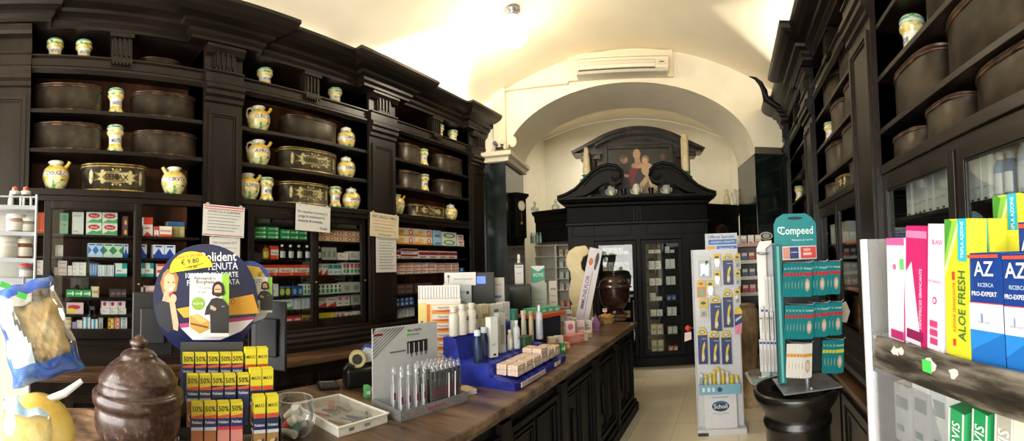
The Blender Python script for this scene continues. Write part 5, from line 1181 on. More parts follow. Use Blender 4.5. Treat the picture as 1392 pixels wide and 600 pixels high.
# ---- calculator, black pouch with tape
cv = on(446, 527); t = thing('calculator', 'small black desk calculator behind the white tray', 'calculator', (cv.x, cv.y, TZ), math.radians(62))
MB().box(-.055, .055, -.06, .07, 0, .016, BLACKP).build('body', t, bevel=.003)
kb = MB()
for i in range(5):
    for j in range(4): kb.box(-.045+i*.019, -.031+i*.019, -.05+j*.02, -.037+j*.02, .0165, .019, M('#4a4a4c'))
kb.box(-.04, .04, .04, .06, .0165, .018, M('#8a8f80', .2)); kb.build('keys', t)
pv = on(487, 528); t = thing('desk_caddy', 'black desk caddy stuffed with tape and papers', 'caddy', (pv.x-.03, pv.y+.03, TZ), math.radians(66))
MB().box(-.08, .08, -.05, .06, 0, .10, BLACKP).build('box', t, bevel=.015)
MB().tube([(-.09, -.04, .10), (-.07, -.04, .13), (-.04, -.04, .11)], .012, BLACKP).build('flap', t)
tag(MB().ell(0, 0, .045, .045, -.02, .02, M('#cbbf8e', .3), 28).ell(0, 0, .028, .028, -.0205, .0205, M('#2a2620'), 24).build('tape_roll', loc=(pv.x-.03, pv.y+.02, TZ+.147), rot=math.radians(50)), 'roll of yellowish adhesive tape standing in the black caddy', 'tape')
for k, (c_, l, dx, dz) in enumerate((('#dfe4ea', 'white folded', .0, .0), ('#3c62c0', 'blue printed', .03, .012), ('#d8dce0', 'pale crumpled', .055, -.01))):
    tag(MB().prism([(-.05, 0), (.05, .01), (.045, .07), (-.02, .085), (-.055, .05)], -.004, .004, C(c_)).build('leaflet', loc=(pv.x-.03-.022*k, pv.y+.105+.022*k, TZ+.101+dz+.012), rot=math.radians(70)), '%s leaflet sticking out of the black caddy' % l, 'leaflet')
tag(MB().box(-.012, .012, -.02, .02, 0, .055, M('#5fb46a')).art([('r', .1, .3, .9, .6, '#e6f0e0')], -.012, 0, .024, .055, -.02).build('green_packet', loc=(on(499, 540).x, on(499, 540).y, TZ), rot=1.2), 'small green packet standing left of the toothbrush display', 'packet')
tag(MB().lathe([(.012, 0), (.013, .05), (.008, .055), (.008, .06), (0, .06)], M('#7a7a5c', .2), 12).build('small_vial', loc=(on(508, 541).x, on(508, 541).y, TZ)), 'small dark vial standing beside the green packet', 'vial')
# ---- toothbrush display
fa, fb_ = on(545, 575), on(636, 546); v = fb_-fa; TBF = Fr((fa.x, fa.y, TZ), math.atan2(v.y, v.x)); W_ = v.length; D_ = .22
t = thing('toothbrush_display', 'metal counter display of toothbrushes with a silver header card', 'display', TBF.o, TBF.rot)
MB().box(0, W_, 0, .004, 0, .045, STEEL).box(0, W_, D_-.004, D_, 0, .045, STEEL).box(0, .004, .004, D_-.004, 0, .045, STEEL).box(W_-.004, W_, .004, D_-.004, 0, .045, STEEL).box(0, W_, 0, D_, 0, .003, STEEL).art([('t', .5, .6, .42, 'tau-marin', '#a83048', .5), ('t', .5, .25, .15, 'SPAZZOLINI', '#5a5a5c', .4)], 0, 0, W_, .045, 0).build('metal_tray', t)
hz = TBF.lp(512, 440, D_)[1]
hh = MB().box(0, W_, D_-.012, D_-.006, .0, .36, M('#b9bcbc', .3))
ia = [('p', [(0, 1), (.05, 1), (0, .93)], '#26262a'), ('r', .02, .9, .14, .93, '#8a2430'), ('t', .62, .93, .045, 'tau-marin', '#4a4a50', .4), ('t', .6, .87, .03, 'professional', '#6a6a70', .4), ('r', .5, .855, .58, .885, '#58c060'), ('r', .50, .62, .82, .78, '#1c1c20'), ('r', .24, .66, .48, .68, '#6a6a70')]
for k in range(8): ia.append(('p', [(0, .62+k*.045), (0, .632+k*.045), (.46-.05*k, .985), (.44-.05*k, .985)], '#2a2a2e'))
for k in range(8): ia.append(('r', .515+k*.037, .58, .53+k*.037, .76, '#2c2c30' if k % 2 else '#d0d0d0'))
hh.art(ia, 0, 0, W_, .36, D_-.012); hh.build('header_card', t)
def toothbrush(kind, label, group):
    t = thing('packed_toothbrush', label, 'toothbrush', group=group)
    col = {'w': '#dfe1e4', 'k': '#17171a'}[kind]
    MB().box(-.011, .011, -.002, .012, 0, .17, BLIST).lathe([(.011, .17), (.011, .19), (.008, .2), (0, .2)], BLIST, 12, cy=.005).build('blister', t)
    MB().tube([(0, .005, .006), (0, .005, .06), (0, .005, .13)], [.006, .005, .003], C(col), 8).build('brush_handle', t)
    MB().box(-.005, .005, -.001, .008, .13, .165, M('#c8cace' if kind == 'w' else '#2a2a2c')).build('bristles', t)
    MB().box(-.009, .009, .0122, .0128, .01, .12, M('#cfd0d2' if kind == 'w' else '#2a2a30')).art([('r', .2, .3, .8, .8, '#7a2434')], -.009, .04, .018, .06, -.0022).build('label_card', t)
    return t
tw_ = toothbrush('w', 'white packed toothbrush standing on the left half of the metal display', 'white packed toothbrushes'); tk = toothbrush('k', 'black packed toothbrush standing on the right half of the metal display', 'black packed toothbrushes')
for i in range(4):
    for j in range(2):
        r_ = tw_ if (i, j) == (0, 0) else dup(tw_, (0, 0, 0)); put(r_, TBF, .03+i*.042+j*.012, .03+j*.07, .0035, .04)
for i in range(7):
    for j in range(3):
        r_ = tk if (i, j) == (0, 0) else dup(tk, (0, 0, 0)); put(r_, TBF, W_*.50+i*W_*.068, .02+j*.05, .0035, .05*((i*3+j) % 3-1))
for k in range(2): tag(MB().tube([(0, 0, 0), (.003, 0, .15)], .0025, WHITEP).build('white_stick', loc=TBF.w(W_*(.72+.1*k), .012, .0035)), 'thin white stick standing before the black toothbrushes', 'stick', 'white sticks before black toothbrushes')
# ---- card stack
cv = on(636, 537); tag(MB().box(-.05, .05, -.04, .05, 0, .022, M('#dcd8cc')).add([(-.045, -.035, .0224), (.045, -.035, .0224), (.045, .045, .0224), (-.045, .045, .0224)], [(0, 1, 2, 3)], M('#e0c890')).build('leaflet_stack', loc=(cv.x-.03, cv.y+.01, TZ), rot=1.2), 'low stack of cream leaflets right of the toothbrush display', 'leaflets')
# ---- tall yellow and white leaflet dispenser
v0 = P(595, 520, z=TZ); LD = Fr((v0.x-.17, v0.y+.14, TZ)); x0 = LD.ax(566, 1.2); x1 = LD.ax(623, 1.2); zt_ = LD.lp(590, 407)[1]; z2 = LD.lp(590, 389)[1]
t = thing('leaflet_dispenser', 'tall white and yellow card dispenser with a row of orange labelled samples', 'dispenser', LD.o, LD.rot); W_ = x1-x0
m_ = MB().box(x0, x1, 0, .05, 0, zt_, M('#e9e6de', .35)).art([('r', .0, 0, .2, .95, '#eadb84'), ('t', .08, .5, .1, 'MULTICENTRUM', '#3a5aa0', .4, 90), ('r', .25, .0, .95, .93, '#f0d27a'), ('r', .2, .55, .28, .93, '#e2763a')], x0, 0, W_, zt_, 0)
for k in range(7):
    v_ = .05+k*.125
    m_.art([('r', .32, v_, .93, v_+.115, '#ece2da'), ('p', [(.32, v_), (.93, v_), (.93, v_+.02), (.32, v_+.05)], '#e0a030'), ('p', [(.55, v_+.02), (.93, v_+.03), (.93, v_+.06), (.32, v_+.045)], '#d2502e'), ('t', .6, v_+.085, .03, 'Supradyn', '#6a6a80', .4)], x0, 0, W_, zt_, -.004)
m_.build('front_panel', t)
hp = MB().box(x0, x1, .052, .056, zt_-.05, z2, M('#e2e2de'))
for k in range(14): hp.box(x0+.006+k*(W_-.01)/14, x0+.010+k*(W_-.01)/14, .0505, .052, zt_, z2-.008, M('#9a9ca4'))
hp.build('header', t)
# ---- acrylic price stand 5.90 and red logo card
v0 = P(628, 470, r=2.98); PS = Fr((v0.x, v0.y, TZ)); 
def card(fr, p0, p1, y0, y1, b, label, art_, name='price_card', cat='card', base='#dde0e0', th=.003, lean=0, ground=True):
    x0, zt_ = fr.lp(p0, y0, b); x1, zb2 = fr.lp(p1, y1, b); zb2 = max(zb2, 0)
    m_ = MB().box(0, x1-x0, 0, th, 0, zt_-zb2, C(base)).art(art_, 0, 0, x1-x0, zt_-zb2, 0)
    if ground and zb2 > 0.01: m_.box((x1-x0)*.35, (x1-x0)*.65, th+.001, th+.006, -zb2, (zt_-zb2)*.6, ACRY)
    o = m_.build(name, loc=fr.w(x0, b, zb2), rot=fr.rot); return tag(o, label, cat)
card(PS, 604, 647, 371, 388, .03, 'white header card with a small caduceus above the price card', [('t', .6, .5, .25, 'Farmacia Dermocosmesi', '#7a8088', .6), ('r', .12, .2, .14, .8, '#5a6068'), ('e', .13, .7, .04, .12, '#5a6068')], base='#e2e2dc')
card(PS, 606, 642, 388, 450, .0, 'pale blue price card reading 5.90 behind the leaflet dispenser', [('t', .62, .84, .07, 'OFFERTA', '#7a8894', .5), ('e', .85, .83, .06, .04, '#15181c'), ('t', .6, .42, .12, '\u20ac 5.90', '#15181c', .5), ('t', .6, .62, .06, 'CREMA', '#5a6874', .4), ('r', .3, .3, .95, .32, '#8a98a4')], base='#b9c4c8')
card(PS, 603, 621, 386, 407, -.04, 'small white card with a red square logo beside the dispenser header', [('r', .4, .15, .98, .8, '#c8283c'), ('p', [(.5, .5), (.65, .7), (.65, .55), (.8, .7), (.8, .3), (.65, .45), (.65, .3)], '#f0e8e8')], base='#e4e0dc')
# ---- blue cloth tiered display with soaps
fa, fb_ = on(704, 531), on(767, 492); v = fb_-fa; BD = Fr((fa.x, fa.y, TZ), math.atan2(v.y, v.x)); W_ = v.length
BLU = two('royal_blue_satin', ['#141a63', '#1f2b8c', '#2c3cab'], 5, .35, (1, 1, 1), .3)
t = thing('blue_draped_display', 'royal blue satin draped stand stepping down towards the counter edge', 'display stand', BD.o, BD.rot)
m_ = MB(); prof = [(0, 0), (0, .035), (.03, .04), (.15, .055), (.155, .10), (.16, .115), (.34, .12), (.36, .24), (.38, .25), (.44, .25), (.45, 0)]
rs = []
for i in range(25):
    x_ = -.03+(W_+.06)*i/24
    rs.append([(x_, y_+.006*math.sin(i*1.7+j*.9), z_*(1 if 0 < i < 24 else .97)+(.004*math.sin(i*2.3+j) if z_ > .03 else 0)) for j, (y_, z_) in enumerate(prof)])
m_.rings(rs, BLU, closed=True, cap=True, smooth=False); m_.build('cloth', t)
MB().box(.02, W_*.5, -.012, -.009, .008, .034, M('#e6d2d6')).art([('t', .5, .5, .4, 'SAPONI VEGETALI 100g', '#a8405c', .9)], .02, .008, W_*.5-.02, .026, -.012).build('price_strip', t)
MB().box(W_*.72, W_*.86, -.012, -.009, .010, .034, M('#ecdcdc')).art([('t', .5, .5, .4, '\u20ac 2.50', '#a8405c', .9)], W_*.72, .01, W_*.14, .024, -.012).build('price_tag', t)
SO = two('floral_soap_wrap', ['#5f6a48', '#dcd2bc', '#c89a88', '#e8e2d4', '#4f6a4a'], 75, .5, pos=[.3, .42, .5, .6, .7])
def soap(a, b_, z, label, grp):
    key = 'soap'
    if key not in _bm:
        o = MB().box(-.045, .045, -.03, .03, 0, .028, SO).art([('r', .3, .25, .7, .75, '#e8e2d4')], -.045, 0, .09, .028, -.03).build('wrapped_soap', bevel=.003); _bm[key] = o
    else: o = _bm[key].copy(); COL.objects.link(o)
    tag(o, label, 'soap', grp); put(o, BD, a, b_, z, random.uniform(-.05, .05))
for i in range(6):
    for j in range(2):
        for k in range(2 if i not in (3,) else 3):
            soap(.075+i*(W_-.15)/5, .045+j*.066, .058+k*.0285, 'floral wrapped soap bar on the lower step of the blue stand', 'floral soap bars')
tag(MB().box(-.05, .05, -.03, .03, 0, .05, M('#3c6a4c')).box(-.052, .052, -.032, .032, .05, .054, M('#2f5a40')).build('green_carton', loc=BD.w(W_*.74, .20, .13), rot=BD.rot), 'dark green carton on the blue stand behind the soaps', 'carton')
# bottles on the upper steps
def bt(px, b, z, label, r, h, col, cap, lc=None, neck=.45, ts=None, caph=.02, sy=1):
    tt = bottle(label, r, h, C(col), C(cap), neck, caph, labelc=lc, ts=ts, sy=sy); put(tt, BD, BD.ax(px, TZ*0+z+h*.5, b), b, z); return tt
bt(649, .22, .128, 'navy bottle at the left of the blue stand', .023, .17, '#16284a', '#c4d2dc', '#243c66', .6, 'BIO', .03)
bt(658, .24, .128, 'navy bottle second on the blue stand', .023, .17, '#132242', '#c4d2dc', '#243c66', .6, 'BIO', .03)
def bx(px, b, z, w_, h, kind, label, d=.045): 
    o = carton(kind, w_, d, h, label, None, 'carton', 'cosmetic_carton'); put(o, BD, BD.ax(px, z+h/2, b), b, z, -.35)
bx(672, .20, .128, .05, .22, 'cosm', 'tall white carton right of the navy bottles'); bx(683, .22, .128, .05, .23, 'greytall', 'tall grey carton on the blue stand')
bt(693, .22, .128, 'slim white flask with dark cap on the blue stand', .017, .12, '#c8c4b8', '#e4e2da', '#e6e4dc', .5)
bt(702, .20, .128, 'white spray flask in the middle of the blue stand', .022, .17, '#d6dade', '#e6e8ea', '#c6ccd4', .4, 'DERMA')
bt(699, .30, .128, 'teal capped flask behind the white spray flask', .025, .22, '#b8c8c4', '#1f6a5c', '#d0dcd8', .9, None, .07)
bt(712, .24, .128, 'tall ivory tube standing on its cap on the blue stand', .024, .21, '#ded9c8', '#c8c0a8', None, .9, None, .03, .6)
bt(722, .22, .128, 'beige tube with darker cap on the blue stand', .024, .20, '#d9c8a0', '#b09a6c', None, .9, None, .03, .6)
bt(733, .20, .128, 'pointed white spray bottle at right of the blue stand', .024, .23, '#d4d8dc', '#e8eaec', '#b4bcc8', .3, None, .07)
bt(628, .37, .253, 'white dispenser bottle with black dot logo, left one', .04, .17, '#e9e5da', '#e6e2d6', None, .5, None, .03, .7)
bt(641, .36, .253, 'white dispenser bottle with black dot logo, right one', .04, .17, '#e6e2d6', '#e2ded2', None, .5, None, .03, .7)
bt(617, .38, .253, 'white bottle partly behind the pair with dot logos', .035, .16, '#e2dfd4', '#dedad0', None, .5, None, .03, .7)
for px, l in ((628, 'left'), (641, 'right')):
    o = [q_ for q_ in bpy.data.objects if q_.get('label', '').startswith('white dispenser bottle with black dot logo, '+l)][0]
    MB().ell(.012, .09, .009, .012, -.0300, -.0285, BLACKP, 18).ell(.009, .092, .003, .004, -.0308, -.03, WHITEP, 10).build('logo', o)
# boxes row on the top level
for i, (px, kind, h, l) in enumerate(((655, 'greenlabel', .16, 'white and green carton at left of the back row'), (668, 'white', .15, 'white carton second in the back row'), (679, 'cream', .14, 'beige carton third in the back row'), (690, 'greenlabel', .13, 'cream and green carton fourth in the back row'), (704, 'cosm', .13, 'white carton at the right of the back row'))):
    o = carton(kind, .078, .05, h, l+' of the blue stand', None, 'carton', 'cosmetic_carton'); put(o, BD, .06+.135*i, .385, .2555, -.2)
# ---- things behind: blue screen monitor, white card, terminal
card(PS, 664, 686, 378, 412, .2, 'white leaning card with blue print before the dark terminal', [('r', .2, .2, .8, .3, '#4a78b8'), ('r', .2, .7, .8, .74, '#9aa0a8')], base='#dcdcd4')
v0 = P(655, 420, r=3.05); f_ = Fr((v0.x, v0.y, .951)); t = thing('computer_monitor', 'black monitor with a small glowing blue screen bar', 'monitor', f_.o, f_.rot)
x0, zt_ = f_.lp(641, 371); x1 = f_.lp(672, 371)[0]
MB().box(x0, x1, 0, .03, .02, zt_, BLACKP).box(x0-.0, x1, -.02, .1, 0, .02, BLACKP).build('housing', t, bevel=.004)
MB().box(f_.lp(648, 380)[0], f_.lp(660, 380)[0], -.003, -.001, f_.lp(650, 386)[1], f_.lp(650, 376)[1], M('#3a52d8', .3, emis=2.2)).build('screen', t)
v0 = P(706, 420, r=3.7); f_ = Fr((v0.x, v0.y, .951)); t = thing('payment_terminal', 'black cash terminal beside the green marble pier', 'terminal', f_.o, f_.rot)
x0, zt_ = f_.lp(689, 388); x1 = f_.lp(722, 388)[0]; MB().prism([(x0, 0), (x1, 0), (x1, zt_), (x0, zt_)], 0, .12, BLACKP).build('housing', t, bevel=.006); MB().box(x0+.02, x1-.02, -.003, 0, .12, zt_-.02, M('#141618', .15)).build('screen', t)
# ---- white bottle with label on a ledge of the pier
v0 = P(706, 388, r=3.9)
t = thing('sanitizer_bottle', 'dark slim bottle with a white label in front of the green marble pier', 'bottle'); f_ = Fr((v0.x, v0.y, TZ)); z0_ = f_.lp(706, 389)[1]; z1 = f_.lp(706, 346)[1]
t.location = f_.o+Vector((0, 0, z0_)); t.rotation_euler.z = f_.rot; h_ = z1-z0_
MB().box(-.045, .045, -.02, .02, 0, h_*.72, M('#2c2a26', .15)).lathe([(.018, h_*.72), (.012, h_*.85), (.014, h_*.86), (.012, h_), (0, h_)], M('#d8d8d4'), 12).build('body', t, bevel=.006)
MB().box(-.038, .038, -.022, -.0205, .02, h_*.66, M('#e4e2da')).art([('r', .1, .8, .9, .84, '#6a6a6a'), ('r', .1, .5, .8, .53, '#8a8a8a')], -.038, .02, .076, h_*.64, -.022).build('label', t)
tag(MB().box(-.06, .06, -.06, .06, 0, z0_-.001, BLACKP).build('black_stand', loc=f_.o, rot=f_.rot, bevel=.004), 'plain black stand under the slim labelled bottle', 'stand')
# ---- VOYE green sign
v0 = on(735, 468); VS = Fr((v0.x-.2, v0.y+.42, TZ))
card(VS, 722, 741, 362, 400, .06, 'green wavy topped sign with four white letters', [('r', 0, 0, 1, .95, '#2f9c74'), ('t', .5, .68, .2, 'VOYE', '#d8f0e0', .8), ('p', [(0, .95), (.5, .8), (1, .95), (1, 1), (0, 1)], '#e6ece8'), ('p', [(0, .35), (1, .5), (1, .42), (0, .28)], '#d8b088')], base='#2f9c74', name='shop_sign', cat='sign')
card(VS, 720, 744, 385, 432, .03, 'pale translucent price sheet below the green wavy sign', [('t', .5, .75, .1, '50%', '#9ab8a8', .6), ('r', .2, .5, .8, .53, '#9aa8a0'), ('r', .2, .4, .7, .43, '#9aa8a0'), ('r', .2, .3, .75, .33, '#9aa8a0')], base='#b4beb2')
card(VS, 746, 758, 382, 424, .05, 'narrow white sheet of price text right of the green wavy sign', [('r', .15, .7, .85, .76, '#8a8478'), ('r', .15, .5, .8, .53, '#9a948a'), ('r', .15, .3, .8, .33, '#9a948a')], base='#cfc8b8')
# orange tray with green boxes
fa = on(742, 470); OT = Fr((fa.x-.05, fa.y+.05, TZ), math.radians(75)); x0 = OT.ax(730, .2); x1 = OT.ax(768, .2); zt_ = OT.lp(750, 428)[1]
t = thing('orange_display_tray', 'orange cardboard tray raised on a navy box', 'tray', OT.o, OT.rot)
MB().box(x0, x1, 0, .20, zt_-.02, zt_+.012, M('#e0623a')).build('tray', t, bevel=.002)
MB().box(x0+.04, x1-.04, .02, .18, 0, zt_-.021, M('#1a2240')).build('support', t)
for i in range(4):
    o = MB().box(-.035, .035, -.06, .06, 0, .045, M('#4fb890')).box(-.033, .033, -.0605, -.06, .005, .04, M('#8ad8b8')).art([('r', .2, .3, .8, .6, '#d8f0e4')], -.035, 0, .07, .045, -.0605).build('green_soap_box', loc=OT.w(x0+.05+i*(x1-x0-.1)/3, .10, zt_+.0125), rot=OT.rot); tag(o, 'mint green box on the orange cardboard tray', 'box', 'mint boxes on the orange tray')
# coral box roll, small cartons, red item
cv = on(786, 466); q = MB().box(-.10, .10, -.04, .05, 0, .062, M('#d9806c')).box(-.10, .10, -.0405, -.04, .028, .034, M('#e8c0b0')).box(.06, .10, -.042, -.0405, .003, .058, M('#c8ccd0')).art([('r', .05, .1, .6, .4, '#e2988a'), ('r', .05, .6, .6, .9, '#e2988a')], -.10, 0, .2, .062, -.0405)
tag(q.build('coral_carton', loc=(cv.x-.03, cv.y+.02, TZ), rot=math.radians(62), bevel=.003), 'coral pink carton pair lying on the counter near the middle', 'carton')
for i, (px, py, kind, w_, h, l) in enumerate(((752, 478, 'cream', .06, .10, 'floral cream box right of the blue stand'), (761, 474, 'whitest', .06, .09, 'white box beside the floral cream box'), (766, 481, 'greenbox', .03, .07, 'small green box behind the coral cartons'), (772, 476, 'salmon', .035, .05, 'tiny salmon box beside the coral cartons'),
    (776, 462, 'pinkwhite', .08, .15, 'white and magenta carton behind the coral cartons'), (790, 457, 'pinkst', .07, .13, 'pink and white carton left of the orange basket'), (801, 453, 'whitest', .06, .11, 'white striped carton near the orange basket'), (774, 446, 'redwhite', .06, .17, 'tall white carton with red corner near the tape stand'),
    (781, 450, 'pinkwhite', .06, .12, 'white carton with pink oval among the group before the slanting box'), (808, 444, 'whitest', .05, .09, 'low white carton touching the left of the orange basket'), (800, 459, 'cream', .07, .05, 'low cream box in front of the pink and white carton'))):
    p_ = on(px, py); o = carton(kind, w_, .05, h, l, None, 'carton'); o.location = (p_.x, p_.y, TZ+.0005); o.rotation_euler.z = math.radians(40)
# big cream tape dispenser shape
v0 = P(786, 432, r=4.6); TD = Fr((v0.x, v0.y, TZ)); t = thing('curved_display_stand', 'large cream S-curved plastic stand behind the slanting white box', 'stand', TD.o, TD.rot)
pts = [TD.lp(x_, y_) for x_, y_ in ((796, 334), (782, 336), (773, 342), (769, 352), (770, 362), (775, 370), (776, 380), (773, 392), (773, 404), (778, 414), (786, 420), (800, 424))]
inner = [TD.lp(x_, y_) for x_, y_ in ((808, 350), (800, 346), (793, 350), (790, 358), (791, 366), (797, 372), (801, 385), (803, 404), (806, 414))]
MB().prism(pts+inner[::-1], -.06, .10, two('cream_plastic', ['#c9b47c', '#dccb98'], 6, .35)).box(TD.lp(776, 0)[0] if 0 else TD.ax(776, TZ*0+.1), TD.ax(806, .1), -.07, .11, 0, TD.lp(786, 414)[1], M('#cdbb88')).build('curved_body', t, bevel=.01)
# IMMUNILFLOR slanting box
IM = Fr((P(797, 432, r=4.32).x, P(797, 432, r=4.32).y, TZ)); x0, z0_ = IM.lp(784, 412); x1, z1 = IM.lp(808, 334)
m_ = MB(); wv = IM.ax(800, .3)-IM.ax(782, .3); L_ = (IM.lp(800, 336)[1]-.035)/math.cos(math.radians(13))
m_.box(0, wv, 0, .08, 0, L_, M('#ddd6d8', .35)).art([('t', .3, .42, .28, 'IMMUNILFLOR', '#5a3a7a', .62, 90), ('e', .3, .82, .16, .05, '#d8703a'), ('e', .72, .86, .14, .09, '#2c2430'), ('e', .7, .78, .1, .06, '#3a3244'), ('r', .55, .1, .6, .7, '#9a8ab0')], 0, 0, wv, L_, 0)
o = m_.build('immune_supplement_box', loc=IM.w(IM.ax(781, .02), .0, .033)); o.rotation_euler = (0, math.radians(13), IM.rot); tag(o, 'tall white box with purple vertical lettering slanting to the right', 'box')
t = tag(MB().prism([(-.07, 0), (.12, 0), (.13, .05), (.09, .14), (.07, .05), (-.07, .03)], -.13, -.01, M('#8a4a8c')).build('purple_box_holder', loc=IM.w(IM.ax(797, .05), -.02, .0), rot=IM.rot), 'purple and magenta card holder at the foot of the slanting box', 'holder')
# basket of orange sweets
bv = on(823, 441); t = thing('wicker_basket', 'small round wicker basket at the far end of the counter', 'basket', (bv.x, bv.y+.05, TZ))
WK = two('wicker', ['#5a4426', '#9a7c4e', '#b89a68'], 30, .7, (1, 1, 3), .5)
bs = [(.075+.012*(z/.08)+.003*(k % 2), z) for k, z in enumerate([i*.01 for i in range(9)])]
MB().rings([[(r*math.cos(2*math.pi*i/24), r*math.sin(2*math.pi*i/24), z) for i in range(24)] for r, z in [(0.001, 0)]+bs+[(.08, .08), (.075, .055), (.001, .05)]], WK).build('bowl', t)
for k in range(6):
    a = k*math.pi/3; R0 = .042 if k else 0
    o = MB().lathe([(.001, -.022)]+[(.023*math.cos(q_), .023*math.sin(q_)) for q_ in (-1.1, -.6, 0, .6, 1.1)]+[(.001, .022)], M('#e8962c', .45), 14).build('orange_sweet', loc=(bv.x+R0*math.cos(a), bv.y+.05+R0*math.sin(a), TZ+.076)); tag(o, 'round orange sweet piled in the wicker basket', 'sweet', 'orange sweets in the basket')
tag(MB().box(-.022, .022, -.002, 0, 0, .035, M('#e8d4cc')).art([('r', .1, .5, .9, .8, '#c84a3c')], -.022, 0, .044, .035, -.002).tube([(0, 0, -.09), (0, 0, 0)], .002, WHITEP).build('price_flag', loc=(bv.x, bv.y-.01, TZ+.125), rot=.3), 'tiny white and red price flag above the wicker basket', 'price flag')
# far urn on its wooden stand
uv = P(836, 425, r=4.75); t = tag(MB().lathe([(0, 0), (.12, 0), (.13, .02), (.11, .035), (.14, .05), (.14, .062), (.12, .07), (0, .07)], CTOPX, 24).build('urn_stand', loc=(uv.x, uv.y, TZ)), 'round turned wooden stand under the far brown urn', 'stand')
t = thing('stone_urn', 'dark maroon lidded stone urn at the far end of the counter', 'urn', (uv.x, uv.y, TZ+.0705))
MAR = two('maroon_polished_stone', ['#1a0d0c', '#2c1715', '#3a211d'], 30, .22, coat=.3)
MB().lathe([(0, 0), (.10, 0), (.105, .015), (.085, .03), (.10, .05), (.135, .09), (.16, .16), (.168, .23), (.170, .275)], MAR, 40).build('body', t)
MB().lathe([(.170, .2755), (.186, .28), (.188, .292), (.172, .30), (.165, .33), (.145, .365), (.11, .395), (.06, .412), (.03, .416), (.025, .425), (.034, .435), (.034, .448), (.02, .46), (0, .463)], MAR, 40).build('lid', t)
# ================================================================ notices on the left wall
def notice(p0, p1, y0, y1, b, label, art_, base='#dcdad2', tilt=0):
    x0, zt_ = LF.lp(p0, y0, b); x1, zb2 = LF.lp(p1, y1, b); w_, h_ = x1-x0, zt_-zb2
    m_ = MB().box(-w_/2, w_/2, 0, .0015, -h_/2, h_/2, C(base)).art(art_, -w_/2, -h_/2, w_, h_, 0)
    for sg in (-1, 1): m_.box(sg*w_*.4-.012, sg*w_*.4+.012, -.0012, -.0004, h_/2-.012, h_/2+.012, M('#c9c3a8', .3))
    o = m_.build('paper_notice', loc=LF.w((x0+x1)/2, b, (zt_+zb2)/2)); o.rotation_euler = (0, tilt, LF.rot); tag(o, label, 'notice')
ln = lambda n, y0, dy, c='#8a8a90', a=.1, b_=.9: [('r', a, y0-i*dy, b_-.07*(i % 3), y0-i*dy+.018, c) for i in range(n)]
notice(276, 332, 278, 323, -.066, 'paper notice with red dashed borders on the pilaster after nearest left bay', [('r', .02, .93, .98, .965, '#c8504c'), ('r', .02, .86, .98, .885, '#c8504c'), ('r', .02, .03, .98, .055, '#c8504c'), ('t', .5, .79, .07, 'AVVISO ALLA CLIENTELA', '#7a7478', .8)]+ln(6, .68, .1), tilt=.03)
notice(285, 326, 322, 372, -.056, 'plain white sheet below the red bordered notice', [('t', .5, .85, .08, 'Orari di apertura 2017', '#7a7a80', .8)]+ln(5, .7, .13, '#b0b0b4'))
notice(402, 449, 277, 316, -.03, 'white printed notice hanging over the middle of the middle glass case', [('t', .48, .72, .10, 'Per rispettare la privacy si', '#3c4660', .85), ('t', .45, .55, .10, 'prega di mantenere la', '#3c4660', .75), ('t', .42, .38, .10, 'distanza di cortesia.', '#3c4660', .7), ('t', .8, .14, .09, 'Grazie', '#3c4660', .25)], tilt=.03)
notice(503, 542, 289, 324, -.066, 'cream notice with orange handwriting on the pilaster before the far bay', [('t', .5, .85, .13, 'INFLUENZA E MALI', '#4a4a50', .85), ('t', .5, .1, .07, 'VACCINAZIONE', '#6a6a70', .8)]+ln(4, .68, .14, '#d88a50'), '#dfd3b4', tilt=.04)
notice(511, 539, 321, 370, -.056, 'narrow white typed sheet under the cream handwritten notice', ln(11, .9, .08, '#8c8c90', .12, .88))
# ================================================================ insole display stand (white) in the aisle
g = P(979, 589, z=0); SF = Fr((g.x, g.y+.03, 0)); 
def S2_(px, py, b=0): return SF.lp(px, py, b)
x0, _ = S2_(947, 500); x1, _ = S2_(1007, 500); zt_ = S2_(976, 339)[1]
t = thing('insole_display_stand', 'tall white perforated stand hung with foot care packs and a blue logo poster', 'display stand', SF.o, SF.rot)
WS = M('#d9dbe0', .4)
b_ = MB().box(x0, x1, .0, .04, .05, zt_, WS).box(x0-.012, x0, -.02, .06, .05, zt_, M('#c3c6cc', .4)).box(x1, x1+.012, -.02, .06, .05, zt_, M('#c3c6cc', .4))
for i in range(12):
    for j in range(22):
        b_.add([(x0+.02+i*(x1-x0-.04)/11+.003*math.cos(q_), -.0006, .62+j*.048+.003*math.sin(q_)) for q_ in (0, 1.05, 2.1, 3.14, 4.2, 5.2)], [(0, 1, 2, 3, 4, 5)], M('#9a9ea6'))
b_.build('pegboard', t)
MB().box(x0-.005, x1+.03, -.09, .16, .0, .05, WS).box(x0-.004, x0+.09, -.095, -.09, .0, .028, BLACKP).build('foot', t, bevel=.006)
hx0, hz1 = S2_(958, 318); hx1, hz0 = S2_(1003, 341)
MB().box(hx0, hx1, .0405, .048, hz0-.05, hz1, M('#c9d4e2')).art([('t', .5, .82, .16, 'Offerta Speciale', '#2c3a50', .85), ('r', .1, .38, .98, .66, '#2f6cb8'), ('t', .55, .52, .12, 'ACQUISTA 2 PRODOTTI', '#e2ecf6', .75), ('r', .35, .05, .98, .3, '#2f6cb8'), ('r', .03, .05, .3, .3, '#e2a83a'), ('t', .66, .17, .1, 'Risparmia 5\u20ac', '#e2ecf6', .5)], hx0, hz0, hx1-hx0, hz1-hz0, .0405).build('header_card', t)
px0, pz1 = S2_(957, 535, -.06); px1, pz0 = S2_(1003, 588, -.06); pz0 = max(pz0, .052)
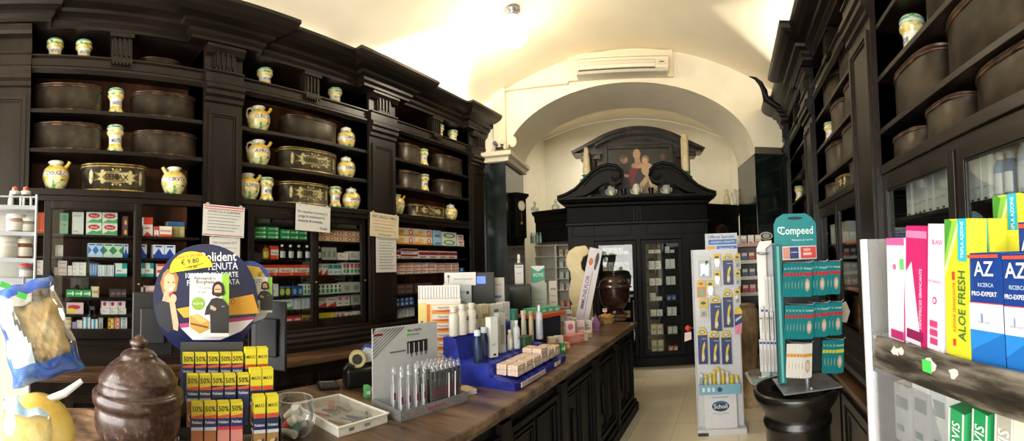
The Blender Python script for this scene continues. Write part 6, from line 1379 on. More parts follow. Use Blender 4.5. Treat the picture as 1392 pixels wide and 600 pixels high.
MB().box(px0, px1, -.06, -.052, pz0, pz1, M('#e2e4ea', .3)).art([('e', .5, .62, .27, .15, '#11365a'), ('e', .5, .645, .25, .11, '#2a74a0'), ('e', .5, .61, .25, .10, '#0f3050'), ('t', .5, .62, .12, 'Scholl', '#f4f6f8', .42), ('t', .5, .87, .035, 'PROFESSIONAL BENESSERE', '#6a7280', .5), ('t', .5, .42, .035, 'Esperti nella cura del piede', '#8a929c', .5)], px0, pz0, px1-px0, pz1-pz0, -.06).build('logo_poster', t)
tx0, tz1 = S2_(950, 524, -.10); tx1, tz0 = S2_(1007, 535, -.10)
MB().box(tx0, tx1, -.105, -.10, tz0, tz1, M('#7db2cc', .35)).box(tx0, tx1, -.10, -.001, tz0, tz0+.004, M('#9cc4d8')).art([('e', .5, .5, .06, .25, '#12405e'), ('r', .08, .3, .14, .7, '#e6eef2'), ('r', .2, .3, .27, .7, '#e6eef2'), ('r', .32, .3, .37, .7, '#e6eef2')], tx0, tz0, tx1-tx0, tz1-tz0, -.105).build('shelf_tray', t)
YE, NV = '#e3c72c', '#16306e'
def pack(p0, p1, y0, y1, kind, label, b=-.03):
    x0, z1 = S2_(p0, y0, b); x1, z0 = S2_(p1, y1, b); w_, h_ = x1-x0, z1-z0
    base = {'ins': NV, 'yw': '#dcd8cc', 'or': '#e08a2c', 'clip': '#b9c8cc', 'pk': NV}[kind]
    if kind == 'ins':
        out = [(-w_/2, 0), (w_/2, 0), (w_/2, h_*.86), (w_*.25, h_), (-w_*.25, h_), (-w_/2, h_*.86)]
        it = [('p', [(0, .80), (1, .80), (1, .86), (.75, 1), (.25, 1), (0, .86)], YE), ('e', .5, .88, .3, .05, '#123a60'), ('e', .5, .88, .22, .03, '#d8e0ea'), ('t', .68, .70, .05, 'GelActiv', '#dfe6f0', .5),
              ('p', [(.35, .1), (.55, .06), (.7, .16), (.62, .34), (.8, .54), (.72, .62), (.5, .5), (.4, .3)], YE), ('e', .52, .2, .13, .07, '#d8dade')]
    elif kind == 'pk':
        out = [(-w_/2, 0), (w_*.3, 0), (w_/2, h_*.45), (w_/2, h_*.86), (w_*.2, h_), (-w_*.2, h_), (-w_/2, h_*.86)]
        it = [('p', [(0, .74), (1, .74), (1, .86), (.7, 1), (.3, 1), (0, .86)], YE), ('p', [(0, 0), (.8, 0), (.95, .42), (0, .3)], '#e58aa6'), ('p', [(.1, .55), (.9, .7), (.9, .62), (.1, .45)], '#c8ccd8')]
    else:
        out = [(-w_/2, 0), (w_/2, 0), (w_/2, h_), (-w_/2, h_)]
        it = {'yw': [('r', 0, .55, 1, 1, YE), ('e', .5, .8, .3, .08, '#2c4a74'), ('r', .15, .1, .85, .42, '#b7bcb4'), ('e', .5, .27, .2, .1, '#6a8a8c')],
              'or': [('r', 0, .62, 1, 1, YE), ('r', .25, .1, .75, .5, '#7fb4a0'), ('e', .5, .82, .3, .08, '#c85a2c')],
              'clip': [('r', 0, .86, 1, 1, '#dcd8d4'), ('p', [(.3, .1), (.45, .08), (.75, .7), (.65, .76)], '#2a6a80'), ('p', [(.4, .1), (.6, .12), (.5, .45), (.38, .4)], '#3a94b0'), ('e', .72, .74, .14, .08, '#26303a')]}[kind]
    m_ = MB().prism(out, -.006, 0, C(base)).art(it, -w_/2, 0, w_, h_, -.006)
    if kind in ('clip', 'yw'): m_.rings([[(sx*w_*.36*q_, -.0065-.016*(1-q_)*1.6, h_*.38+sz*h_*.3*q_) for sx, sz in ((-1, -1), (1, -1), (1, 1), (-1, 1))] for q_ in (1, .75)], BLIST, cap=True, smooth=False)
    m_.tube([(0, 0, h_*.94), (0, -b-.006, h_*.95)], .002, STEEL, 6)
    tag(m_.build('hanging_pack', loc=SF.w((x0+x1)/2, b, z0), rot=SF.rot), label, 'hanging pack')
pack(949, 966, 350, 377, 'clip', 'clear pack with teal clippers, top left of the white insole stand')
pack(969, 980, 346, 366, 'yw', 'small yellow topped pack beside the clippers on insole stand')
pack(970, 980, 369, 390, 'yw', 'small pack below the yellow topped one, second row of insole stand')
pack(982, 997, 346, 387, 'ins', 'navy insole pack at top centre right of the white stand')
pack(998, 1007, 346, 366, 'yw', 'yellow topped pack at top right edge of the white stand')
pack(999, 1007, 368, 389, 'yw', 'pale pack second from top at right edge of the white stand')
pack(947, 959, 382, 404, 'or', 'orange and yellow pack at left edge, below the clippers')
pack(960, 971, 382, 405, 'yw', 'yellow and white pack right of the orange one')
pack(950, 963, 407, 434, 'yw', 'yellow pack with blue disc at left edge, mid height of stand')
pack(965, 981.5, 403, 450, 'ins', 'large navy insole pack left of the two in mid stand')
pack(982, 997, 394, 445, 'ins', 'large navy insole pack right of the two in mid stand')
pack(998, 1007, 393, 414, 'yw', 'yellow topped pack at right edge above the pink one')
pack(998, 1010, 418, 454, 'pk', 'navy and pink pack with yellow top at right edge of stand')
pack(948, 962.5, 446, 495, 'ins', 'navy insole pack at left of the bottom row of three')
pack(964, 978.5, 450, 495, 'ins', 'navy insole pack in the middle of the bottom row of three')
pack(980, 995, 450, 495, 'ins', 'navy insole pack at right of the bottom row of three')
for k, (px, r_, h_, c_, cc, l) in enumerate(((953.5, .018, .17, '#9fb0b8', '#dcdcdc', 'grey blue spray can'), (959.5, .016, .16, '#d8cf9a', YE, 'yellow capped pale tube'), (965.5, .016, .17, '#d9d9d4', YE, 'white tube with yellow cap'), (971, .017, .20, YE, '#e8d85c', 'yellow tube'), (977, .018, .22, '#dcdcd6', YE, 'tall white can with yellow cap'), (983, .017, .20, YE, '#e0d88a', 'taller yellow tube'), (989, .017, .18, '#e0dfd8', '#c8c8c8', 'white can with printed band'), (995, .02, .15, YE, YE, 'wide yellow packet'), (1002, .018, .14, '#dcdad0', YE, 'short white bottle'))):
    bb = bottle(l+' on the pale blue tray of the insole stand', r_, h_, C(c_), C(cc), .7, .03); bb.location = SF.w(S2_(px, 515, -.05)[0], -.05, tz0+.0045)
o = MB().lathe([(.001, -.03), (.025, -.015), (.03, 0), (.025, .015), (.001, .03)], M('#d8382c', .3), 14).prism([(-.035, -.12), (.03, -.10), (.03, -.03), (-.03, -.04)], -.004, .004, M('#e2c8c8')).build('red_hanging_tag', loc=SF.w(x0-.0665, -.02, S2_(944, 446)[1]), rot=SF.rot); tag(o, 'red rosette and pale card hanging off the left edge of the stand', 'tag')
MB().tube([(.03, .01, 0), (.055, .02, 0)], .003, STEEL, 6).build('hook', o)
# ================================================================ black round pedestal and plaster display
cpx, cpy = .285, 2.07; PZ = .97
t = thing('round_black_pedestal', 'round black turned wooden pedestal with a raised rim', 'pedestal', (cpx, cpy, 0))
GB = two('gloss_black_wood', ['#080707', '#12100e', '#1c1815'], 8, .25)
MB().lathe([(0, 0), (.18, 0), (.185, .06), (.165, .08), (.16, .12), (.145, .15), (.15, .5), (.155, .78), (.165, .80), (.165, .82), (.155, .83), (.16, .86), (.19, .90), (.205, .93), (.208, .955), (.20, .968), (.19, .965), (.182, .945), (0, .945)], GB, 48).build('column', t)
DZ = .9686
CPF = Fr((cpx-.005, cpy+.0, DZ), math.atan2(-(cpx), cpy)+math.radians(14))
t = thing('plaster_display', 'teal blister plaster display standing on the round black pedestal', 'display', CPF.o, CPF.rot)
TE, TE2 = M('#17686a', .35), M('#1f8488', .35)
hw = (CPF.lp(1112, 400, .03)[0]-CPF.lp(1063, 400, .03)[0])/2; cxp = (CPF.lp(1112, 400, .03)[0]+CPF.lp(1063, 400, .03)[0])/2
zh0 = CPF.lp(1088, 334, .03)[1]; zh1 = CPF.lp(1088, 291, .03)[1]; 
MB().box(cxp-hw*1.5, cxp+hw*1.55, -.13, .13, .0, .006, STEEL).lathe([(.008, .006), (.008, .012), (0, .014)], STEEL, 12, cx=cxp, cy=-.1).tube([(cxp+.01, 0, .006), (cxp+.01, 0, .1)], .012, STEEL).build('base_plate', t)
MB().box(cxp-hw, cxp+hw, .02, .04, .05, zh0, M('#222b2d', .4)).build('back_panel', t)
MB().box(cxp-hw-.035, cxp-hw-.001, .0, .05, .012, zh0+.01, TE).box(cxp-hw-.025, cxp-hw-.013, -.002, .0, .02, zh0, M('#5fa9a8')).build('side_panel', t)
hp = [(cxp-hw-.03, zh0), (cxp+hw, zh0), (cxp+hw, zh1-.05), (cxp+hw-.02, zh1-.02), (cxp+hw-.05, zh1), (cxp-hw+.02, zh1), (cxp-hw-.015, zh1-.02), (cxp-hw-.03, zh1-.05)]
MB().prism(hp, .015, .022, TE2).art([('e', .5, .86, .18, .05, '#0a2c30'), ('t', .52, .48, .27, 'Compeed', '#e6f2f0', .8), ('t', .66, .18, .09, 'Medicazioni per vesciche', '#bcdcd8', .5), ('e', .13, .5, .05, .1, '#e6f2f0'), ('e', .135, .5, .03, .065, '#1f8488')], cxp-hw-.03, zh0, 2*hw+.03, zh1-zh0, .015).build('header', t)
cz0 = CPF.lp(1088, 353, .01)[1]
MB().box(cxp-hw+.005, cxp+hw-.005, .008, .012, cz0, zh0-.002, M('#c9d0d0')).art([('r', .02, .08, .47, .92, '#c98a78'), ('r', .22, .08, .47, .92, '#26306a'), ('t', .35, .55, .2, 'DAY&NIGHT', '#e8e8f0', .2), ('r', .53, .08, .98, .92, '#c8463c'), ('t', .72, .7, .2, 'NEW', '#f0e0dc', .2), ('r', .6, .3, .85, .5, '#e6b8b0')], cxp-hw+.005, cz0, 2*hw-.01, zh0-cz0-.002, .008).build('picture_strip', t)
hk = MB()
rows_ = [(CPF.lp(1088, 358, 0)[1], 3), (CPF.lp(1088, 413, 0)[1], 3), (CPF.lp(1088, 464, 0)[1], 2)]
def plpack(kind):
    w_, h_ = .052, .150
    col = {'r': TE2, 'y': TE2, 'w': M('#e2e0d8', .35)}[kind]
    m_ = MB().prism([(-w_/2, -h_), (-w_/2+.004, -h_-.006), (w_/2-.004, -h_-.006), (w_/2, -h_), (w_/2, 0), (-w_/2, 0)], 0, .0035, col)
    bc = {'r': '#c8343c', 'y': '#d8d03a', 'w': '#d8963c'}[kind]
    m_.art([('r', 0, .60, 1, .70, bc), ('e', .5, .32, .28, .2, '#b9a48c'), ('e', .5, .32, .18, .12, '#d8c8b4'), ('t', .5, .84, .07, 'Compeed', '#e6f2f0', .85)], -w_/2, -h_, w_, h_, 0)
    return m_.build('plaster_pack')
pp_ = {}
rn = ['top', 'middle', 'bottom']
for ri, (z, nc) in enumerate(rows_):
    for ci in range(3):
        kind = 'r' if ri < 2 else ('w' if ci == 0 else 'y')
        gx = (cxp-hw+.02, cxp-hw+.125, cxp-hw+.195); hx = gx[ci]+.02
        n_ = (7, 5, 5)[ci] if ri < 2 else (6, 0, 5)[ci]
        if n_ == 0: continue
        q = MB().tube([(gx[ci], .02, z+.006), (gx[ci], -.035, z+.006), (gx[ci]+.0135*n_, -.045-.008*n_, z+.004), (gx[ci]+.0135*n_+.01, -.05-.008*n_, z+.014)], .0018, STEEL, 6); q.build('hook', t)
        for k in range(n_):
            if kind not in pp_: o = plpack(kind); pp_[kind] = o
            else: o = pp_[kind].copy(); COL.objects.link(o)
            a = {'r': 'teal pack with red band', 'y': 'teal pack with yellow band', 'w': 'white pack with orange corner'}[kind]
            lb = '%s hanging on the %s hook of the %s row, plaster display' % (a, ('left', 'middle', 'right')[ci], rn[ri])
            tag(o, lb, 'plaster pack', lb)
            o.location = CPF.w(gx[ci]+k*.0135, -.045-k*.008, z+.001); o.rotation_euler = (-.0, .08, CPF.rot+.35)
sh = CPF.lp(1146, 425, .05)
o = MB().prism([(-.035, -.04), (.02, -.055), (.045, .0), (.02, .055), (-.03, .04)], -.002, 0, M('#cdbfae')).tube([(-.03, .001, .03), (-.07, .0, .03)], .002, STEEL).build('hanging_card', loc=CPF.w(sh[0], .05, sh[1]), rot=CPF.rot+.3); tag(o, 'beige paper card hooked at the right of the plaster display', 'card')
# ================================================================ white toothbrush rack behind it
g = P(1042, 520, r=2.75); WF = Fr((g.x, g.y, 0))
t = thing('white_oral_care_rack', 'white curved rack with white packs and a clear bowl left of plaster display', 'rack', WF.o, WF.rot)
(lx, lz), (rx_, rz_) = WF.lp(1028, 332), WF.lp(1056, 500)
MB().prism([(lx+.0, WF.lp(0, 0)[1]*0+.62), (lx+.055, .62), (lx+.06, lz-.03), (lx+.09, lz-.01), (rx_, lz), (rx_, lz+.02), (lx+.02, lz+.015), (lx+.0, lz-.03)], -.01, .03, WHITEP).build('side_panel', t, bevel=.003)
MB().box(lx+.055, rx_+.03, .02, .03, .62, lz, M('#c8cacc')).build('back_panel', t)
MB().prism([(lx+.06, 0), (rx_-.01, 0), (rx_-.01, .62), (lx+.045, .62)], .0, .05, WHITEP).box(lx-.0, rx_+.03, -.05, .12, 0, .02, WHITEP).art([('e', .5, .75, .3, .06, '#7a8fb8'), ('t', .5, .4, .1, 'EMOFORM', '#8a98b0', .5, 90)], lx+.06, 0, rx_-lx-.07, .62, .0).build('leg_panel', t)
bz = WF.lp(1035, 508)[1]
MB().rings([[(lx+.02+r*1.3*math.cos(2*math.pi*i/28), -.10+r*math.sin(2*math.pi*i/28), z) for i in range(28)] for r, z in [(.03, bz-.05), (.07, bz-.03), (.09, bz+.02), (.095, bz+.03), (.092, bz+.033)]], ACRY, cap=False).build('clear_bowl', t)
for k, py in enumerate((346, 432)):
    z = WF.lp(1035, py)[1]; q = MB()
    q.tube([(lx+.07, .01, z), (lx+.02, -.06, z), (lx+.0, -.10, z+.01), (lx+.02, -.12, z+.012), (lx+.08, -.10, z+.005)], .004, STEEL, 6).build('wire_hook', t)
for k, (px, py) in enumerate(((1030, 516), (1037, 512), (1043, 517))):
    x_, z_ = WF.lp(px, py, -.1); o = MB().box(-.03, .03, -.02, .02, 0, .012, M('#2f8f86')).art([('r', .2, .3, .8, .7, '#bfe0d8')], -.03, 0, .06, .012, -.02).build('teal_sachet', loc=WF.w(lx+.02+(k-1)*.045, -.10, bz-.028+.012*k)); o.rotation_euler = (.3, .2, k*.7); tag(o, 'teal sachet lying in the clear bowl of white rack', 'sachet', 'teal sachets in the clear bowl')
def wpack(px, py0, py1, b, label, grp, kind):
    x_, z1 = WF.lp(px, py0, b); _, z0 = WF.lp(px, py1, b); h_ = z1-z0; key = ('wp', kind, round(h_, 2))
    if key in _bm: o = _bm[key].copy(); COL.objects.link(o)
    else:
        m_ = MB().box(-.010, .010, 0, .01, 0, h_, M('#dcdcda', .3))
        m_.art([('r', .1, .86, .9, .93, '#2c4a8c'), ('r', .3, .2, .5, .7, '#b0a8a4'), ('r', .6, .25, .75, .65, '#c8b0a8')] if kind == 'c' else [('r', .3, .1, .7, .9, '#c8c8c8')], -.010, 0, .020, h_, 0)
        m_.tube([(0, .01, h_*.97), (0, .055, h_*.97)], .0015, STEEL, 6)
        o = m_.build('brush_pack'); _bm[key] = o
    tag(o, label, 'brush pack', grp); o.location = WF.w(x_, b, z0); o.rotation_euler.z = WF.rot-.3
for i in range(4): wpack(1041+i*4.5, 376, 424, -.08+i*.01, 'plain white brush pack in the upper group of the white rack', 'upper white brush packs', 'p')
for i in range(4): wpack(1036+i*6, 418, 462, -.09+i*.01, 'white pack with blue dash in the middle row of white rack', 'middle white brush packs', 'c')
for i in range(5): wpack(1034+i*5, 462, 506, -.09+i*.008, 'white pack with blue dash in the lowest row of white rack', 'lowest white brush packs', 'c')
# ================================================================ toothpaste display, right foreground
A_ = P(1208, 460, r=.75); zr_ = A_.z; d_ = ray(1392, 506.5); B_ = d_*((zr_-EYE)/d_.z)+Vector((0, 0, EYE)); v = B_-A_
TP = Fr((A_.x, A_.y, zr_), math.atan2(v.y, v.x)); L_ = v.length+.14
zl_ = TP.lp(1201, 502)[1]; x_l = TP.lp(1184, 460)[0]
t = thing('toothpaste_display_shelf', 'worn steel and acrylic shelf of toothpaste boxes in the right foreground', 'display shelf', TP.o, TP.rot)
RUB = two('scuffed_black_rail', ['#17150f', '#38332b', '#6b6459', '#8a8478', '#d8d4cc'], 14, .35, (.35, 1, 2.2), .2, 10, pos=[.32, .46, .56, .66, .8])
r_ = MB().prism([(x_l+.015, zl_), (L_, zl_), (L_, 0), (x_l+.03, 0)], -.006, 0, RUB)
gx, gz_ = TP.lp(1265, 497); r_.box(gx-.011, gx+.011, -.0075, -.0065, gz_-.009, gz_+.009, M('#4fd05c', .4))
random.seed(3)
for cx_, cz_, s_ in ((.03, -.016, .012), (.048, -.012, .009), (.125, -.018, .014), (.18, -.022, .010)):
    r_.add([(cx_+s_*random.uniform(.6, 1.3)*math.cos(q_*.7), -.0065, cz_+s_*.8*random.uniform(.5, 1.2)*math.sin(q_*.7)) for q_ in range(9)], [tuple(range(9))], M('#dad6ce'))
r_.build('shelf_rail', t)
STW = M('#cfcfcd', .25, .3)
MB().box(x_l+.01, L_, .0, .20, -.008, -.003, ACRY).build('shelf', t)
ztp = TP.lp(1184, 325)[1]; zfl = -zr_
MB().box(x_l-.004, x_l+.002, -.012, .0, zfl, ztp, M('#d4d4d6', .3)).box(x_l-.004, x_l-.002, .0, .20, zfl+.3, ztp, clearmat('side_acrylic', (.98, .98, .98, 1), .04, .12, .1, .15)).box(x_l-.004, x_l+.002, .20, .206, zfl, ztp, M('#d4d4d6', .3)).build('side_panel', t)
MB().box(L_, L_+.008, -.012, .0, zfl, .25, STEEL).box(L_, L_+.008, .2, .21, zfl, .3, STEEL).box(x_l, L_, .21, .214, zfl+.3, -.01, M('#f2f2f0', .4)).build('uprights', t)
MB().box(x_l+.01, L_, .0, .20, -.225, -.22, STW).prism([(x_l+.01, -.25), (L_, -.25), (L_, -.215), (x_l+.01, -.215)], -.006, 0, RUB).build('shelf', t)
MB().box(x_l-.006, L_+.008, -.012, .215, zfl, zfl+.04, BLACKP).build('plinth', t)
MB().prism([(x_l+.006, -.21), (.17, -.21), (.12, zl_-.01), (x_l+.006, zl_-.01)], -.004, -.002, FILM).build('film_cover', t)
def tpb(p0, p1, ytop, label, base, it, b=.004, lean=0, zb=-.003, name='toothpaste_box', py_ref=None, d=.035, hh=None, group=None):
    """box whose front spans pixel columns p0..p1 at its top; stands on the shelf"""
    x0, z1 = TP.lp(p0, ytop, b); x1, _ = TP.lp(p1, ytop, b); h_ = hh or (z1-zb); w_ = x1-x0
    m_ = MB().box(0, w_, 0, d, 0, h_, C(base)).art(it, 0, 0, w_, h_, 0)
    off = math.tan(lean)*h_
    o = m_.build(name, loc=TP.w(x0-off, b, zb+.0004+w_*math.sin(lean))); o.rotation_euler = (0, lean, TP.rot); return tag(o, label, 'toothpaste box', group)
az = [('r', 0, 0, 1, .30, '#1f6fc0'), ('p', [(0, .1), (1, .3), (1, .36), (0, .3)], '#2a86d8'), ('r', 0, .30, 1, .55, '#e4e2ea'), ('r', 0, .545, 1, .555, '#c8485c'), ('t', .5, .86, .13, 'AZ', '#f4f6fa', .8), ('t', .55, .715, .035, 'RICERCA', '#b8cdea', .6), ('t', .5, .635, .04, 'PRO-EXPERT', '#f0f4fa', .85), ('r', .05, .955, .95, .985, '#d0503c'), ('e', .42, .42, .03, .045, '#7a8ec0'), ('t', .5, .53-.15, .02, 'DENTI FORTI', '#8a90a8', .5)]
tpb(1315, 1361, 345, 'blue toothpaste box with large white capitals, left of the front pair', '#173f8c', az, b=.006)
tpb(1362.5, 1400, 346, 'blue toothpaste box with large white capitals, right of the front pair', '#173f8c', az, b=.006)
tpb(1384, 1425, 303, 'blue toothpaste box standing behind the front pair at frame edge', '#173f8c', az, b=.05)
al = [('p', [(0, .72), (.35, .98), (.2, 1), (0, 1)], '#4f9a3a'), ('p', [(0, .62), (.6, .99), (.35, .99), (0, .72)], '#8cc84a'), ('p', [(0, .56), (.75, 1), (.62, 1), (0, .64)], '#dcea9a'), ('r', .6, .70, .95, 1, '#2fb8cc'), ('t', .78, .85, .16, 'TRIPLA AZIONE', '#dff4f6', .26, 90),
      ('t', .75, .38, .30, 'ALOE FRESH', '#3a6a34', .5, 90), ('r', .38, .08, .5, .13, '#d8402c'), ('t', .45, .36, .12, 'AZIONE SBIANCANTE', '#d06030', .36, 90), ('r', .38, .56, .5, .62, '#d8402c')]
tpb(1284, 1316, 301, 'yellow green toothpaste box at the front, leaning slightly right', '#d9d832', al, b=.004, lean=.05)
tpb(1321, 1345, 300, 'yellow green box second in line behind the front one', '#d9d832', al, b=.045, lean=.02)
tpb(1345, 1366, 315, 'yellow green box third in line, partly hidden by blue boxes', '#d9d832', al, b=.085)
tpb(1349, 1384, 268, 'tall yellow green box highest at the back of the shelf', '#d9d832', al, b=.125)
bl = [('t', .62, .86, .06, 'BLANX', '#c8408a', .7), ('t', .45, .55, .05, 'DENTI BIANCHI', '#d88ab0', .8), ('e', .5, .4, .14, .03, '#c83c84'), ('e', .5, .4, .08, .017, '#efe6ee')]+[('r', .25, .05+.07*k, .75, .10+.07*k, '#c8407c') for k in range(3)]
tpb(1262, 1283, 307, 'white toothpaste box with magenta print', '#ece2ea', bl, b=.004, lean=.09)
mg = [('r', 0, .9, 1, .96, '#e884b4'), ('p', [(0, 0), (.8, 0), (.3, .7), (0, .6)], '#ece0ea'), ('t', .75, .4, .14, 'DENTIFRICIO SBIANCANTE', '#f0d8e6', .5, 90), ('r', .1, .04, .9, .12, '#8a1c50')]
tpb(1232, 1260, 311, 'magenta toothpaste box left of the white one', '#c8266e', mg, b=.006, lean=.09)
tpb(1205, 1229, 326, 'pale pink white toothpaste box at the left end with a green sticker', '#ecdfea', [('r', 0, .93, 1, 1, '#d060a0'), ('e', .45, .72, .1, .03, '#c870a8'), ('r', .75, .70, .98, .80, '#6ad07a'), ('p', [(.9, 0), (1, 0), (1, .6)], '#c83c84'), ('r', .2, .02, .9, .10, '#b8286c')], b=.006, lean=.04)
mv = lambda c, s: [('r', .0, .0, .12, 1, '#d8dcd8'), ('r', .88, 0, 1, 1, '#d8dcd8'), ('t', .5, .62, .6, s, '#f0f4f0', .5, 90), ('e', .5, .25, .25, .06, c)]
for k, (p0, p1, yt, c_, s_, lb) in enumerate(((1290, 1311, 556, '#2f9c5c', 'MARVIS', 'green lettered box at left behind the film on lower shelf'), (1322, 1343, 558, '#1f9a54', 'MARVIS', 'brighter green lettered box in the middle behind the film'), (1353, 1378, 562, '#b9b4a4', 'MARVIS', 'silver beige lettered box at right behind the film'))):
    tpb(p0, p1, yt, lb, c_, mv(c_, s_), b=.02, zb=-.2195, lean=.10)
for k, px in enumerate((1215, 1240, 1265)): tpb(px, px+20, 520, 'white box %s standing in for bright glare behind the film, lower shelf' % ('leftmost', 'second from left', 'third from left')[k], '#e4e6e4', [('r', .1, .6, .9, .8, '#a8b0ac'), ('r', .1, .2, .6, .3, '#8aa890')], b=.06, zb=-.2195)  # white boxes added to stand for the bright glare of the film
# ================================================================ left foreground: acrylic rack, droppers, snack bags
LK = Fr((P(30, 400, r=.80).x, P(30, 400, r=.80).y, 0)); X_ = LK.lp
t = thing('acrylic_bottle_rack', 'clear acrylic tiered rack of small bottles at the left edge', 'rack', LK.o, LK.rot)
xr, z1 = X_(47, 285); xl = X_(-30, 300)[0]; z2 = X_(20, 330)[1]; z3 = X_(20, 376)[1]; z2b = X_(20, 318)[1]; z3b = X_(20, 352)[1]; z4b = X_(20, 378)[1]
EDG = M('#b9c2cc', .15)
for z in (z1, z2b, z3b, z4b): MB().box(xl, xr, -.045, .06, z-.006, z, ACRY).box(xl, xr, -.048, -.045, z-.006, z+.001, EDG).build('shelf', t)
MB().box(xr, xr+.004, -.05, .06, z4b-.02, z1+.015, ACRY).tube([(xr+.002, -.05, z4b-.02), (xr+.002, -.05, z1+.02)], .0025, EDG, 6).build('side_panel', t)
MB().tube([(xl, -.045, X_(0, 272)[1]), (xr, -.045, X_(0, 272)[1])], .0015, EDG, 6).build('guard_wire', t)
MB().box(xl, xr, .06, .066, 0, z1, M('#e0e0dc')).box(xl, xr, -.05, .10, 0, .03, WHITEP).build('stand', t)
def dropper(px, label):
    tt = thing('dropper_bottle', label, 'bottle'); s_ = .62
    MB().lathe([(0, 0), (.012, 0), (.013, .003), (.013, .03), (.008, .038), (.006, .042)], M('#1d1612', .1), 16).build('body', tt)
    MB().lathe([(.008, .0421), (.0095, .043), (.0095, .055), (.006, .057)], M('#e8e4de', .4), 16).build('collar', tt)
    MB().lathe([(.005, .0571), (.0055, .062), (.0045, .069), (0, .072)], M('#c85a50', .4), 12).build('rubber_bulb', tt)
    h_ = X_(px, 255)[1]-z1; tt.scale = (h_/.072,)*3 if 0 else (1, 1, h_/.072); tt.location = LK.w(X_(px, 270, -.01)[0], -.01, z1+.0005)
dropper(20, 'dark dropper bottle with red bulb on top of the acrylic rack, left one'); dropper(35, 'dark dropper bottle with red bulb on top of the acrylic rack, right one')
for k, px in enumerate((15, 28, 32, 42)): tag(MB().tube([(0, 0, 0), (0, 0, X_(px, 272 if k != 0 else 268)[1]-z1)], .0022 if k else .004, WHITEP, 8).build('white_rod', loc=LK.w(X_(px, 280, -.03)[0], -.03, z1+.0005)), 'thin white stick beside the droppers, %s on acrylic rack' % ('thickest', 'second', 'third', 'last')[k], 'stick')
def jar2(px, pyt, zb, label, body, cap, r=.018, b=-.01):
    x_, zt_ = X_(px, pyt, b); bb = bottle(label, r, zt_-zb-.001, C(body), C(cap), .8, (zt_-zb)*.25, labelc='#d8d4cc'); bb.location = LK.w(x_, b, zb+.0005); bb.rotation_euler.z = LK.rot
jar2(22, 291, z2b, 'amber jar with white cap on the second tier of acrylic rack', '#a88a80', '#e8e4de')
jar2(38, 296, z2b, 'clear jar with white cap at the right of the second tier', '#8a8c80', '#e4e2dc', .016)
jar2(34, 324, z3b, 'amber bottle with white cap on the third tier of acrylic rack', '#7a4420', '#e8e4dc', .015)
jar2(36, 358, z4b, 'small red topped bottle on the lowest tier of acrylic rack', '#8a8a90', '#c84a48', .013)
jar2(8, 322, z3b, 'large white bottle at the left edge of the acrylic rack', '#efece6', '#e8e6e0', .03, -.0)
def pillow(name, label, cat, loc, rot, W_, H_, T_, colf, seed=1, nu=26, nv=30, taper=.0, parent=None, wob=.0016):
    random.seed(seed); ph = [random.uniform(0, 6) for _ in range(8)]
    m_ = MB()
    for sgn in (-1, 1):
        vs = []; fs = []; ms = []
        for j in range(nv+1):
            for i in range(nu+1):
                u, v_ = i/nu*2-1, j/nv*2-1
                th = T_*(max(0, 1-u**4)*max(0, 1-v_**4))**.6
                cr = wob*(math.sin(7*u+ph[0]+3*v_)*math.sin(9*v_+ph[1])+.5*math.sin(17*u+ph[2])*math.sin(13*v_+ph[3]+5*u))*(1-u*u)**.3
                ww = W_/2*(1-taper*v_)+.0018*math.sin(9*v_+ph[4])
                vs.append((u*ww, sgn*(th+cr*max(0, 1-abs(v_))**.3), v_*H_/2+.0015*math.sin(8*u+ph[5])))
        for j in range(nv):
            for i in range(nu):
                a = j*(nu+1)+i; f = (a, a+1, a+nu+2, a+nu+1); fs.append(f if sgn < 0 else f[::-1]); ms.append(colf(i/nu, j/nv, sgn))
        m_.add(vs, fs, ms, True)
    o = m_.build(name, parent=parent, loc=loc, rot=rot)
    return tag(o, label, cat) if label else o
BLF = two('blue_printed_film', ['#173c8c', '#2454b0', '#6d9ad8'], 12, .2, coat=.6); LBF = two('pale_blue_film', ['#86b4dc', '#b4d2ea', '#dfeaf2'], 10, .2, coat=.6)
CRK = two('golden_crackers', ['#c09850', '#e0c080', '#f2e0b0'], 22, .7, bump=.12)
def cf1(u, v_, s_):
    if v_ < .22: return BLF
    if v_ > .88: return BLF
    if u < .28+.1*math.sin(6*v_): return LBF if u > .04 else BLF
    return FILM
bx0, bz1 = X_(4, 380, -.14); bx1, bz0 = X_(94, 520, -.14)
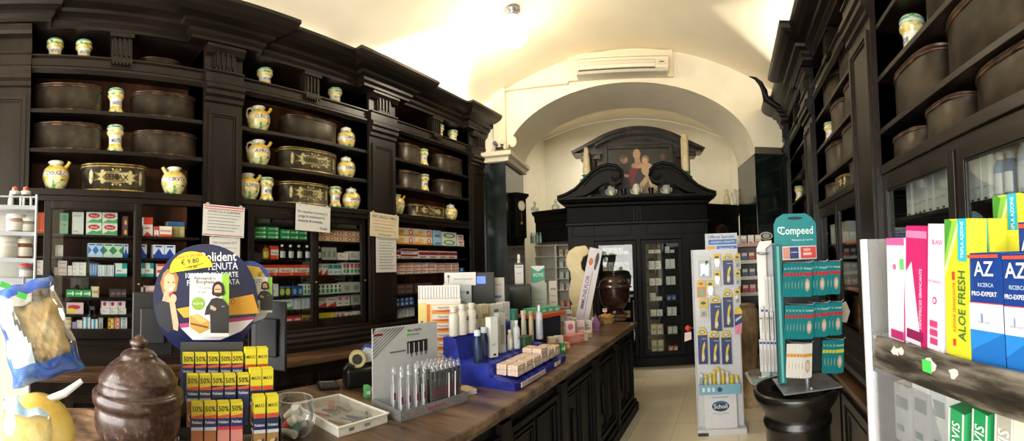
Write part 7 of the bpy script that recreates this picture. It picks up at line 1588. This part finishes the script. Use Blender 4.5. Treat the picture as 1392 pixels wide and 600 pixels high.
bgc = LK.w((bx0+bx1)/2, -.14, (bz0+bz1)/2)
t = thing('snack_bag', 'blue and clear bag of round crackers hanging at the left edge', 'bag', bgc, LK.rot)
ob = pillow('bag_film', None, None, (0, 0, 0), 0, (bx1-bx0)*.96, (bz1-bz0)*.98, .032, cf1, 2, parent=t, taper=.12); ob.rotation_euler.y = -.30
pillow('crackers', None, None, (.012, 0, -.004), 0, (bx1-bx0)*.62, (bz1-bz0)*.66, .022, lambda u, v_, s_: CRK, 9, parent=t, wob=.003).rotation_euler.y = -.30
MB().tube([(-.02, 0, (bz1-bz0)/2-.012), (-.02, .08, (bz1-bz0)/2)], .003, STEEL, 6).build('hook', t)
for k, (px, py) in enumerate(((7, 388), (30, 402))):
    x_, z_ = X_(px, py, -.185); o = MB().box(-.007, .007, -.001, .0, -.004, .004, M('#48c85a')).build('green_price_sticker', t); o.location = (x_-(bx0+bx1)/2, -.048, z_-(bz0+bz1)/2); o.rotation_euler.y = .3
def cf2(u, v_, s_): return FILM if v_ < .9 else LBF
bx0, bz1 = X_(2, 542, -.16); bx1, bz0 = X_(76, 640, -.16)
t = thing('snack_bag', 'clear bag with a large yellow loaf hanging below the cracker bag', 'bag', LK.w((bx0+bx1)/2, -.16, (bz0+bz1)/2), LK.rot)
pillow('bag_film', None, None, (0, 0, 0), 0, bx1-bx0, bz1-bz0, .055, cf2, 5, parent=t, taper=.1)
MB().lathe([(.001, -.06)]+[(.056*math.cos(a), .06*math.sin(a)) for a in [k*.3-1.35 for k in range(10)]]+[(.001, .06)], two('yellow_bread', ['#c49a34', '#e0c05c', '#f0dc90'], 9, .6, bump=.3), 24, sy=.8).build('loaf', t, loc=(.012, 0, .0))
MB().tube([(.0, 0, (bz1-bz0)/2-.01), (.05, -.01, (bz1-bz0)/2+.012), (.075, -.01, (bz1-bz0)/2+.03)], [.005, .006, .004], M('#d8dce0', .2), 8).build('twist_tie', t)
MB().tube([(0, .01, (bz1-bz0)/2-.01), (0, .1, (bz1-bz0)/2)], .003, STEEL, 6).build('hook', t)
